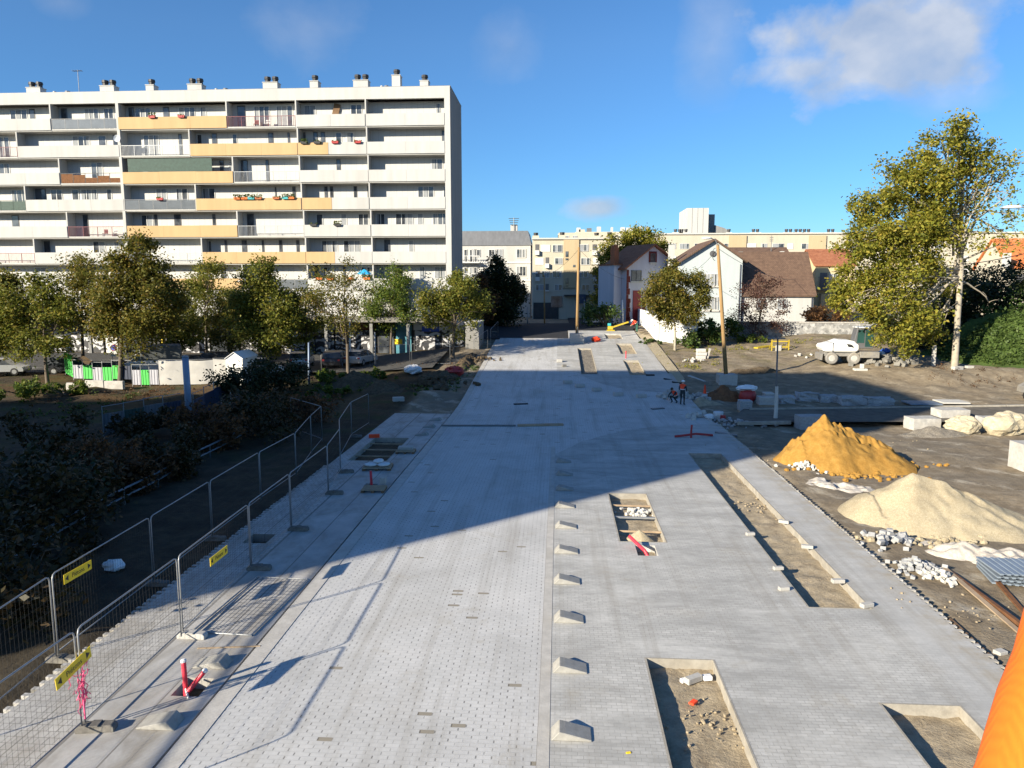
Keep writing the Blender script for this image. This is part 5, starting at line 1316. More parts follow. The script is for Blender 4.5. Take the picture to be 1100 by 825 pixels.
def small_block(px, py, label, sz=(.4,.25,.22), rz=.2, m='concrete', name='kerb_block', cat='block', grp=None, z=None, onpave=True):
    p = G(px, py); o = MB().box(-sz[0]/2, -sz[1]/2, 0, sz[0]/2, sz[1]/2, sz[2]).build(name, m, bevel=.012)
    zz = (ramp(p.y)+.002 if onpave else ground_z(p.x, p.y)-.03) if z is None else z
    o.location = (p.x, p.y, zz); o.rotation_euler = (0, 0, rz); tag(o, label, cat, grp); return o
for i, (px, py) in enumerate(((610,412),(623,416),(641,420),(664,425),(689,427))):
    small_block(px, py, 'pale block on the curved paving edge, ' + ('closest to the centre of the road','second along the curve','third along the curve','fourth along the curve','closest to the two workers')[i], (.7,.4,.26), .3, grp='pale blocks on the curved paving edge')
small_block(601, 389, 'white block left on the sunlit paving before the brown pole', (.5,.35,.3), .1); small_block(606, 394, 'dark block beside the white one on the sunlit paving', (.4,.25,.2), .4, 'concrete_dark')
# pipes out of holes -----------------------------------------------
def conduit(name, label, pts, r, m, cat='pipe', capm=None):
    t = thing(name, label, cat, pts[0]); pts = [Vector(p) for p in pts]; P = []; rr = []
    for i in range(len(pts)-1):
        n = max(4, int((pts[i+1]-pts[i]).length/(r*.55)))
        for k in range(n): P.append(pts[i].lerp(pts[i+1], k/n)); rr.append(r*(1 if k % 2 else .88))
    P.append(pts[-1]); rr.append(r); MB().tube(P, rr, 9).build('hose', m, t, smooth=True)
    if capm: e = (pts[-1]-pts[-2]).normalized(); MB().tube([pts[-1]+e*.003, pts[-1]+e*.05, pts[-1]+e*.07], [r*1.12, r*1.1, r*.6], 9).build('cap', capm, t)
conduit('conduit', 'pink corrugated pipe standing upright out of the walkway hole', [(-7.8,14.1,-.25), (-7.82,14.15,.1), (-7.86,14.2,.62)], .055, 'pink_plastic', capm='bag_white')
conduit('conduit', 'pink corrugated pipe leaning out of the walkway hole', [(-7.8,14.02,-.25), (-7.74,14.05,.02), (-7.42,14.2,.42)], .055, 'pink_plastic', capm='bag_white')
conduit('pipe', 'thin white tube lying across the walkway hole', [(-8.0,14.4,.12), (-7.62,13.86,.02)], .025, 'frame_white')
conduit('conduit', 'red pipe slanting out of the small hole below the cobble bed', [(3.0,22.9,-.2), (2.85,23.05,.05), (2.42,23.75,.28)], .06, 'pink_plastic')
conduit('conduit', 'red pipe stub beside the sack pallet in the shade', [(-8.0,30.5,-.25), (-8.0,30.5,.15), (-8.02,30.5,.62)], .06, 'pink_plastic')
conduit('conduit', 'short red marker stub between two far planting beds', [road(6.6,71.9)-Vector((0,0,.05)), road(6.6,71.9)+Vector((0,0,.3)), road(6.6,71.9)+Vector((0,0,.7))], .06, 'pink_plastic')
p = G(742, 470); conduit('conduit', 'dark red bent pipe lying on the shaded paving by the dirt', [p+Vector((-.9,0,.05)), p+Vector((-.2,.1,.12)), p+Vector((.3,.1,.2)), p+Vector((1.3,.4,.07))], .07, 'red_paint')
conduit('conduit', 'dark red upright stub crossing the bent pipe', [p+Vector((0,-.1,0)), p+Vector((0,-.1,.4)), p+Vector((.02,-.1,.75))], .06, 'red_paint')
# loose bars and planks --------------------------------------------
def bar(name, label, a, b_, w_, h_, m, cat, dz=0., grp=None):
    A, B = G(*a), G(*b_)
    def zz(p): return (ramp(p.y) if (-11 < p.x < 9.9 and not (p.x < -7.2 and p.y > 48.5)) else ground_z(p.x, p.y))+h_/2+.004+dz
    A.z = zz(A); B.z = zz(B); return tag(MB().beam(A, B, w_, h_).build(name, m, bevel=.006), label, cat, grp)
bar('plank', 'brown plank lying across the shaded road', (556,458), (605,457), .3, .12, 'wood_plank', 'plank'); bar('pipe', 'long grey bar lying across the shaded road, in line with the brown plank', (474,458), (554,458), .12, .1, 'steel_dark', 'bar')
bar('plate', 'short dark plate on the shaded road beyond the plank', (552,434.5), (567,434), .35, .06, 'black_plastic', 'plate')
bar('plank', 'thin brown lath on the walkway above the cream wedge', (212,697), (280,694.5), .05, .02, 'wood_plank', 'plank')
bar('batten', 'thin dark batten lying by the paving edge, nearest the orange sleeve', (1020,661), (1072,708), .10, .07, 'wood_brown', 'batten')
bar('beam', 'long rusty beam on the dirt beside the grey sheets', (1022,610), (1108,676), .12, .12, 'rust', 'beam'); bar('pipe', 'pale pipe lying on the dirt beside the rusty beam', (1037,618), (1085,652), .09, .09, 'concrete_pale', 'pipe')
bar('plank', 'raw plank lying beside the rusty beam', (1014,606), (1100,678), .16, .04, 'wood_plank', 'plank'); bar('plank', 'rust coloured plank leaning under the grey metal sheets', (1072,618), (1110,660), .14, .06, 'rust', 'plank')
bar('plank', 'pale plank on the shaded dirt beside the worker', (740,403), (757,408), .25, .1, 'concrete_pale', 'plank')
for i, (a, b_) in enumerate((((694,403.5),(703,403.5)),((713,407.5),(728,407.5)),((722,411),(734,411)))): bar('rail', 'dark flat rail at the edge of the shaded paving, ' + ('by the far planting bed','in the middle of three','closest to the standing worker')[i], a, b_, .25, .1, 'rubber', 'rail')
for i, (a, b_) in enumerate((((768,465),(792,466)),((700,440),(713,439)))): bar('rail', ('dark strip on the shaded paving edge near the white cobbles', 'dark offcut on the shaded paving below the workers')[i], a, b_, .3, .08, 'steel_dark', 'rail')
for i, y in enumerate((25.3, 26.9, 28.4)):
    tag(MB().beam((2.15,y,-.07),(3.68,y-.05,-.07), .09 if i == 1 else .04, .07).build('cross_bar', 'galvanised' if i == 1 else 'wood_plank', bevel=.006), ('thin lath across the cobble bed, nearest its sand heap', 'steel bar across the middle of the cobble bed', 'thin lath across the far end of the cobble bed')[i], 'bar')
for i, y in enumerate((36.3, 37.8, 39.3)):
    tag(MB().beam((-10.3,y,-.1),(-8.4,y,-.1), .07, .06).build('cross_bar', 'wood_plank', bevel=.006), ('lath across the square tree pit, nearest its near rim', 'lath across the middle of the square tree pit', 'lath across the far rim side of the square tree pit')[i], 'bar')
# small finds in the beds
def stones(px, py, n, spread, s0, s1, m, label, name='cobble_heap', seed=1, z0=None, h=.3):
    p = G(px, py); rnd = random.Random(seed); b = MB()
    for i in range(n):
        x = p.x+rnd.gauss(0, spread); y = p.y+rnd.gauss(0, spread*.8); s = rnd.uniform(s0, s1)
        g = z0 if z0 is not None else (ground_z(x, y) if (x > 9.9 or x < -11) else ramp(y))
        z = g+s*.3+max(0, h*(1-math.hypot(x-p.x, y-p.y)/(spread*1.7)))*rnd.random()
        b.obox((x, y, z), (s, s*rnd.uniform(.7,1), s*rnd.uniform(.6,.9)), Matrix.Rotation(rnd.uniform(0,6), 3, 'Z') @ Matrix.Rotation(rnd.uniform(-.7,.7), 3, 'X'))
    o = b.build(name, m, bevel=.01); tag(o, label, name.replace('_', ' '), kind='stuff'); return o
stones(685, 546, 70, .3, .08, .15, 'concrete_pale', 'white cobbles heaped in the small bed', seed=1, z0=-.22, h=.15)
stones(868, 500, 90, .42, .10, .18, 'concrete_pale', 'white cobbles spilled at the foot of the orange sand', seed=2); stones(985, 606, 90, .36, .09, .17, 'granite', 'grey cobbles heaped on the dirt near the paving edge', seed=3)
stones(1008, 616, 45, .32, .08, .16, 'concrete_pale', 'pale cobbles beside the grey cobble heap', seed=4); stones(790, 453, 70, .7, .1, .22, 'granite', 'grey cobbles scattered at the end of the lane kerb', seed=5); stones(955, 577, 40, .5, .1, .25, 'granite', 'grey stones fringing the white rubble', seed=6)
stones(760, 448, 40, .6, .12, .3, 'concrete_pale', 'broken pale kerb pieces by the white bucket', seed=7); stones(735, 425, 50, .9, .15, .4, 'concrete', 'broken concrete beside the workers', name='rubble', seed=8); stones(745, 386, 14, .8, .12, .35, 'concrete', 'broken concrete round the grey well block', name='rubble', seed=9)
stones(470, 412, 70, 1.2, .15, .5, 'dark_earth', 'clods and stones at the end of the walkway', name='rubble', seed=10, h=.6); stones(515, 387, 40, .8, .12, .3, 'dark_earth', 'stones along the kerb beside the end wall', name='rubble', seed=11); stones(868, 382, 8, .8, .15, .35, 'concrete', 'stones left on the sunlit dirt', name='rubble', seed=12, h=.05)
stones(905, 480, 60, 3., .03, .08, 'soil', 'pebbles strewn over the dirt lot', name='gravel', seed=14, h=0); stones(1030, 650, 50, .8, .03, .07, 'soil', 'pebbles strewn beside the paving edge', name='gravel', seed=15, h=0); stones(760, 770, 60, .5, .02, .07, 'soil', 'clods in the near planting bed', name='gravel', seed=16, z0=-.22, h=0)
stones(812, 540, 60, .8, .03, .09, 'soil', 'clods in the long planting bed', name='gravel', seed=17, z0=-.22, h=0)
small_block(745, 722, 'white kerb piece lying in the near planting bed', (.42,.16,.14), .6, z=-.23); small_block(760, 720, 'lumpy white stone beside the kerb piece in the bed', (.2,.15,.1), .2, z=-.22, m='tarp_white'); small_block(734, 723, 'small white stone at the head of the near bed', (.12,.1,.09), .5, z=-.22, m='tarp_white')
small_block(745, 746, 'scrap of orange plastic in the near planting bed', (.2,.12,.05), .9, z=-.2, m='vest_orange', name='plastic_scrap', cat='scrap'); small_block(675, 809, 'yellow green leaf scrap on the grey paving', (.1,.05,.015), .3, m='sign_yellow', name='scrap', cat='scrap')
for i, (px, py) in enumerate(((842,562),(867,589),(900,626),(931,652))): small_block(px, py, 'white paver on the outer rim of the long bed, ' + ('farthest along','second','third','at the near corner')[i], (.36,.16,.11), -.5+.3*i, grp='loose pavers round the long bed')
for i, (px, py) in enumerate(((806,575),(836,612),(842,634))): small_block(px, py, 'white paver on the inner rim of the long bed, ' + ('farthest along','middle one','closest to the near corner')[i], (.3,.14,.1), .2, grp='loose pavers round the long bed')
small_block(1075, 696, 'small white stone on the dirt by the orange sleeve', (.26,.2,.12), .4, onpave=False)
# pallets with sacks on the shaded walkway
def pallet(px, py, rz, label, s=1.):
    p = G(px, py); t = thing('pallet', label, 'pallet', (p.x, p.y, .003), rz, 'pallets on the shaded walkway')
    for i in range(5): MB().box(-.6*s, -.5*s+i*.215*s, .1, .6*s, -.5*s+i*.215*s+.14*s, .125).build('board', 'wood_plank', t, world=False)
    for i in range(3): MB().box(-.6*s+i*.53*s, -.5*s, 0, -.46*s+i*.53*s, .5*s, .098).build('runner', 'wood_brown', t, world=False)
    return p
p = pallet(406, 503, .1, 'pallet loaded with sacks beside the red pipe stub', 1.1)
for i, (dx, dy, z) in enumerate(((-.3,-.1,.13),(.3,-.05,.13),(0,.15,.25))):
    o = MB().ball((0,0,.075), .33, .24, .09, 12, 6, 0, .06, random.Random(i)).build('sack', 'bag_white', smooth=True); o.location = (p.x+dx, p.y+dy, z); o.rotation_euler = (0,0,i*.8); tag(o, ('pale sack lying on the loaded pallet, outer end', 'pale sack lying on the loaded pallet, road end', 'pale sack on top of the loaded pallet')[i], 'sack', 'sacks on the pallet')
p = pallet(402, 527, .05, 'low pallet nearer the fence foot, with one slab', .8); small_block(412, 522, 'grey slab standing on the low pallet', (.25,.5,.3), .1, z=.13, m='concrete')
p = pallet(436, 486, .05, 'pallet of pale slabs beside the square tree pit', .8)
for i in range(3): small_block(431+5*i, 485, ('pale slab on the pallet by the tree pit, outer one', 'pale slab on the pallet by the tree pit, middle one', 'pale slab on the pallet by the tree pit, road side one')[i], (.28,.45,.14), .05, z=.13)
small_block(402, 470, 'orange red tool box at the rim of the square tree pit', (.6,.25,.18), .3, m='vest_orange', name='tool_box', cat='box'); small_block(428, 431, 'white and dark rubbish heap at the walkway edge', (.8,.5,.3), .4, m='concrete', name='rubbish', cat='rubbish')
# dirt and sand heaps ----------------------------------------------
def heap(name, label, cx, cy, rx, ry, h, m, seed, rough=.12, ridge=0., crest=None, n=72, rz=0., sharp=1., stuff=False, seg=None, w0=.62):
    vs = []; k = n//2; rnd = random.Random(seed); ca, sa = math.cos(rz), math.sin(rz); base = ground_z(cx, cy) if (cx > 9.9 or cx < -11) else None
    rows = []
    for i in range(k+1):
        r = i/k*1.12; row = []
        for j in range(n):
            a = 2*math.pi*j/n; w_ = 1+.16*hn(math.cos(a)*1.3+seed, math.sin(a)*1.3, 1., seed)
            ux, uy = r*math.cos(a)*w_, r*math.sin(a)*w_
            x = cx+ux*rx*ca-uy*ry*sa; y = cy+ux*rx*sa+uy*ry*ca
            prof = max(0., 1-r)**sharp
            if seg:
                tt = max(0., min(1., (ux-seg[0])/(seg[1]-seg[0]))); dd = math.hypot(ux-(seg[0]+(seg[1]-seg[0])*tt), uy)
                prof = max(0., 1-dd/w0*(1+.12*hn(ux*2, uy*2, 1., seed)))**sharp*(1-seg[2]*tt)
            z = h*prof*(1+ridge*hn(ux*1.2, uy*1.2, 1., seed+2))
            z += (rough*hn(x, y, 1.3, seed)+rough*.55*hn(x, y, 3.4, seed+1))*min(1, prof*3.5)
            if crest: z = crest(ux, uy, z)
            g = ground_z(x, y) if base is not None else ramp(y)-.22
            row.append((x, y, g-.05+max(z, -.02) if r < 1.05 else g-.12))
        rows.append(row)
    for row in rows: vs += row
    fs = [(i*n+j, i*n+(j+1) % n, (i+1)*n+(j+1) % n, (i+1)*n+j) for i in range(k) for j in range(n)]
    me = bpy.data.meshes.new(name); me.from_pydata(vs, [], [tuple(reversed(f)) for f in fs]); me.materials.append(MATS[m]); me.polygons.foreach_set('use_smooth', [True]*len(fs))
    bm = bmesh.new(); bm.from_mesh(me); bmesh.ops.remove_doubles(bm, verts=bm.verts, dist=1e-4); bmesh.ops.recalc_face_normals(bm, faces=bm.faces); bm.to_mesh(me); bm.free()
    o = bpy.data.objects.new(name, me); COL.objects.link(o); tag(o, label, 'heap'); return o
def orange_crest(ux, uy, z):
    # the back is dug away: a broken scarp falls off behind the crest
    sc = .02+.10*hn(ux*4, .3, 1., 7)+.06*hn(ux*13, .7, 1., 5)
    if uy > sc: z *= max(.2, 1-(uy-sc)*3.5)
    if abs(uy-sc) < .22 and z > .5: z += .17*hn(ux*6, uy*5, 1., 4)+.12*hn(ux*17, uy*14, 1., 6)
    return z
heap('sand_heap', 'big orange sand heap with a dug crumbling crest', 14.15, 36.9, 3.25, 3.3, 2.5, 'orange_sand', 3, .12, .1, orange_crest, 150, sharp=.9, seg=(-.28,.42,.42), w0=.72)
def beige_crest(ux, uy, z):
    if abs(ux*.55+uy*.9-.12) < .05 and z > .15: z -= .06
    return z
heap('gravel_heap', 'beige gravel heap in front of the orange sand', 14.1, 27.8, 3.4, 3.0, 1.85, 'beige_gravel', 5, .07, .1, beige_crest, 120, -.25, sharp=.95, seg=(-.22,.38,.35), w0=.74)
for sx_, sy_, n_, m_, lb_, sd_ in ((14.2,34.2,60,'orange_sand','orange clods rolled to the foot of the sand heap',61),(16.9,36.4,40,'orange_sand','orange clods on the dug side of the sand heap',62),(13.0,25.4,60,'beige_gravel','loose pebbles at the foot of the beige gravel',63)):
    rr_ = random.Random(sd_); b_ = MB()
    for _ in range(n_):
        x_ = sx_+rr_.gauss(0,1.1); y_ = sy_+rr_.gauss(0,.4); k_ = rr_.uniform(.04,.16); b_.ball((x_, y_, ground_z(x_, y_)+k_*.3), k_, k_*rr_.uniform(.7,1), k_*.7, 7, 5, 0, .15, rr_)
    tag(b_.build('gravel', m_), lb_, 'gravel', kind='stuff')
heap('rubble_heap', 'low white chalky rubble spread below the beige gravel', 13.9, 24.0, 2.3, 1.0, .45, 'pale_rubble', 7, .22, .3, None, 90, -.5); heap('rubble_heap', 'low pale rubble between the two sand heaps', 12.4, 32.3, 1.7, .9, .3, 'pale_rubble', 8, .18, .3, None, 80, -.3)
q = G(1003, 463); heap('gravel_heap', 'low grey gravel heap before the concrete blocks', q.x, q.y, 2.3, .9, .6, 'grey_gravel', 9, .1, .1, None, 64)
q = G(752, 432); heap('dirt_heap', 'low brown sand heap beside the crouching worker', q.x, q.y, 1.6, .9, .55, 'soil', 10, .08, .1, None, 56)
q = G(782, 425); heap('timber_heap', 'brown heap of earth and old timber by the red bag', q.x-.3, q.y, 1.7, 1.1, 1.1, 'rust', 11, .35, .4, None, 64)
q = G(812, 397); heap('dirt_heap', 'brown earth heap on the shade line behind the leaning pole', q.x, q.y, 2.6, .8, .6, 'dark_earth', 12, .2, .2, None, 56)
q = G(470, 404); heap('dirt_heap', 'grey brown spoil heap at the end of the walkway', q.x, q.y, 2.2, 2.2, .8, 'dark_earth', 13, .3, .3, None, 64); q = G(378, 412); heap('dirt_heap', 'dark spoil heap by the end of the verge fence', q.x, q.y, 3.2, 2.6, 1.2, 'dark_earth', 14, .3, .3, None, 64)
q = G(412, 418); heap('dirt_heap', 'reddish spoil heap before the walkway end', q.x, q.y, 1.8, 2.0, .8, 'dark_earth', 15, .3, .3, None, 64); q = G(520, 390); heap('dirt_heap', 'strip of earth piled against the road kerb', -8.8, 70, .9, 6, .7, 'dark_earth', 16, .25, .3, None, 64)
heap('sand_heap', 'small beige sand heap inside the cobble bed', 2.85, 24.75, .62, .5, .42, 'beige_gravel', 17, .05, .1, None, 48)
# stone blocks ------------------------------------------------------
def rough_block(px0, px1, py, hpx, depth, m, label, seed, name='stone_block', grp=None, jit=.03):
    a, c = G(px0, py), G(px1, py); w_ = (c-a).length; h_ = hpx*a.y/800.0; rnd = random.Random(seed); mid = (a+c)/2; g = ground_z(mid.x, mid.y)-.04
    bm = bmesh.new(); bmesh.ops.create_cube(bm, size=1); bmesh.ops.subdivide_edges(bm, edges=bm.edges, cuts=3, use_grid_fill=True)
    for v in bm.verts: v.co = Vector((v.co.x*w_+rnd.uniform(-1,1)*jit, v.co.y*depth+rnd.uniform(-1,1)*jit, (v.co.z+.5)*h_+rnd.uniform(-1,1)*jit*.7))
    me = bpy.data.meshes.new(name); bm.to_mesh(me); bm.free(); me.materials.append(MATS[m])
    o = bpy.data.objects.new(name, me); COL.objects.link(o); o.location = (mid.x, mid.y+depth/2, g); o.rotation_euler = (0, 0, math.atan2(c.y-a.y, c.x-a.x)+rnd.uniform(-.05,.05)); tag(o, label, 'stone block', grp); return o
RB = 'rough stone blocks in a row along the lane'
for i, (a, c, y, h, lb) in enumerate(((820,834,432,9,'stone block of the row right behind the white sleeved lamp post'),(838,855,430,8,'stone block second in the row past the white sleeved post'),(858,880,427.5,9,'flat stone block third in the row along the lane'),(882,900,428.5,8,'pale stone block in the middle of the row along the lane'),(905,931,432,10.5,'biggest stone block of the row along the lane'),(933,960,432.5,9.5,'pointed stone block ending the row along the lane'))):
    rough_block(a, c, y, h, .9, 'granite', lb, 30+i, grp=RB, jit=.09)
CB = 'concrete blocks beside the boulders'
rough_block(980,1010,458,13,1.1,'concrete','grey concrete block half buried in grey gravel',41,'concrete_block',CB,.02); rough_block(1010,1041,450,14,1.2,'concrete','grey concrete block standing behind the smaller boulder',42,'concrete_block',CB,.02); rough_block(1057,1074,456,11,1.,'concrete','grey concrete block squeezed between the two boulders',43,'concrete_block',CB,.02)
rough_block(1100,1137,502,29,1.2,'concrete','tall pale concrete block cut by the frame edge',44,'concrete_block',CB,.01); rough_block(859,888,457,15,1.0,'granite','concrete block peeping out behind the orange sand heap',45,'concrete_block',CB,.02)
def boulder(px, py, wpx, hpx, label, seed):
    p = G(px, py); s = p.y/800.0; rnd = random.Random(seed); bm = bmesh.new(); bmesh.ops.create_icosphere(bm, subdivisions=4, radius=1)
    for v in bm.verts:
        q = v.co.copy(); o3 = Vector((seed*3.7, seed*1.3, -seed)); n = 1+.34*MN.noise(q*1.1+o3)+.17*MN.noise(q*2.7+o3)+.07*MN.noise(q*7+o3)
        v.co = Vector((v.co.x*n*wpx*s/2, v.co.y*n*wpx*s/2.6, v.co.z*n*hpx*s/1.7))
    me = bpy.data.meshes.new('boulder'); bm.to_mesh(me); bm.free(); me.materials.append(MATS['limestone']); o = bpy.data.objects.new('boulder', me); COL.objects.link(o)
    o.location = (p.x, p.y+.6, ground_z(p.x, p.y)+hpx*s*.38); tag(o, label, 'boulder', 'cream boulders by the lane')
boulder(1040, 463, 38, 18, 'smaller cream boulder before the concrete blocks', 3); boulder(1086, 464, 42, 25, 'larger cream boulder beside the frame edge', 6)
for i, (px, py, w_, m) in enumerate(((990,431.5,2.2,'rail_blue'),(1022,430,1.9,'concrete_pale'))):
    p = G(px, py); o = MB().box(-w_/2,-.8,0,w_/2,.8,.1).build('slab', m, bevel=.01); o.location = (p.x, p.y, ground_z(p.x, p.y)+.1); tag(o, ('bluish slab lying flat beside the lane', 'white slab lying flat beside the lane')[i], 'slab')
def sheets():
    p = G(1100, 618); g = ground_z(p.x, p.y)
    for i in range(4):
        b = MB()
        for k in range(12): b.box(-1.2+.2*k, -.7, .0, -1.2+.2*k+.1, .7, .05).box(-1.2+.2*k+.101, -.7, .02, -1.2+.2*k+.199, .7, .03)
        o = b.build('metal_sheet', 'rail_blue'); o.location = (p.x+.35, p.y+.3, g+.02+.115*i); o.rotation_euler = (0,0,R(-12+3*i)); tag(o, ('ribbed grey sheet at the bottom of the stack by the frame edge', 'ribbed grey sheet second from the bottom of its stack', 'ribbed grey sheet third from the bottom of its stack', 'ribbed grey sheet on top of the stack by the frame edge')[i], 'metal sheet', 'stacked grey metal sheets')
sheets()
# ---------------------------------------------------------------- poles, lamps, wires
def gnd(px, py, sink=.05):
    p = G(px, py); p.z = (ramp(p.y) if (-11 < p.x < 9.9 and p.y < 91) else ground_z(p.x, p.y))-sink; return p
def pole(name, label, cat, base, top, r0, r1, m, n=10):
    t = thing(name, label, cat, base); b = MB(); b.tube([base, base.lerp(top, .5), top], [r0, (r0+r1)/2, r1], n); b.build('shaft', m, t, smooth=True); return t
def footing(px0, px1, py, hpx, label):
    a, c = gnd(px0, py), gnd(px1, py); w_ = c.x-a.x; h = hpx*a.y/800; o = MB().box(-w_/2,0,0,w_/2,w_*.9,h).build('concrete_footing', 'concrete', bevel=.03); o.location = ((a.x+c.x)/2, a.y, a.z); tag(o, label, 'concrete block'); return Vector(((a.x+c.x)/2, a.y+w_*.45, a.z+h*.2)), h
p, h = footing(612, 627.5, 369, 11, 'square concrete block holding the brown pole at the road end')
bp = W(619, 265.5, p.y); t = pole('wooden_pole', 'straight brown wooden pole standing in its block at the road end', 'pole', p, Vector((p.x+.1, p.y, bp.z)), .17, .12, 'wood_pole'); BP = Vector((p.x+.1, p.y, bp.z-.2))
MB().tube([p+Vector((.0,-.19,.1)), p+Vector((.05,-.19,1.6))], .05, 6).build('cable_guard', 'steel_dark', t)
p, h = footing(772.5, 792, 411, 12, 'grey concrete block holding the leaning pole')
tp = W(771, 262.5, p.y); t = pole('leaning_pole', 'leaning wooden pole with a lamp arm before the white gabled house', 'pole', p, tp, .18, .12, 'wood_pole'); LPT = tp
MB().tube([tp+Vector((0,-.1,-.1)), tp+Vector((-.25,-.2,.35)), tp+Vector((-.75,-.4,.5))], .035, 6).build('arm', 'galvanised', t)
MB().ball(tp+Vector((-.98,-.45,.47)), .42, .16, .10, 10, 6).build('lamp_head', 'lamp_glass', t, smooth=True)
b = MB()
for k in range(2): b.tube([tp+Vector((-.2-.22*math.sin(i*math.pi/5), -.2, -.3-.35*(1-math.cos(i*math.pi/5))-.3*k)) for i in range(6)], .02, 4)
b.build('cable_loop', 'black_plastic', t)
# dark slim lamp post with its foot wrapped in white
p = gnd(833, 450); tp = W(835.5, 364, p.y); t = pole('lamp_post', 'dark slim lamp post with a flat head, its foot wrapped in white', 'lamp post', p, tp, .07, .05, 'frame_dark')
MB().box(tp.x-.62, tp.y-.15, tp.z, tp.x+.45, tp.y+.15, tp.z+.07).build('lamp_head', 'steel_dark', t, bevel=.01)
q = W(834.5, 415, p.y); MB().tube([p+Vector((0,0,.02)), p.lerp(q, .5)+Vector((.02,0,0)), q], [.14, .12, .10], 8).build('wrapping', 'concrete_pale', t)
def street_lamp(name, label, px, py0, py1, head, r=.06, m='galvanised', Y=None):
    p = gnd(px, py0) if Y is None else Vector((W(px, py0, Y).x, Y, ground_z(W(px,py0,Y).x, Y)-.05)); tp = W(px-.5, py1, p.y)
    t = pole(name, label, 'lamp post', p, tp, r*1.3, r*.8, m)
    if head:
        hd = tp+Vector((head, -.1, .35)); MB().tube([tp-Vector((0,0,.1)), tp+Vector((head*.35,-.03,.3)), hd], r*.55, 6).build('arm', m, t)
        MB().ball(hd+Vector((.35*(1 if head > 0 else -1),0,.0)), .45, .15, .09, 10, 6).build('lamp_head', 'lamp_glass', t, smooth=True)
    return t
street_lamp('lamp_post', 'pale slim lamp post with short arm in the olive tree', 274, 392, 306, -.9)
street_lamp('post', 'pale bare post at the frame edge beside the dark cars', 7.5, 402, 345, 0, .05); street_lamp('post', 'grey post among the dark bushes before the graffiti shutters', 332, 412, 368, 0, .08, 'bollard_blue')
street_lamp('post', 'pale post between the parked cars and the teal shop', 403, 394, 357, 0, .09); street_lamp('post', 'thin pale post in front of the white shop fascia', 440, 380, 348, 0, .06)
street_lamp('post', 'thin post in front of the shutters behind the silver car', 376, 393, 346, 0, .07, 'frame_white'); street_lamp('lamp_post', 'dark slim lamp post between the two far apartment blocks', 585, 350, 296, -.9, .09, 'wood_pole', 103.)
street_lamp('post', 'slim grey post at the dark street corner', 567, 352, 330, 0, .07, 'galvanised', 100.); street_lamp('post', 'white post in front of the lilac house', 669, 349, 322, 0, .1, 'frame_white', 99.); street_lamp('post', 'thin sign post in the dark street beyond the brown pole', 628, 350, 322, 0, .05, 'galvanised', 101.)
# stubby blue grey post among the shrubs
p = gnd(204, 458); tp = W(199, 383, p.y); t = pole('post', 'thick blue grey post rising from the dark shrubs', 'post', p, tp, .2, .19, 'bollard_blue', 12)
MB().ball(tp+Vector((0,0,.0)), .22, .22, .08, 12, 5).build('cap', 'galvanised', t, smooth=True)
# lamp whose arm reaches in from beyond the frame
p = Vector((W(1128, 300, 40).x, 40, 0)); hd = W(1087, 223, 40)
t = pole('street_lamp', 'street lamp whose pale head reaches in beside the plane tree', 'street lamp', Vector((p.x, 40, ground_z(p.x, 40)-.05)), Vector((p.x, 40, hd.z-.2)), .09, .06, 'galvanised')
MB().tube([(p.x,40,hd.z-.25), (p.x-.35,40,hd.z-.02), (hd.x+.3,40,hd.z+.02)], .04, 6).build('arm', 'galvanised', t); MB().extr([(hd.x-.55,39.86,hd.z),(hd.x-.3,39.84,hd.z+.1),(hd.x+.35,39.86,hd.z+.1),(hd.x+.45,39.88,hd.z-.02),(hd.x-.4,39.88,hd.z-.06)], (0,.28,0)).build('lamp_head', 'lamp_glass', t, bevel=.02)
def wire(label, a, c, sag, r=.018, name='overhead_wire'):
    a, c = Vector(a), Vector(c); tag(MB().tube([a.lerp(c, i/16)+Vector((0,0,-sag*4*(i/16)*(1-i/16))) for i in range(17)], r, 4).build(name, 'black_plastic'), label, 'wire')
wire('sagging wire from the brown pole towards the far lamp post', BP, W(585.5, 296, 103), .5, .02); wire('wire from the brown pole down to the lilac house', BP, W(672, 300, 103.9), .6, .02)
wire('wire from the leaning pole to the white gabled house', LPT-Vector((0,0,.4)), W(741, 293, 95.9), .3, .02); wire('wire from the leaning pole towards the yellow house', LPT-Vector((0,0,.3)), W(862, 300, 103.9), .9, .02)
wire('heavy wire crossing before the plane tree trunk', W(1180, 250, 52), W(985, 285, 95), .8, .035)
# overhead cable beside the site, out over the left verge
for x, y, lb in ((-17.6,-9.,'weathered cable pole beside the lift'), (-19.2,12.6,'weathered cable pole outside the verge fence')):
    pole('cable_pole', lb, 'pole', Vector((x, y, -.3)), Vector((x, y, 6.4)), .13, .09, 'wood_pole_dark')
wire('thick bundled cable strung along the verge, throwing the curved shadow on the road', (-17.6,-9.,6.2), (-19.2,12.6,6.2), .5, .055, 'bundled_cable')
# low double rail along the shaded bank
def low_rail():
    a, c = G(-30, 625), G(285, 455); t = thing('guard_rail', 'low double rail running along the shaded bank', 'rail', (a.x, a.y, ground_z(a.x, a.y)), 0); n = 9
    for k in range(n+1):
        q = a.lerp(c, k/n); z = ground_z(q.x, q.y)-.1; MB().box(q.x-.03, q.y-.03, z, q.x+.03, q.y+.03, z+.75).build('post', 'steel_dark', t)
    for zz in (.35, .68):
        b = MB()
        for k in range(n):
            p0, p1 = a.lerp(c, k/n), a.lerp(c, (k+1)/n); b.beam((p0.x+.04,p0.y,ground_z(p0.x,p0.y)+zz), (p1.x+.04,p1.y,ground_z(p1.x,p1.y)+zz), .045, .06)
        b.build('rail', 'rail_blue', t)
low_rail()
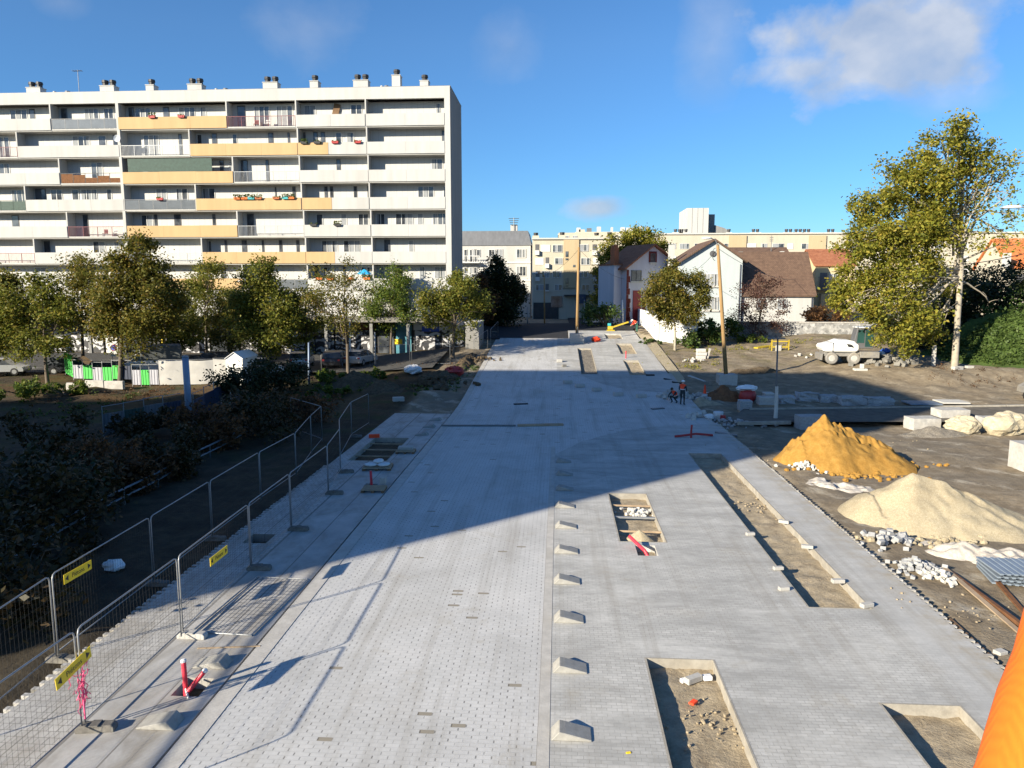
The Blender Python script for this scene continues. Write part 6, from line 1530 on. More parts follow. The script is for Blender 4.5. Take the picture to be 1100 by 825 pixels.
# ---------------------------------------------------------------- hoarding in front of the car park
def hoard_run(a, c, cols, h, label, name, z_lift=0., grp='hoarding panels before the car park'):
    A, B = G(*a), G(*c); n = len(cols); d = B-A
    for k, (m, lb) in enumerate(cols):
        p, q = A+d*(k/n), A+d*((k+.97)/n); t = thing(name, lb, 'hoarding panel', (p.x, p.y, ground_z(p.x, p.y)+z_lift), 0, grp)
        z = ground_z((p.x+q.x)/2, (p.y+q.y)/2)+z_lift; b = MB(); nr = max(2, int((q-p).length/.22)); yy = p.y
        b.beam((p.x,p.y,z+h/2+.05), (q.x,q.y,z+h/2+.05), .04, h)
        for i in range(nr): w_ = p.lerp(q, (i+.5)/nr); b.box(w_.x-.04, w_.y-.05, z+.06, w_.x+.04, w_.y-.021, z+h+.04)
        b.build('panel', m, t)
        MB().tube([(p.x-.02,p.y-.02,z-.1), (p.x-.02,p.y-.02,z+h+.55)], .03, 6).build('post', 'galvanised', t)
        if name == 'hoarding_panel' and h < 1.4: MB().tube([(p.x,p.y-.02,z+h+.5), (q.x,q.y-.02,z+h+.5)], .022, 5).build('top_rail', 'galvanised', t)
H = [('hoard_white','white hoarding panel at the start, next to the green end piece'),('hoard_green','green hoarding panel, first of the long stretch'),('hoard_white','white hoarding panel with a dark gap, between two green ones'),('hoard_green','widest looking green hoarding panel left of the tall tree trunk'.replace('left of','before')),('hoard_green','green hoarding panel behind the tall tree trunk'),('hoard_navy','navy hoarding panel just past the tall tree trunk')]
hoard_run((80,411), (143,412), H, 1.15, '', 'hoarding_panel', .35)
hoard_run((143,413), (171,413.5), [('hoard_white','white hoarding panel under the covered van'),('hoard_green','bright green hoarding panel under the covered van'),('hoard_white','grey white hoarding panel touching the white sheet')], 1.25, '', 'hoarding_panel', .1)
hoard_run((71,404), (80,411), [('hoard_green','green ribbed hoarding panel turned at the end, behind the kerb')], 1.9, '', 'hoarding_panel', .2)
hoard_run((209,448), (258,421), [('hoard_blue','blue hoarding panel in the shade, nearest the grey post'),('hoard_navy','navy hoarding panel, second from the grey post'),('hoard_blue','blue hoarding panel in the middle of the oblique run'),('hoard_navy','navy hoarding panel just before the white tent'),('hoard_blue','blue hoarding panel ending at the white tent')], 1.35, '', 'hoarding_panel', .05)  # blue muted for the shade on this run
hoard_run((112,466), (196,449), [('zinc','grey hoarding panel in deep shade below the path'),('screen_green','dark green hoarding panel in deep shade'),('zinc','grey hoarding panel in deep shade beside the green one'),('hoard_navy','navy hoarding panel in deep shade by the thick post')], 1.3, '', 'hoarding_panel', .05)  # panel colours picked dark to paint the deep shade in
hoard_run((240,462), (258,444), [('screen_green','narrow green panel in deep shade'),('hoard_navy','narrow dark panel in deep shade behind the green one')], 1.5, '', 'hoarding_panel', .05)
def kerb_wall():
    a, c = G(72, 416), G(134, 417)
    for k in range(3):
        p, q = a.lerp(c, k/3), a.lerp(c, (k+.98)/3); z = ground_z(p.x, p.y)
        o = MB().beam((p.x,p.y,z+.25), (q.x,q.y,z+.25), .3, .7).build('concrete_barrier', 'concrete', bevel=.04); tag(o, ('concrete barrier below the green end piece','concrete barrier below the white and green panels','concrete barrier ending at the tall tree trunk')[k], 'barrier', 'concrete barriers below the hoarding')
kerb_wall()
def sheet_fence():
    a, c = G(172, 413.5), G(259, 411); n = 3
    for k in range(n):
        p, q = a.lerp(c, k/n), a.lerp(c, (k+1)/n); z = ground_z(p.x, p.y); t = thing('sheeted_fence', ('white sheeted fence panel next to the hoarding','white sheeted fence panel in the middle of three','white sheeted fence panel ending at the tent')[k], 'fence panel', (p.x, p.y, z), 0, 'white sheeted fence panels')
        vs = []; nx, nz = 16, 8
        for j in range(nz+1):
            for i in range(nx+1):
                u = i/nx; x = p.x+(q.x-p.x)*u; y = p.y+(q.y-p.y)*u-.04-.10*abs(hn(x*.8, j*.5, .9, 3))-.05*math.sin(u*math.pi)
                vs.append((x-p.x, y-p.y, .1+2.05*j/nz-(.06*math.sin(u*math.pi) if j == nz else 0)))
        fs = [(j*(nx+1)+i, j*(nx+1)+i+1, (j+1)*(nx+1)+i+1, (j+1)*(nx+1)+i) for j in range(nz) for i in range(nx)]
        b = MB(); b.v = vs; b.f = fs; b.mi = [0]*len(fs); b.build('cloth', 'sheet_white', t, smooth=True, world=False)
        f = MB().tube([(p.x,p.y,z-.1), (p.x,p.y,z+2.2), (q.x,q.y,z+2.2), (q.x,q.y,z-.1)], .03, 6); f.build('frame', 'galvanised', t)
sheet_fence()
def tent():
    a = G(244, 412); c = G(262, 412); z = ground_z(a.x, a.y); w_ = c.x-a.x; h0, h1 = 2.3, 3.0; d = 3.0
    t = thing('site_tent', 'small white ridge tent box at the end of the white sheet', 'tent', (a.x+w_/2, a.y, z))
    MB().extr([(a.x,a.y,z-.1),(c.x,a.y,z-.1),(c.x,a.y,z+h0),((a.x+c.x)/2,a.y,z+h1*.92),(a.x,a.y,z+h0)], (0,d,0)).build('body', 'machine_white', t)
    b = MB(); m = (a.x+c.x)/2
    for xe in (a.x-.08, c.x+.08): b.extr([(xe,a.y-.1,z+h0-.05),(m,a.y-.1,z+h1*.92+.03),(m,a.y-.1,z+h1*.92+.08),(xe,a.y-.1,z+h0)], (0,d+.2,0))
    b.build('roof', 'tarp_white', t)
tent()
t = thing('no_parking_sign', 'round blue and red no parking sign with a white plate below', 'road sign', gnd(122.5, 405, .05)); q = Vector(t.location); sg = W(122.5, 373.5, q.y)
MB().tube([q, (q.x, q.y, sg.z)], .03, 6).build('post', 'galvanised', t); MB().tube([(sg.x, sg.y-.05, sg.z), (sg.x, sg.y-.07, sg.z)], [.3, .3], 20).build('ring', 'red_paint', t); MB().tube([(sg.x, sg.y-.072, sg.z), (sg.x, sg.y-.08, sg.z)], [.23, .23], 20).build('disc', 'shop_blue', t)
MB().obox((sg.x, sg.y-.085, sg.z), (.46, .01, .06), Matrix.Rotation(R(45), 3, 'Y')).build('slash', 'red_paint', t); MB().box(sg.x-.3, sg.y-.07, sg.z-.75, sg.x+.3, sg.y-.05, sg.z-.35).build('plate', 'frame_white', t)
# ---------------------------------------------------------------- vehicles
def car(label, loc, rz, paint, L=4.1, Wd=1.75, H=1.46, van=False, name='parked_car', cat='car', cover=None, grp='vehicles parked before the shops'):
    t = thing(name, label, cat, loc, rz, grp); w2 = Wd/2
    if van: prof = [(-L/2,.3),(L/2,.3),(L/2+.02,.75),(L/2-.15,1.0),(L/2-.95,1.15),(-L/2,1.2)]; gh = [(-L/2+.02,1.2),(L/2-.95,1.15),(L/2-1.75,H-.05),(L/2-1.95,H),(-L/2+.06,H)]
    else: prof = [(-L/2+.05,.28),(L/2-.05,.28),(L/2,.5),(L/2-.1,.74),(L/2-1.05,.92),(-L/2+.12,.95),(-L/2,.7)]; gh = [(-L/2+.15,.95),(L/2-1.0,.92),(L/2-1.8,H-.06),(L/2-2.2,H),(-L/2+.75,H),(-L/2+.45,H-.08)]
    MB().extr([(x,-w2,z) for x, z in prof], (0,Wd,0)).build('body', paint, t, bevel=.05, world=False)
    k = .84; gt = [(x, -w2*k, z) if z > 1.25 else (x, -w2*.96, z) for x, z in gh]; n = len(gt); b = MB()
    L_ = [Vector(q) for q in gt]; R_ = [Vector((q[0], -q[1], q[2])) for q in gt]
    for i in range(n):
        j = (i+1) % n; b.face([L_[j], L_[i], R_[i], R_[j]], 1 if (gh[i][1] > 1.2) == (gh[j][1] > 1.2) else 0)
    b.face(L_, 0); b.face(list(reversed(R_)), 0); b.build('cabin', [('glass' if not van else paint), paint], t, world=False)
    if van:
        b = MB(); b.face([(L/2-.98,-w2*.85,1.2),(L/2-.98,w2*.85,1.2),(L/2-1.68,w2*.76,H-.1),(L/2-1.68,-w2*.76,H-.1)]); b.v = [(x+.02, y, z+.015) for x, y, z in b.v]; b.build('windscreen', 'glass', t, world=False)
        for s in (-1, 1): MB().face([(L/2-1.15,s*w2*.965,1.25),(L/2-1.75,s*w2*.90,H-.15),(L/2-2.2,s*w2*.90,H-.15),(L/2-2.2,s*w2*.965,1.25)]).build('side_window', 'glass', t, world=False)
    else:
        for s in (-1, 1): MB().beam((-.15,s*w2*.955,.95), (-.15,s*w2*.85,H-.02), .06, .09).build('pillar', paint, t, world=False)
    for x in (-L/2+.75, L/2-.8):
        for s in (-1, 1):
            wh = MB().tube([(x, s*(w2-.2), .32), (x, s*(w2+.01), .32)], .32, 16).build('wheel', 'rubber', t, world=False); MB().tube([(x, s*(w2+.012), .32), (x, s*(w2+.02), .32)], .2, 12).build('rim', 'galvanised', wh, world=False)
    for s in (-1, 1):
        MB().ball((L/2-.06, s*w2*.72, .66), .06, .2, .09, 8, 5).build('headlight', 'lamp_glass', t, world=False); MB().box(-L/2-.02, s*w2*.8-.12, .7, -L/2+.04, s*w2*.8+.12, .86).build('tail_light', 'red_paint', t, world=False)
    if cover: MB().extr([(x, -w2*1.02, z) for x, z in ((-L/2-.05,1.25),(L/2-1.9,1.3),(L/2-1.95,H+.15),(L/2-2.1,H+.45),(-L/2+.1,H+.45),(-L/2-.05,H+.2))], (0,Wd*1.04,0)).build('load_cover', cover, t, bevel=.08, world=False)
    return t
def carp(px, py): p = G(px, py); p.z = gz(p.x, p.y)+.07; return p
car('white van with a dark grey covered back behind the green panels', carp(162, 402), R(205), 'car_white', 5.2, 1.95, 2.15, True, 'covered_van', 'van', 'tarp_grey')
car('white car nosing out from behind the white tent', carp(279, 403), R(-18), 'car_white', 4.2, 1.8, 1.5); car('silver car showing its tail before the graffiti shutters', carp(388, 392), R(80), 'car_silver'); car('dark car close beside the silver one', carp(361, 394), R(95), 'car_dark', 4.4, 1.8, 1.55)
car('dark car behind the white sheet, roof only showing', carp(214, 399), R(10), 'car_dark'); car('dark car behind the sheet near the tent', carp(240, 397), R(5), 'car_dark', 4.3, 1.8, 1.6); car('grey car glimpsed under the olive tree', carp(325, 394), R(100), 'car_silver'); car('pale car in the dark street beyond the brown pole', Vector((W(642, 340, 108).x, 104.5, 3.25)), R(5), 'car_white', 4.2)
car('dark car half hidden behind the hoarding top rail', carp(125, 405), R(5), 'car_dark', 4.4); car('white car glimpsed at the frame edge behind the dark bush', carp(4, 403), R(15), 'car_silver'); car('dark estate car behind the green end piece', carp(82, 402), R(10), 'car_dark', 4.5, 1.8, 1.6)
# white wheeled machine under the plane tree
def machine():
    p = gnd(908, 391, 0); t = thing('wheeled_excavator', 'white wheeled excavator parked under the plane tree leaves', 'excavator', p, R(-6)); S = 1.12
    V = lambda pts: [(x*S, y*S, z*S) for x, y, z in pts]
    def ex(pts, y0, y1, name, m, bev=.05, par=t): return MB().extr(V([(x, y0, z) for x, z in pts]), (0,(y1-y0)*S,0)).build(name, m, par, bevel=bev, world=False)
    ex([(-2.1,1.15),(-1.9,.98),(.55,.98),(.75,1.2),(.72,1.62),(.3,1.9),(-.75,1.95),(-1.35,1.72),(-2.15,1.5)], -1.15, 1.15, 'engine_cover', 'machine_white', .14)
    ex([(-1.35,1.0),(-1.28,1.0),(-1.28,1.74),(-1.35,1.73)], -1.165, 1.165, 'panel_gap', 'frame_dark', 0)
    MB().face(V([(-.15,-1.166,1.42),(.35,-1.166,1.35),(.1,-1.166,1.62),(-.3,-1.166,1.68)])).build('vent', 'black_plastic', t, world=False)
    ex([(-1.9,.62),(2.1,.62),(2.1,.97),(-1.9,.97)], -.85, .85, 'chassis', 'machine_grey', .03)
    ex([(.78,.55),(2.25,.55),(2.25,1.05),(.78,1.05)], -1.2, -.3, 'side_box', 'machine_grey', .03)
    c = ex([(.3,1.97),(.55,1.3),(1.75,1.3),(1.9,2.0),(1.75,2.95),(.5,2.95)], -1.1, .1, 'cab', 'frame_dark', .04)
    for pts in ([(.48,1.75),(1.05,1.75),(1.05,2.8),(.56,2.8)], [(1.12,1.45),(1.68,1.45),(1.78,2.0),(1.66,2.8),(1.12,2.8)]): MB().face(V([(x,-1.112,z) for x, z in pts])).build('cab_window', 'cab_glass', c, world=False)
    MB().box(.45*S,-1.15*S,2.96*S,1.82*S,.15*S,3.05*S).build('cab_roof', 'machine_white', c, world=False)
    for x in (-1.35, .35):
        for s in (-1, 1):
            w_ = MB().tube(V([(x,s*.78,.48),(x,s*.84,.48),(x,s*1.12,.48),(x,s*1.18,.48)]), [.42*S,.49*S,.49*S,.42*S], 20).build('wheel', 'machine_grey', t, world=False); MB().tube(V([(x,s*1.181,.48),(x,s*1.2,.48)]), [.26*S,.2*S], 14).build('rim', 'concrete', w_, world=False)
    MB().beam(V([(1.6,.55,1.6)])[0], V([(3.1,.55,3.5)])[0], .35, .45).beam(V([(3.1,.55,3.5)])[0], V([(4.3,.55,1.3)])[0], .26, .34).build('boom', 'machine_white', t, bevel=.03, world=False)
    ex([(3.9,.15),(4.5,.1),(4.75,.55),(4.45,1.25),(4.2,1.2),(4.3,.7),(4.0,.6)], .1, 1.0, 'bucket', 'machine_grey', .03)
    ex([(-2.2,.3),(-2.05,.3),(-2.0,.85),(-2.2,.8)], -1.0, 1.0, 'blade', 'machine_grey', .02)
machine()
paper_bag(951, 383, 'blue and white rubble bag beside the excavator bucket', 'bag_blue', .45, 21, 'rubble_bag'); paper_bag(944, 388, 'white rubble bag lying beside the excavator', 'bag_white', .6, 22, 'rubble_bag')
stones(955, 393, 70, 1.3, .2, .6, 'concrete_dark', 'dark broken slabs heaped beside the excavator bucket', name='rubble', seed=22, h=.5)
t = thing('concrete_chunk', 'white concrete chunk with an upright stub on the lot', 'concrete chunk', gnd(924, 399, .03)); q = Vector(t.location)
MB().box(q.x-.55, q.y-.3, q.z, q.x+.55, q.y+.3, q.z+.2).box(q.x-.02, q.y-.15, q.z+.201, q.x+.28, q.y+.15, q.z+.6).build('chunk', 'concrete_pale', t, bevel=.03)
for px, py0, py1, lb in ((1002, 397, 371, 'grey concrete post beside the plane tree trunk'),): p = gnd(px, py0); q = W(px, py1, p.y); tag(MB().box(p.x-.14, p.y-.14, p.z, p.x+.14, p.y+.14, q.z).build('concrete_post', 'concrete', bevel=.02), lb, 'post')
small_block(1028, 401, 'white stone at the foot of the plane tree', (.9,.4,.3), .3, onpave=False); small_block(1041, 399, 'grey stone beside the white one at the plane tree', (.6,.4,.25), .1, m='concrete', onpave=False)
# tail of a small loader at the frame edge
p = gnd(1106, 428, 0); t = thing('mini_loader', 'tail and wheel of a small dark loader at the frame edge', 'loader', p, R(-8))
w_ = MB().tube([(0,-.12,.4),(0,-.06,.46-.06),(0,.2,.4),(0,.26,.4)], [.33,.4,.4,.33], 18).build('wheel', 'rubber', t, world=False); MB().tube([(0,-.121,.4),(0,-.15,.4)], [.2,.16], 12).build('rim', 'machine_yellow', w_, world=False)
MB().tube([(1.3,-.12,.4),(1.3,-.06,.4),(1.3,.2,.4),(1.3,.26,.4)], [.33,.4,.4,.33], 18).build('wheel', 'rubber', t, world=False); MB().extr([(-.3,.28,.5),(1.9,.28,.5),(1.9,.28,1.2),(.2,.28,1.25),(-.25,.28,1.0)], (0,1.2,0)).build('body', 'machine_grey', t, bevel=.05, world=False); MB().extr([(-.25,.1,1.0),(.0,.1,1.0),(1.0,.1,1.75),(.9,.1,1.85)], (0,.14,0)).build('arm', 'machine_grey', t, bevel=.02, world=False)
# yellow steel pieces by the stone wall
def trestle():
    a, c = gnd(829, 374, 0), gnd(847, 374, 0); t = thing('steel_trestle', 'yellow steel trestle standing before the stone wall', 'trestle', ((a.x+c.x)/2, a.y, a.z)); h = 12*a.y/800
    for x in (a.x, c.x): MB().beam((x,a.y,a.z), (x,a.y,a.z+h), .09, .09).beam((x,a.y+.05,a.z+h*.9), (x,a.y+1.0,a.z), .08, .08).build('leg', 'machine_yellow', t)
    MB().beam((a.x+.08,a.y,a.z+h*.85), (c.x-.08,a.y,a.z+h*.85), .09, .12).beam((a.x+.08,a.y,a.z+h*.35), (c.x-.08,a.y,a.z+h*.35), .09, .12).build('rail', 'machine_yellow', t); MB().box(a.x+.35,a.y-.14,a.z,a.x+.95,a.y-.08,a.z+h*.5).build('plate', 'concrete', t)
trestle(); bar('beam', 'yellow steel plate lying flat beside the yellow trestle', (812,372), (826,370.5), .6, .14, 'machine_yellow', 'plate')
# well block, big red bag, stacks
def wellblock():
    p = gnd(754, 383, 0); t = thing('stone_stack', 'pale upright stone stack on the yellow grass before the round tree', 'stone stack', p)
    for i in range(3): MB().box(p.x-.55, p.y-.3, p.z+.34*i-.05, p.x+.35+.1*(i % 2), p.y+.3, p.z+.34*i+.27).build('stone', 'concrete_pale', t, bevel=.04)
    MB().beam((p.x+.5,p.y,p.z), (p.x+.75,p.y-.1,p.z+1.0), .18, .25).build('leaning_slab', 'concrete', t)
wellblock()
def big_bag():
    a, c = gnd(797, 430, 0), gnd(812, 430, 0); w_ = c.x-a.x; m = Vector(((a.x+c.x)/2, a.y+w_/2, a.z)); t = thing('builders_bag', 'red builders bag topped with white crumpled plastic', 'bag', m)
    b = MB(); b.ball(m+Vector((0,0,.5)), w_*.62, w_*.58, .62, 14, 8, 0, .05, random.Random(2)); b.build('bag', 'red_paint', t, smooth=True); MB().ball(m+Vector((-.05,-.05,1.08)), w_*.7, w_*.5, .22, 14, 6, 0, .25, random.Random(3)).build('plastic', 'tarp_white', t)
big_bag()
def slab_stack(px0, px1, py, n, th, label, m='concrete', depth=.9, grp=None):
    a, c = gnd(px0, py, 0), gnd(px1, py, 0); t = thing('slab_stack', label, 'slab stack', ((a.x+c.x)/2, a.y, a.z), 0, grp); r = random.Random(px0)
    MB().box(a.x, a.y, a.z-.05, c.x, a.y+depth, a.z+.1).build('pallet', 'wood_plank', t)
    for i in range(n): d = r.uniform(-.04,.04); MB().box(a.x+d, a.y+d, a.z+.105+i*(th+.01), c.x+d, a.y+depth+d, a.z+.105+i*(th+.01)+th).build('slab', m, t, bevel=.012)
slab_stack(795, 808, 440, 5, .13, 'bluish stack of slabs just below the red bag', 'granite'); slab_stack(816, 833, 433, 2, .28, 'pale stack of kerb stones next to the white sleeved post', 'concrete'); slab_stack(822, 832, 427, 3, .14, 'white stack behind the pale kerb stones', 'concrete_pale')
t = thing('bucket', 'white bucket standing at the lane kerb by a small red can', 'bucket', gnd(771.5, 448, 0)); q = Vector(t.location); MB().tube([q, q+Vector((0,0,.5))], [.28,.34], 14).build('body', 'bag_white', t); MB().tube([q+Vector((.34*math.cos(a*math.pi/6),0,.48+.16*math.sin(a*math.pi/6))) for a in range(7)], .012, 4).build('handle', 'steel_dark', t)
t = thing('fuel_can', 'small red can with white label beside the bucket', 'can', gnd(776.5, 450, 0)); q = Vector(t.location); MB().box(q.x-.16,q.y-.1,q.z,q.x+.16,q.y+.1,q.z+.42).build('body', 'red_paint', t, bevel=.03); MB().box(q.x-.08,q.y-.115,q.z+.05,q.x+.08,q.y-.101,q.z+.22).build('label', 'frame_white', t)
t = thing('traffic_cone', 'orange site marker standing in the brown rubble', 'marker', gnd(757, 425, 0)); q = Vector(t.location); MB().box(q.x-.22,q.y-.22,q.z,q.x+.22,q.y+.22,q.z+.05).build('base', 'rubber', t); MB().tube([q+Vector((0,0,.051)), q+Vector((0,0,.95))], [.15,.05], 12).build('cone', 'vest_orange', t)
paper_bag(640, 367, 'bright red bundle beside the block of the brown pole', 'vest_orange', .5, 31, 'bundle', 'bundle', .0); paper_bag(762, 450, 'white plastic bag lying on the kerb pieces', 'bag_white', .3, 32)
paper_bag(678, 347, 'grey tool bundle lying behind the far worker', 'bag_white', .5, 33, 'bundle', 'bundle', .0)
# small yellow machine at the end of the paving
def compactor():
    p = gnd(656, 355.5, 0); s = .95; t = thing('plate_compactor', 'small yellow plate compactor with teal engine and long raised handle', 'compactor', p)
    q = lambda x, y, z: Vector((p.x+x*s, p.y+y*s, p.z+z*s))
    a, b_ = q(-.5,-.35,.02), q(.5,.35,.14); MB().box(*a, *b_).build('base_plate', 'machine_yellow', t); a, b_ = q(-.38,-.3,.16), q(.3,.3,.62); MB().box(*a, *b_).build('frame', 'machine_yellow', t, bevel=.05); a, b_ = q(-.4,-.24,.64), q(.05,.24,1.0); MB().box(*a, *b_).build('engine', 'teal_plastic', t, bevel=.05)
    MB().beam(q(.25,-.2,.5), q(2.2,-.2,1.15), .14, .16).beam(q(.25,.2,.5), q(2.2,.2,1.15), .14, .16).beam(q(2.2,-.26,1.15), q(2.2,.26,1.15), .12, .12).build('handle', 'machine_yellow', t)
compactor()
# ---------------------------------------------------------------- people
def person(name, label, loc, rz, J, mats, scale=1., helmet='helmet_white', vest=True, hair=False):
    """one skin grown over the joints J; colours follow the nearest bone"""
    bones = [('pelvis','spine','L'),('spine','chest','V'),('chest','neck','V'),('neck','head','S'),('head','crown','S'),('chest','sho_a','V'),('sho_a','elb_a','V2'),('elb_a','wri_a','V2'),('wri_a','han_a','S'),('chest','sho_b','V'),('sho_b','elb_b','V2'),('elb_b','wri_b','V2'),('wri_b','han_b','S'),
             ('pelvis','hip_a','T'),('hip_a','kne_a','T'),('kne_a','ank_a','T'),('ank_a','toe_a','B'),('pelvis','hip_b','T'),('hip_b','kne_b','T'),('kne_b','ank_b','T'),('ank_b','toe_b','B')]
    rad = dict(pelvis=.15,spine=.145,chest=.16,neck=.06,head=.095,crown=.075,sho_a=.075,elb_a=.05,wri_a=.034,han_a=.04,sho_b=.075,elb_b=.05,wri_b=.034,han_b=.04,hip_a=.095,kne_a=.068,ank_a=.05,toe_a=.045,hip_b=.095,kne_b=.068,ank_b=.05,toe_b=.045)
    names = list(rad); me = bpy.data.meshes.new('body'); E = [(names.index(a), names.index(b_)) for a, b_, c in bones]
    verts = [Vector(J[n]) for n in names]; rr = [rad[n] for n in names]
    for s, wn, hn_ in (('a','wri_a','han_a'),('b','wri_b','han_b')):      # five fingers on each hand
        h0 = Vector(J[hn_]); d = (h0-Vector(J[wn])).normalized(); sd = d.cross(Vector((0,0,1))); sd = sd.normalized() if sd.length > .1 else Vector((1,0,0)); up = sd.cross(d)
        for k, (o, l) in enumerate(((-.03,.075),(-.01,.09),(.01,.085),(.03,.065))):
            i0 = len(verts); verts += [h0+d*.05+sd*o, h0+d*(.05+l*.55)+sd*o*1.1-up*.012, h0+d*(.05+l*.95)+sd*o*1.1-up*.04]; rr += [.0095,.009,.0075]; E += [(names.index(hn_), i0), (i0, i0+1), (i0+1, i0+2)]
        i0 = len(verts); verts += [h0+sd*-.05+d*.01, h0+sd*-.07+d*.05-up*.01]; rr += [.0115,.009]; E += [(names.index(hn_), i0), (i0, i0+1)]
    me.from_pydata([tuple(v) for v in verts], E, []); o = bpy.data.objects.new('body', me); COL.objects.link(o)
    md = o.modifiers.new('skin', 'SKIN'); md.use_smooth_shade = True; sd_ = o.modifiers.new('sub', 'SUBSURF'); sd_.levels = sd_.render_levels = 2
    for i, v in enumerate(me.skin_vertices[0].data): v.radius = (rr[i], rr[i]); v.use_root = (i == 0)
    dg = bpy.context.evaluated_depsgraph_get(); m2 = bpy.data.meshes.new_from_object(o.evaluated_get(dg)); bpy.data.objects.remove(o)
    order = ['V','V2','S','T','B','L']; m2.materials.clear()
    for k in order: m2.materials.append(MATS[mats[k]])
    seg = [(Vector(J[a]), Vector(J[b_]), order.index(c)) for a, b_, c in bones]
    for f in m2.polygons:
        c = f.center; best = (9, 0)
        for a, b_, k in seg:
            ab = b_-a; u = max(0, min(1, (c-a).dot(ab)/ab.length_squared)); dd = (c-(a+ab*u)).length
            if dd < best[0]: best = (dd, k)
        f.material_index = best[1]; f.use_smooth = True
    t = thing(name, label, 'person', loc, rz); t.scale = (scale,)*3
    b_ = bpy.data.objects.new('body', m2); COL.objects.link(b_); b_.parent = t
    hd = Vector(J['head']); up = (Vector(J['crown'])-Vector(J['neck'])).normalized(); fw = Vector(J.get('face', (0,-1,0)))
    f = MB().ball(hd+fw*.098+up*.0, .014, .022, .022, 8, 5)
    f.build('nose', 'skin', t, smooth=True, world=False)
    sdv = fw.cross(up)
    for s in (-1, 1): MB().ball(hd+fw*.088+sdv*.034*s+up*.03, .011, nu=8, nv=5).build('eye', 'sign_black', t, world=False); MB().ball(hd+sdv*.098*s, .014, .02, .03, 8, 5).build('ear', 'skin', t, world=False)
    MB().ball(hd+fw*.088-up*.045, .026, .012, .007, 8, 4).build('mouth', 'red_paint', t, world=False)
    if helmet:
        M = MB(); c = hd+up*.06; k = len(M.v)
        for i in range(6):
            th = math.pi/2*i/5
            for j in range(14):
                a = 2*math.pi*j/14; r_ = .128*math.cos(th); M.v.append(tuple(c+sdv*(r_*math.cos(a))+fw*(r_*1.12*math.sin(a))+up*(.12*math.sin(th))))
        for i in range(5):
            for j in range(14): M.f.append((i*14+j, i*14+(j+1) % 14, (i+1)*14+(j+1) % 14, (i+1)*14+j)); M.mi.append(0)
        M.extr([c+sdv*.11+fw*.07, c+sdv*.08+fw*.2, c-sdv*.08+fw*.2, c-sdv*.11+fw*.07], up*.015); M.build('helmet', helmet, t, smooth=False, world=False)
    if hair: MB().ball(hd+up*.03-fw*.02, .112, .112, .11, 12, 8, 0, .04).build('hair', 'hair', t, smooth=True, world=False)
    if vest:
        ch, sp, nk = Vector(J['chest']), Vector(J['spine']), Vector(J['neck']); ax = (ch-Vector(J['pelvis'])).normalized()
        MB().tube([sp+ax*.0, sp+ax*.05], [.187,.187], 16).build('reflective_band', 'reflective', t, smooth=True, world=False)
    return t
STAND = dict(pelvis=(0,0,.95),spine=(0,.02,1.12),chest=(0,.02,1.34),neck=(0,0,1.52),head=(0,-.02,1.63),crown=(0,-.015,1.71),sho_a=(-.2,.02,1.42),elb_a=(-.26,-.02,1.14),wri_a=(-.2,-.22,1.0),han_a=(-.18,-.3,.98),sho_b=(.2,.02,1.42),elb_b=(.27,.0,1.14),wri_b=(.22,-.2,1.02),han_b=(.2,-.28,1.0),
             hip_a=(-.1,0,.9),kne_a=(-.12,-.02,.5),ank_a=(-.12,.03,.09),toe_a=(-.14,-.12,.05),hip_b=(.1,0,.9),kne_b=(.12,-.03,.5),ank_b=(.13,.02,.09),toe_b=(.15,-.13,.05))
CROUCH = dict(pelvis=(0,.15,.42),spine=(0,.1,.58),chest=(0,-.08,.78),neck=(0,-.2,.93),head=(0,-.27,1.02),crown=(0,-.30,1.1),sho_a=(-.2,-.08,.84),elb_a=(-.25,-.32,.62),wri_a=(-.12,-.5,.42),han_a=(-.1,-.56,.35),sho_b=(.2,-.08,.84),elb_b=(.26,-.32,.6),wri_b=(.14,-.5,.38),han_b=(.12,-.56,.3),
              hip_a=(-.1,.12,.4),kne_a=(-.2,-.28,.5),ank_a=(-.17,-.05,.1),toe_a=(-.18,-.2,.05),hip_b=(.1,.12,.4),kne_b=(.2,-.22,.42),ank_b=(.17,.12,.1),toe_b=(.18,-.03,.05), face=(0,-.9,-.43))
BEND = dict(STAND); BEND.update(spine=(0,-.08,1.08),chest=(0,-.28,1.22),neck=(0,-.45,1.3),head=(0,-.53,1.33),crown=(0,-.6,1.37),sho_a=(-.2,-.28,1.27),elb_a=(-.24,-.42,1.0),wri_a=(-.18,-.6,.85),han_a=(-.16,-.66,.8),sho_b=(.2,-.28,1.27),elb_b=(.25,-.42,1.0),wri_b=(.18,-.6,.88),han_b=(.16,-.66,.83), face=(0,-.75,-.66))
WM = dict(V='vest_orange',V2='trousers',S='skin',T='trousers',B='boots',L='trousers')
person('person', 'worker standing in a red orange vest and white helmet at the paving edge', gnd(733, 435, 0), R(150), STAND, WM)
person('person', 'worker crouching beside the standing one, in a red orange vest', gnd(724.5, 433, 0), R(-60), CROUCH, dict(WM), helmet=None, hair=True)
person('person', 'distant worker in orange with green trousers, bending by the white wall', gnd(684, 357, 0), R(-70), BEND, dict(WM, V2='vest_orange', T='trousers_green', L='trousers_green'), scale=1.08)
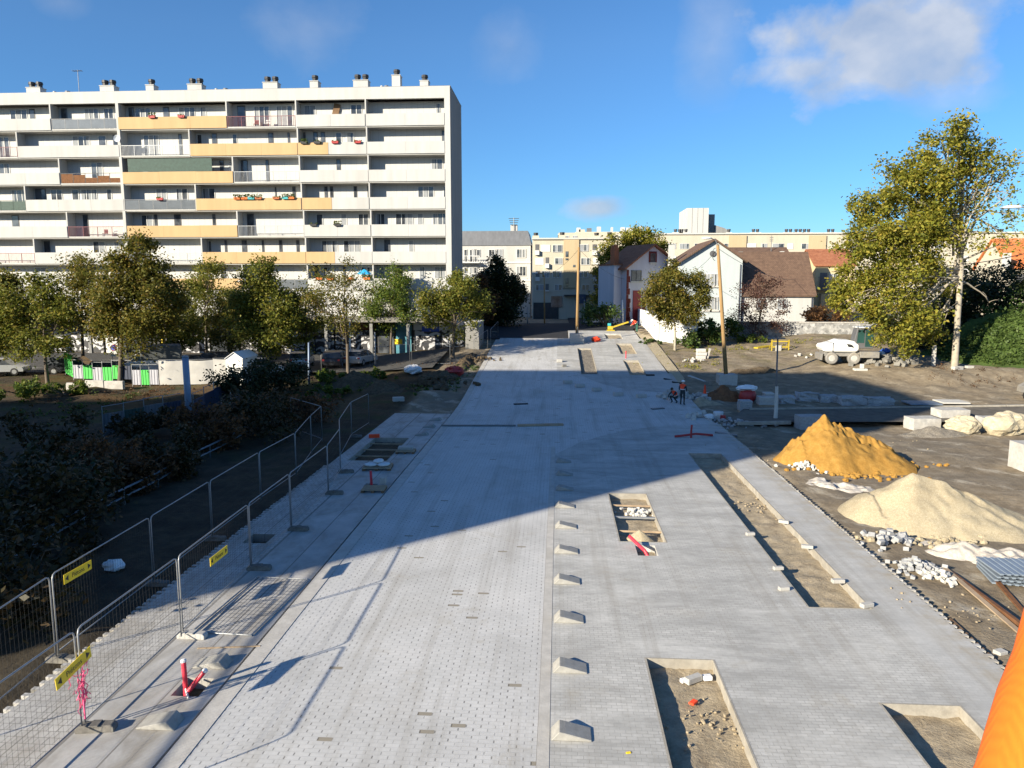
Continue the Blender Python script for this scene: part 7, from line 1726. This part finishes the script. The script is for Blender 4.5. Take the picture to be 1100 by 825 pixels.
# ---------------------------------------------------------------- lift platform and the colleague whose sleeve shows
def lift():
    t = thing('work_platform', 'scissor lift platform the view is taken from, under the orange sleeve', 'lift', (.3, -.4, 6.85)); x0, x1, y0, y1 = -1.0, 1.7, -1.5, .62
    MB().box(x0, y0, 6.78, x1, y1, 6.9).build('deck', 'steel_dark', t)
    for z in (7.4, 7.9): MB().tube([(x0,y0,z),(x1,y0,z),(x1,y1,z),(x0,y1,z),(x0,y0,z)], .022, 6).build('rail', 'machine_grey', t)
    for x in (x0, (x0+x1)/2, x1):
        for y in (y0, y1): MB().tube([(x,y,6.9),(x,y,7.9)], .02, 6).build('post', 'machine_grey', t)
    for k in range(4):
        z0, z1 = .9+k*1.45, .9+(k+1)*1.45
        MB().beam((x0+.2,-.9,z0), (x1-.2,-.9,z1), .08, .14).beam((x0+.2,-.75,z1), (x1-.2,-.75,z0), .08, .14).beam((x0+.2,.0,z0), (x1-.2,.0,z1), .08, .14).beam((x0+.2,.15,z1), (x1-.2,.15,z0), .08, .14).build('scissor_arm', 'machine_grey', t)
    MB().box(x0, -1.3, .35, x1, .5, .9).build('chassis', 'machine_grey', t, bevel=.03)
    for x in (x0+.4, x1-.4):
        for y in (-1.3, .5): MB().tube([(x,y-.13,.38),(x,y+.13,.38)], .38, 16).build('wheel', 'rubber', t)
lift()
def colleague():
    Y = .6; A = W(1304, 486, Y); E = W(1108, 985, Y); base = Vector((1.02, .18, 6.9)); J = {}
    rel = lambda p: tuple(Vector(p)-base)
    J = dict(STAND); J['sho_a'] = rel(A); J['elb_a'] = rel(E); J['wri_a'] = rel((E.x+.19, Y+.02, E.z-.10)); J['han_a'] = rel((E.x+.27, Y+.04, E.z-.07))
    J['chest'] = (-.12,.12,1.3); J['spine'] = (-.06,.08,1.1); J['neck'] = (-.12,.14,1.5); J['head'] = (-.12,.17,1.62); J['crown'] = (-.12,.17,1.7); J['sho_b'] = (.1,.1,1.4); J['elb_b'] = (.2,.22,1.15); J['wri_b'] = (.05,.4,1.02); J['han_b'] = (.0,.45,1.0); J['face'] = (0,1,0)
    for s in 'ab': J['toe_'+s] = (J['toe_'+s][0], .16, .05)
    global _SLEEVE; t = person('person', 'orange jacket sleeve of a colleague standing beside the camera', base, 0, J, dict(WM, V='orange_cloth', V2='orange_cloth'), vest=False, helmet='helmet_white')
    # loose jacket sleeve over the upper arm
    a, e = Vector(A), Vector(E); pts = []; rr = []
    for i in range(15):
        u = -.12+1.24*i/14; pts.append(a.lerp(e, u)+Vector((.0012*math.sin(i*2.1), 0, .001*math.sin(i*1.3)))); rr.append((.082-.010*u)*(1+.006*math.sin(i*2.4)))
    pts += [Vector((e.x+.10, Y+.01, e.z-.055)), Vector((e.x+.19, Y+.02, e.z-.10))]; rr += [.066, .05]
    MB().tube(pts, rr, 28).build('sleeve', 'sleeve_cloth', t, smooth=True)
colleague()
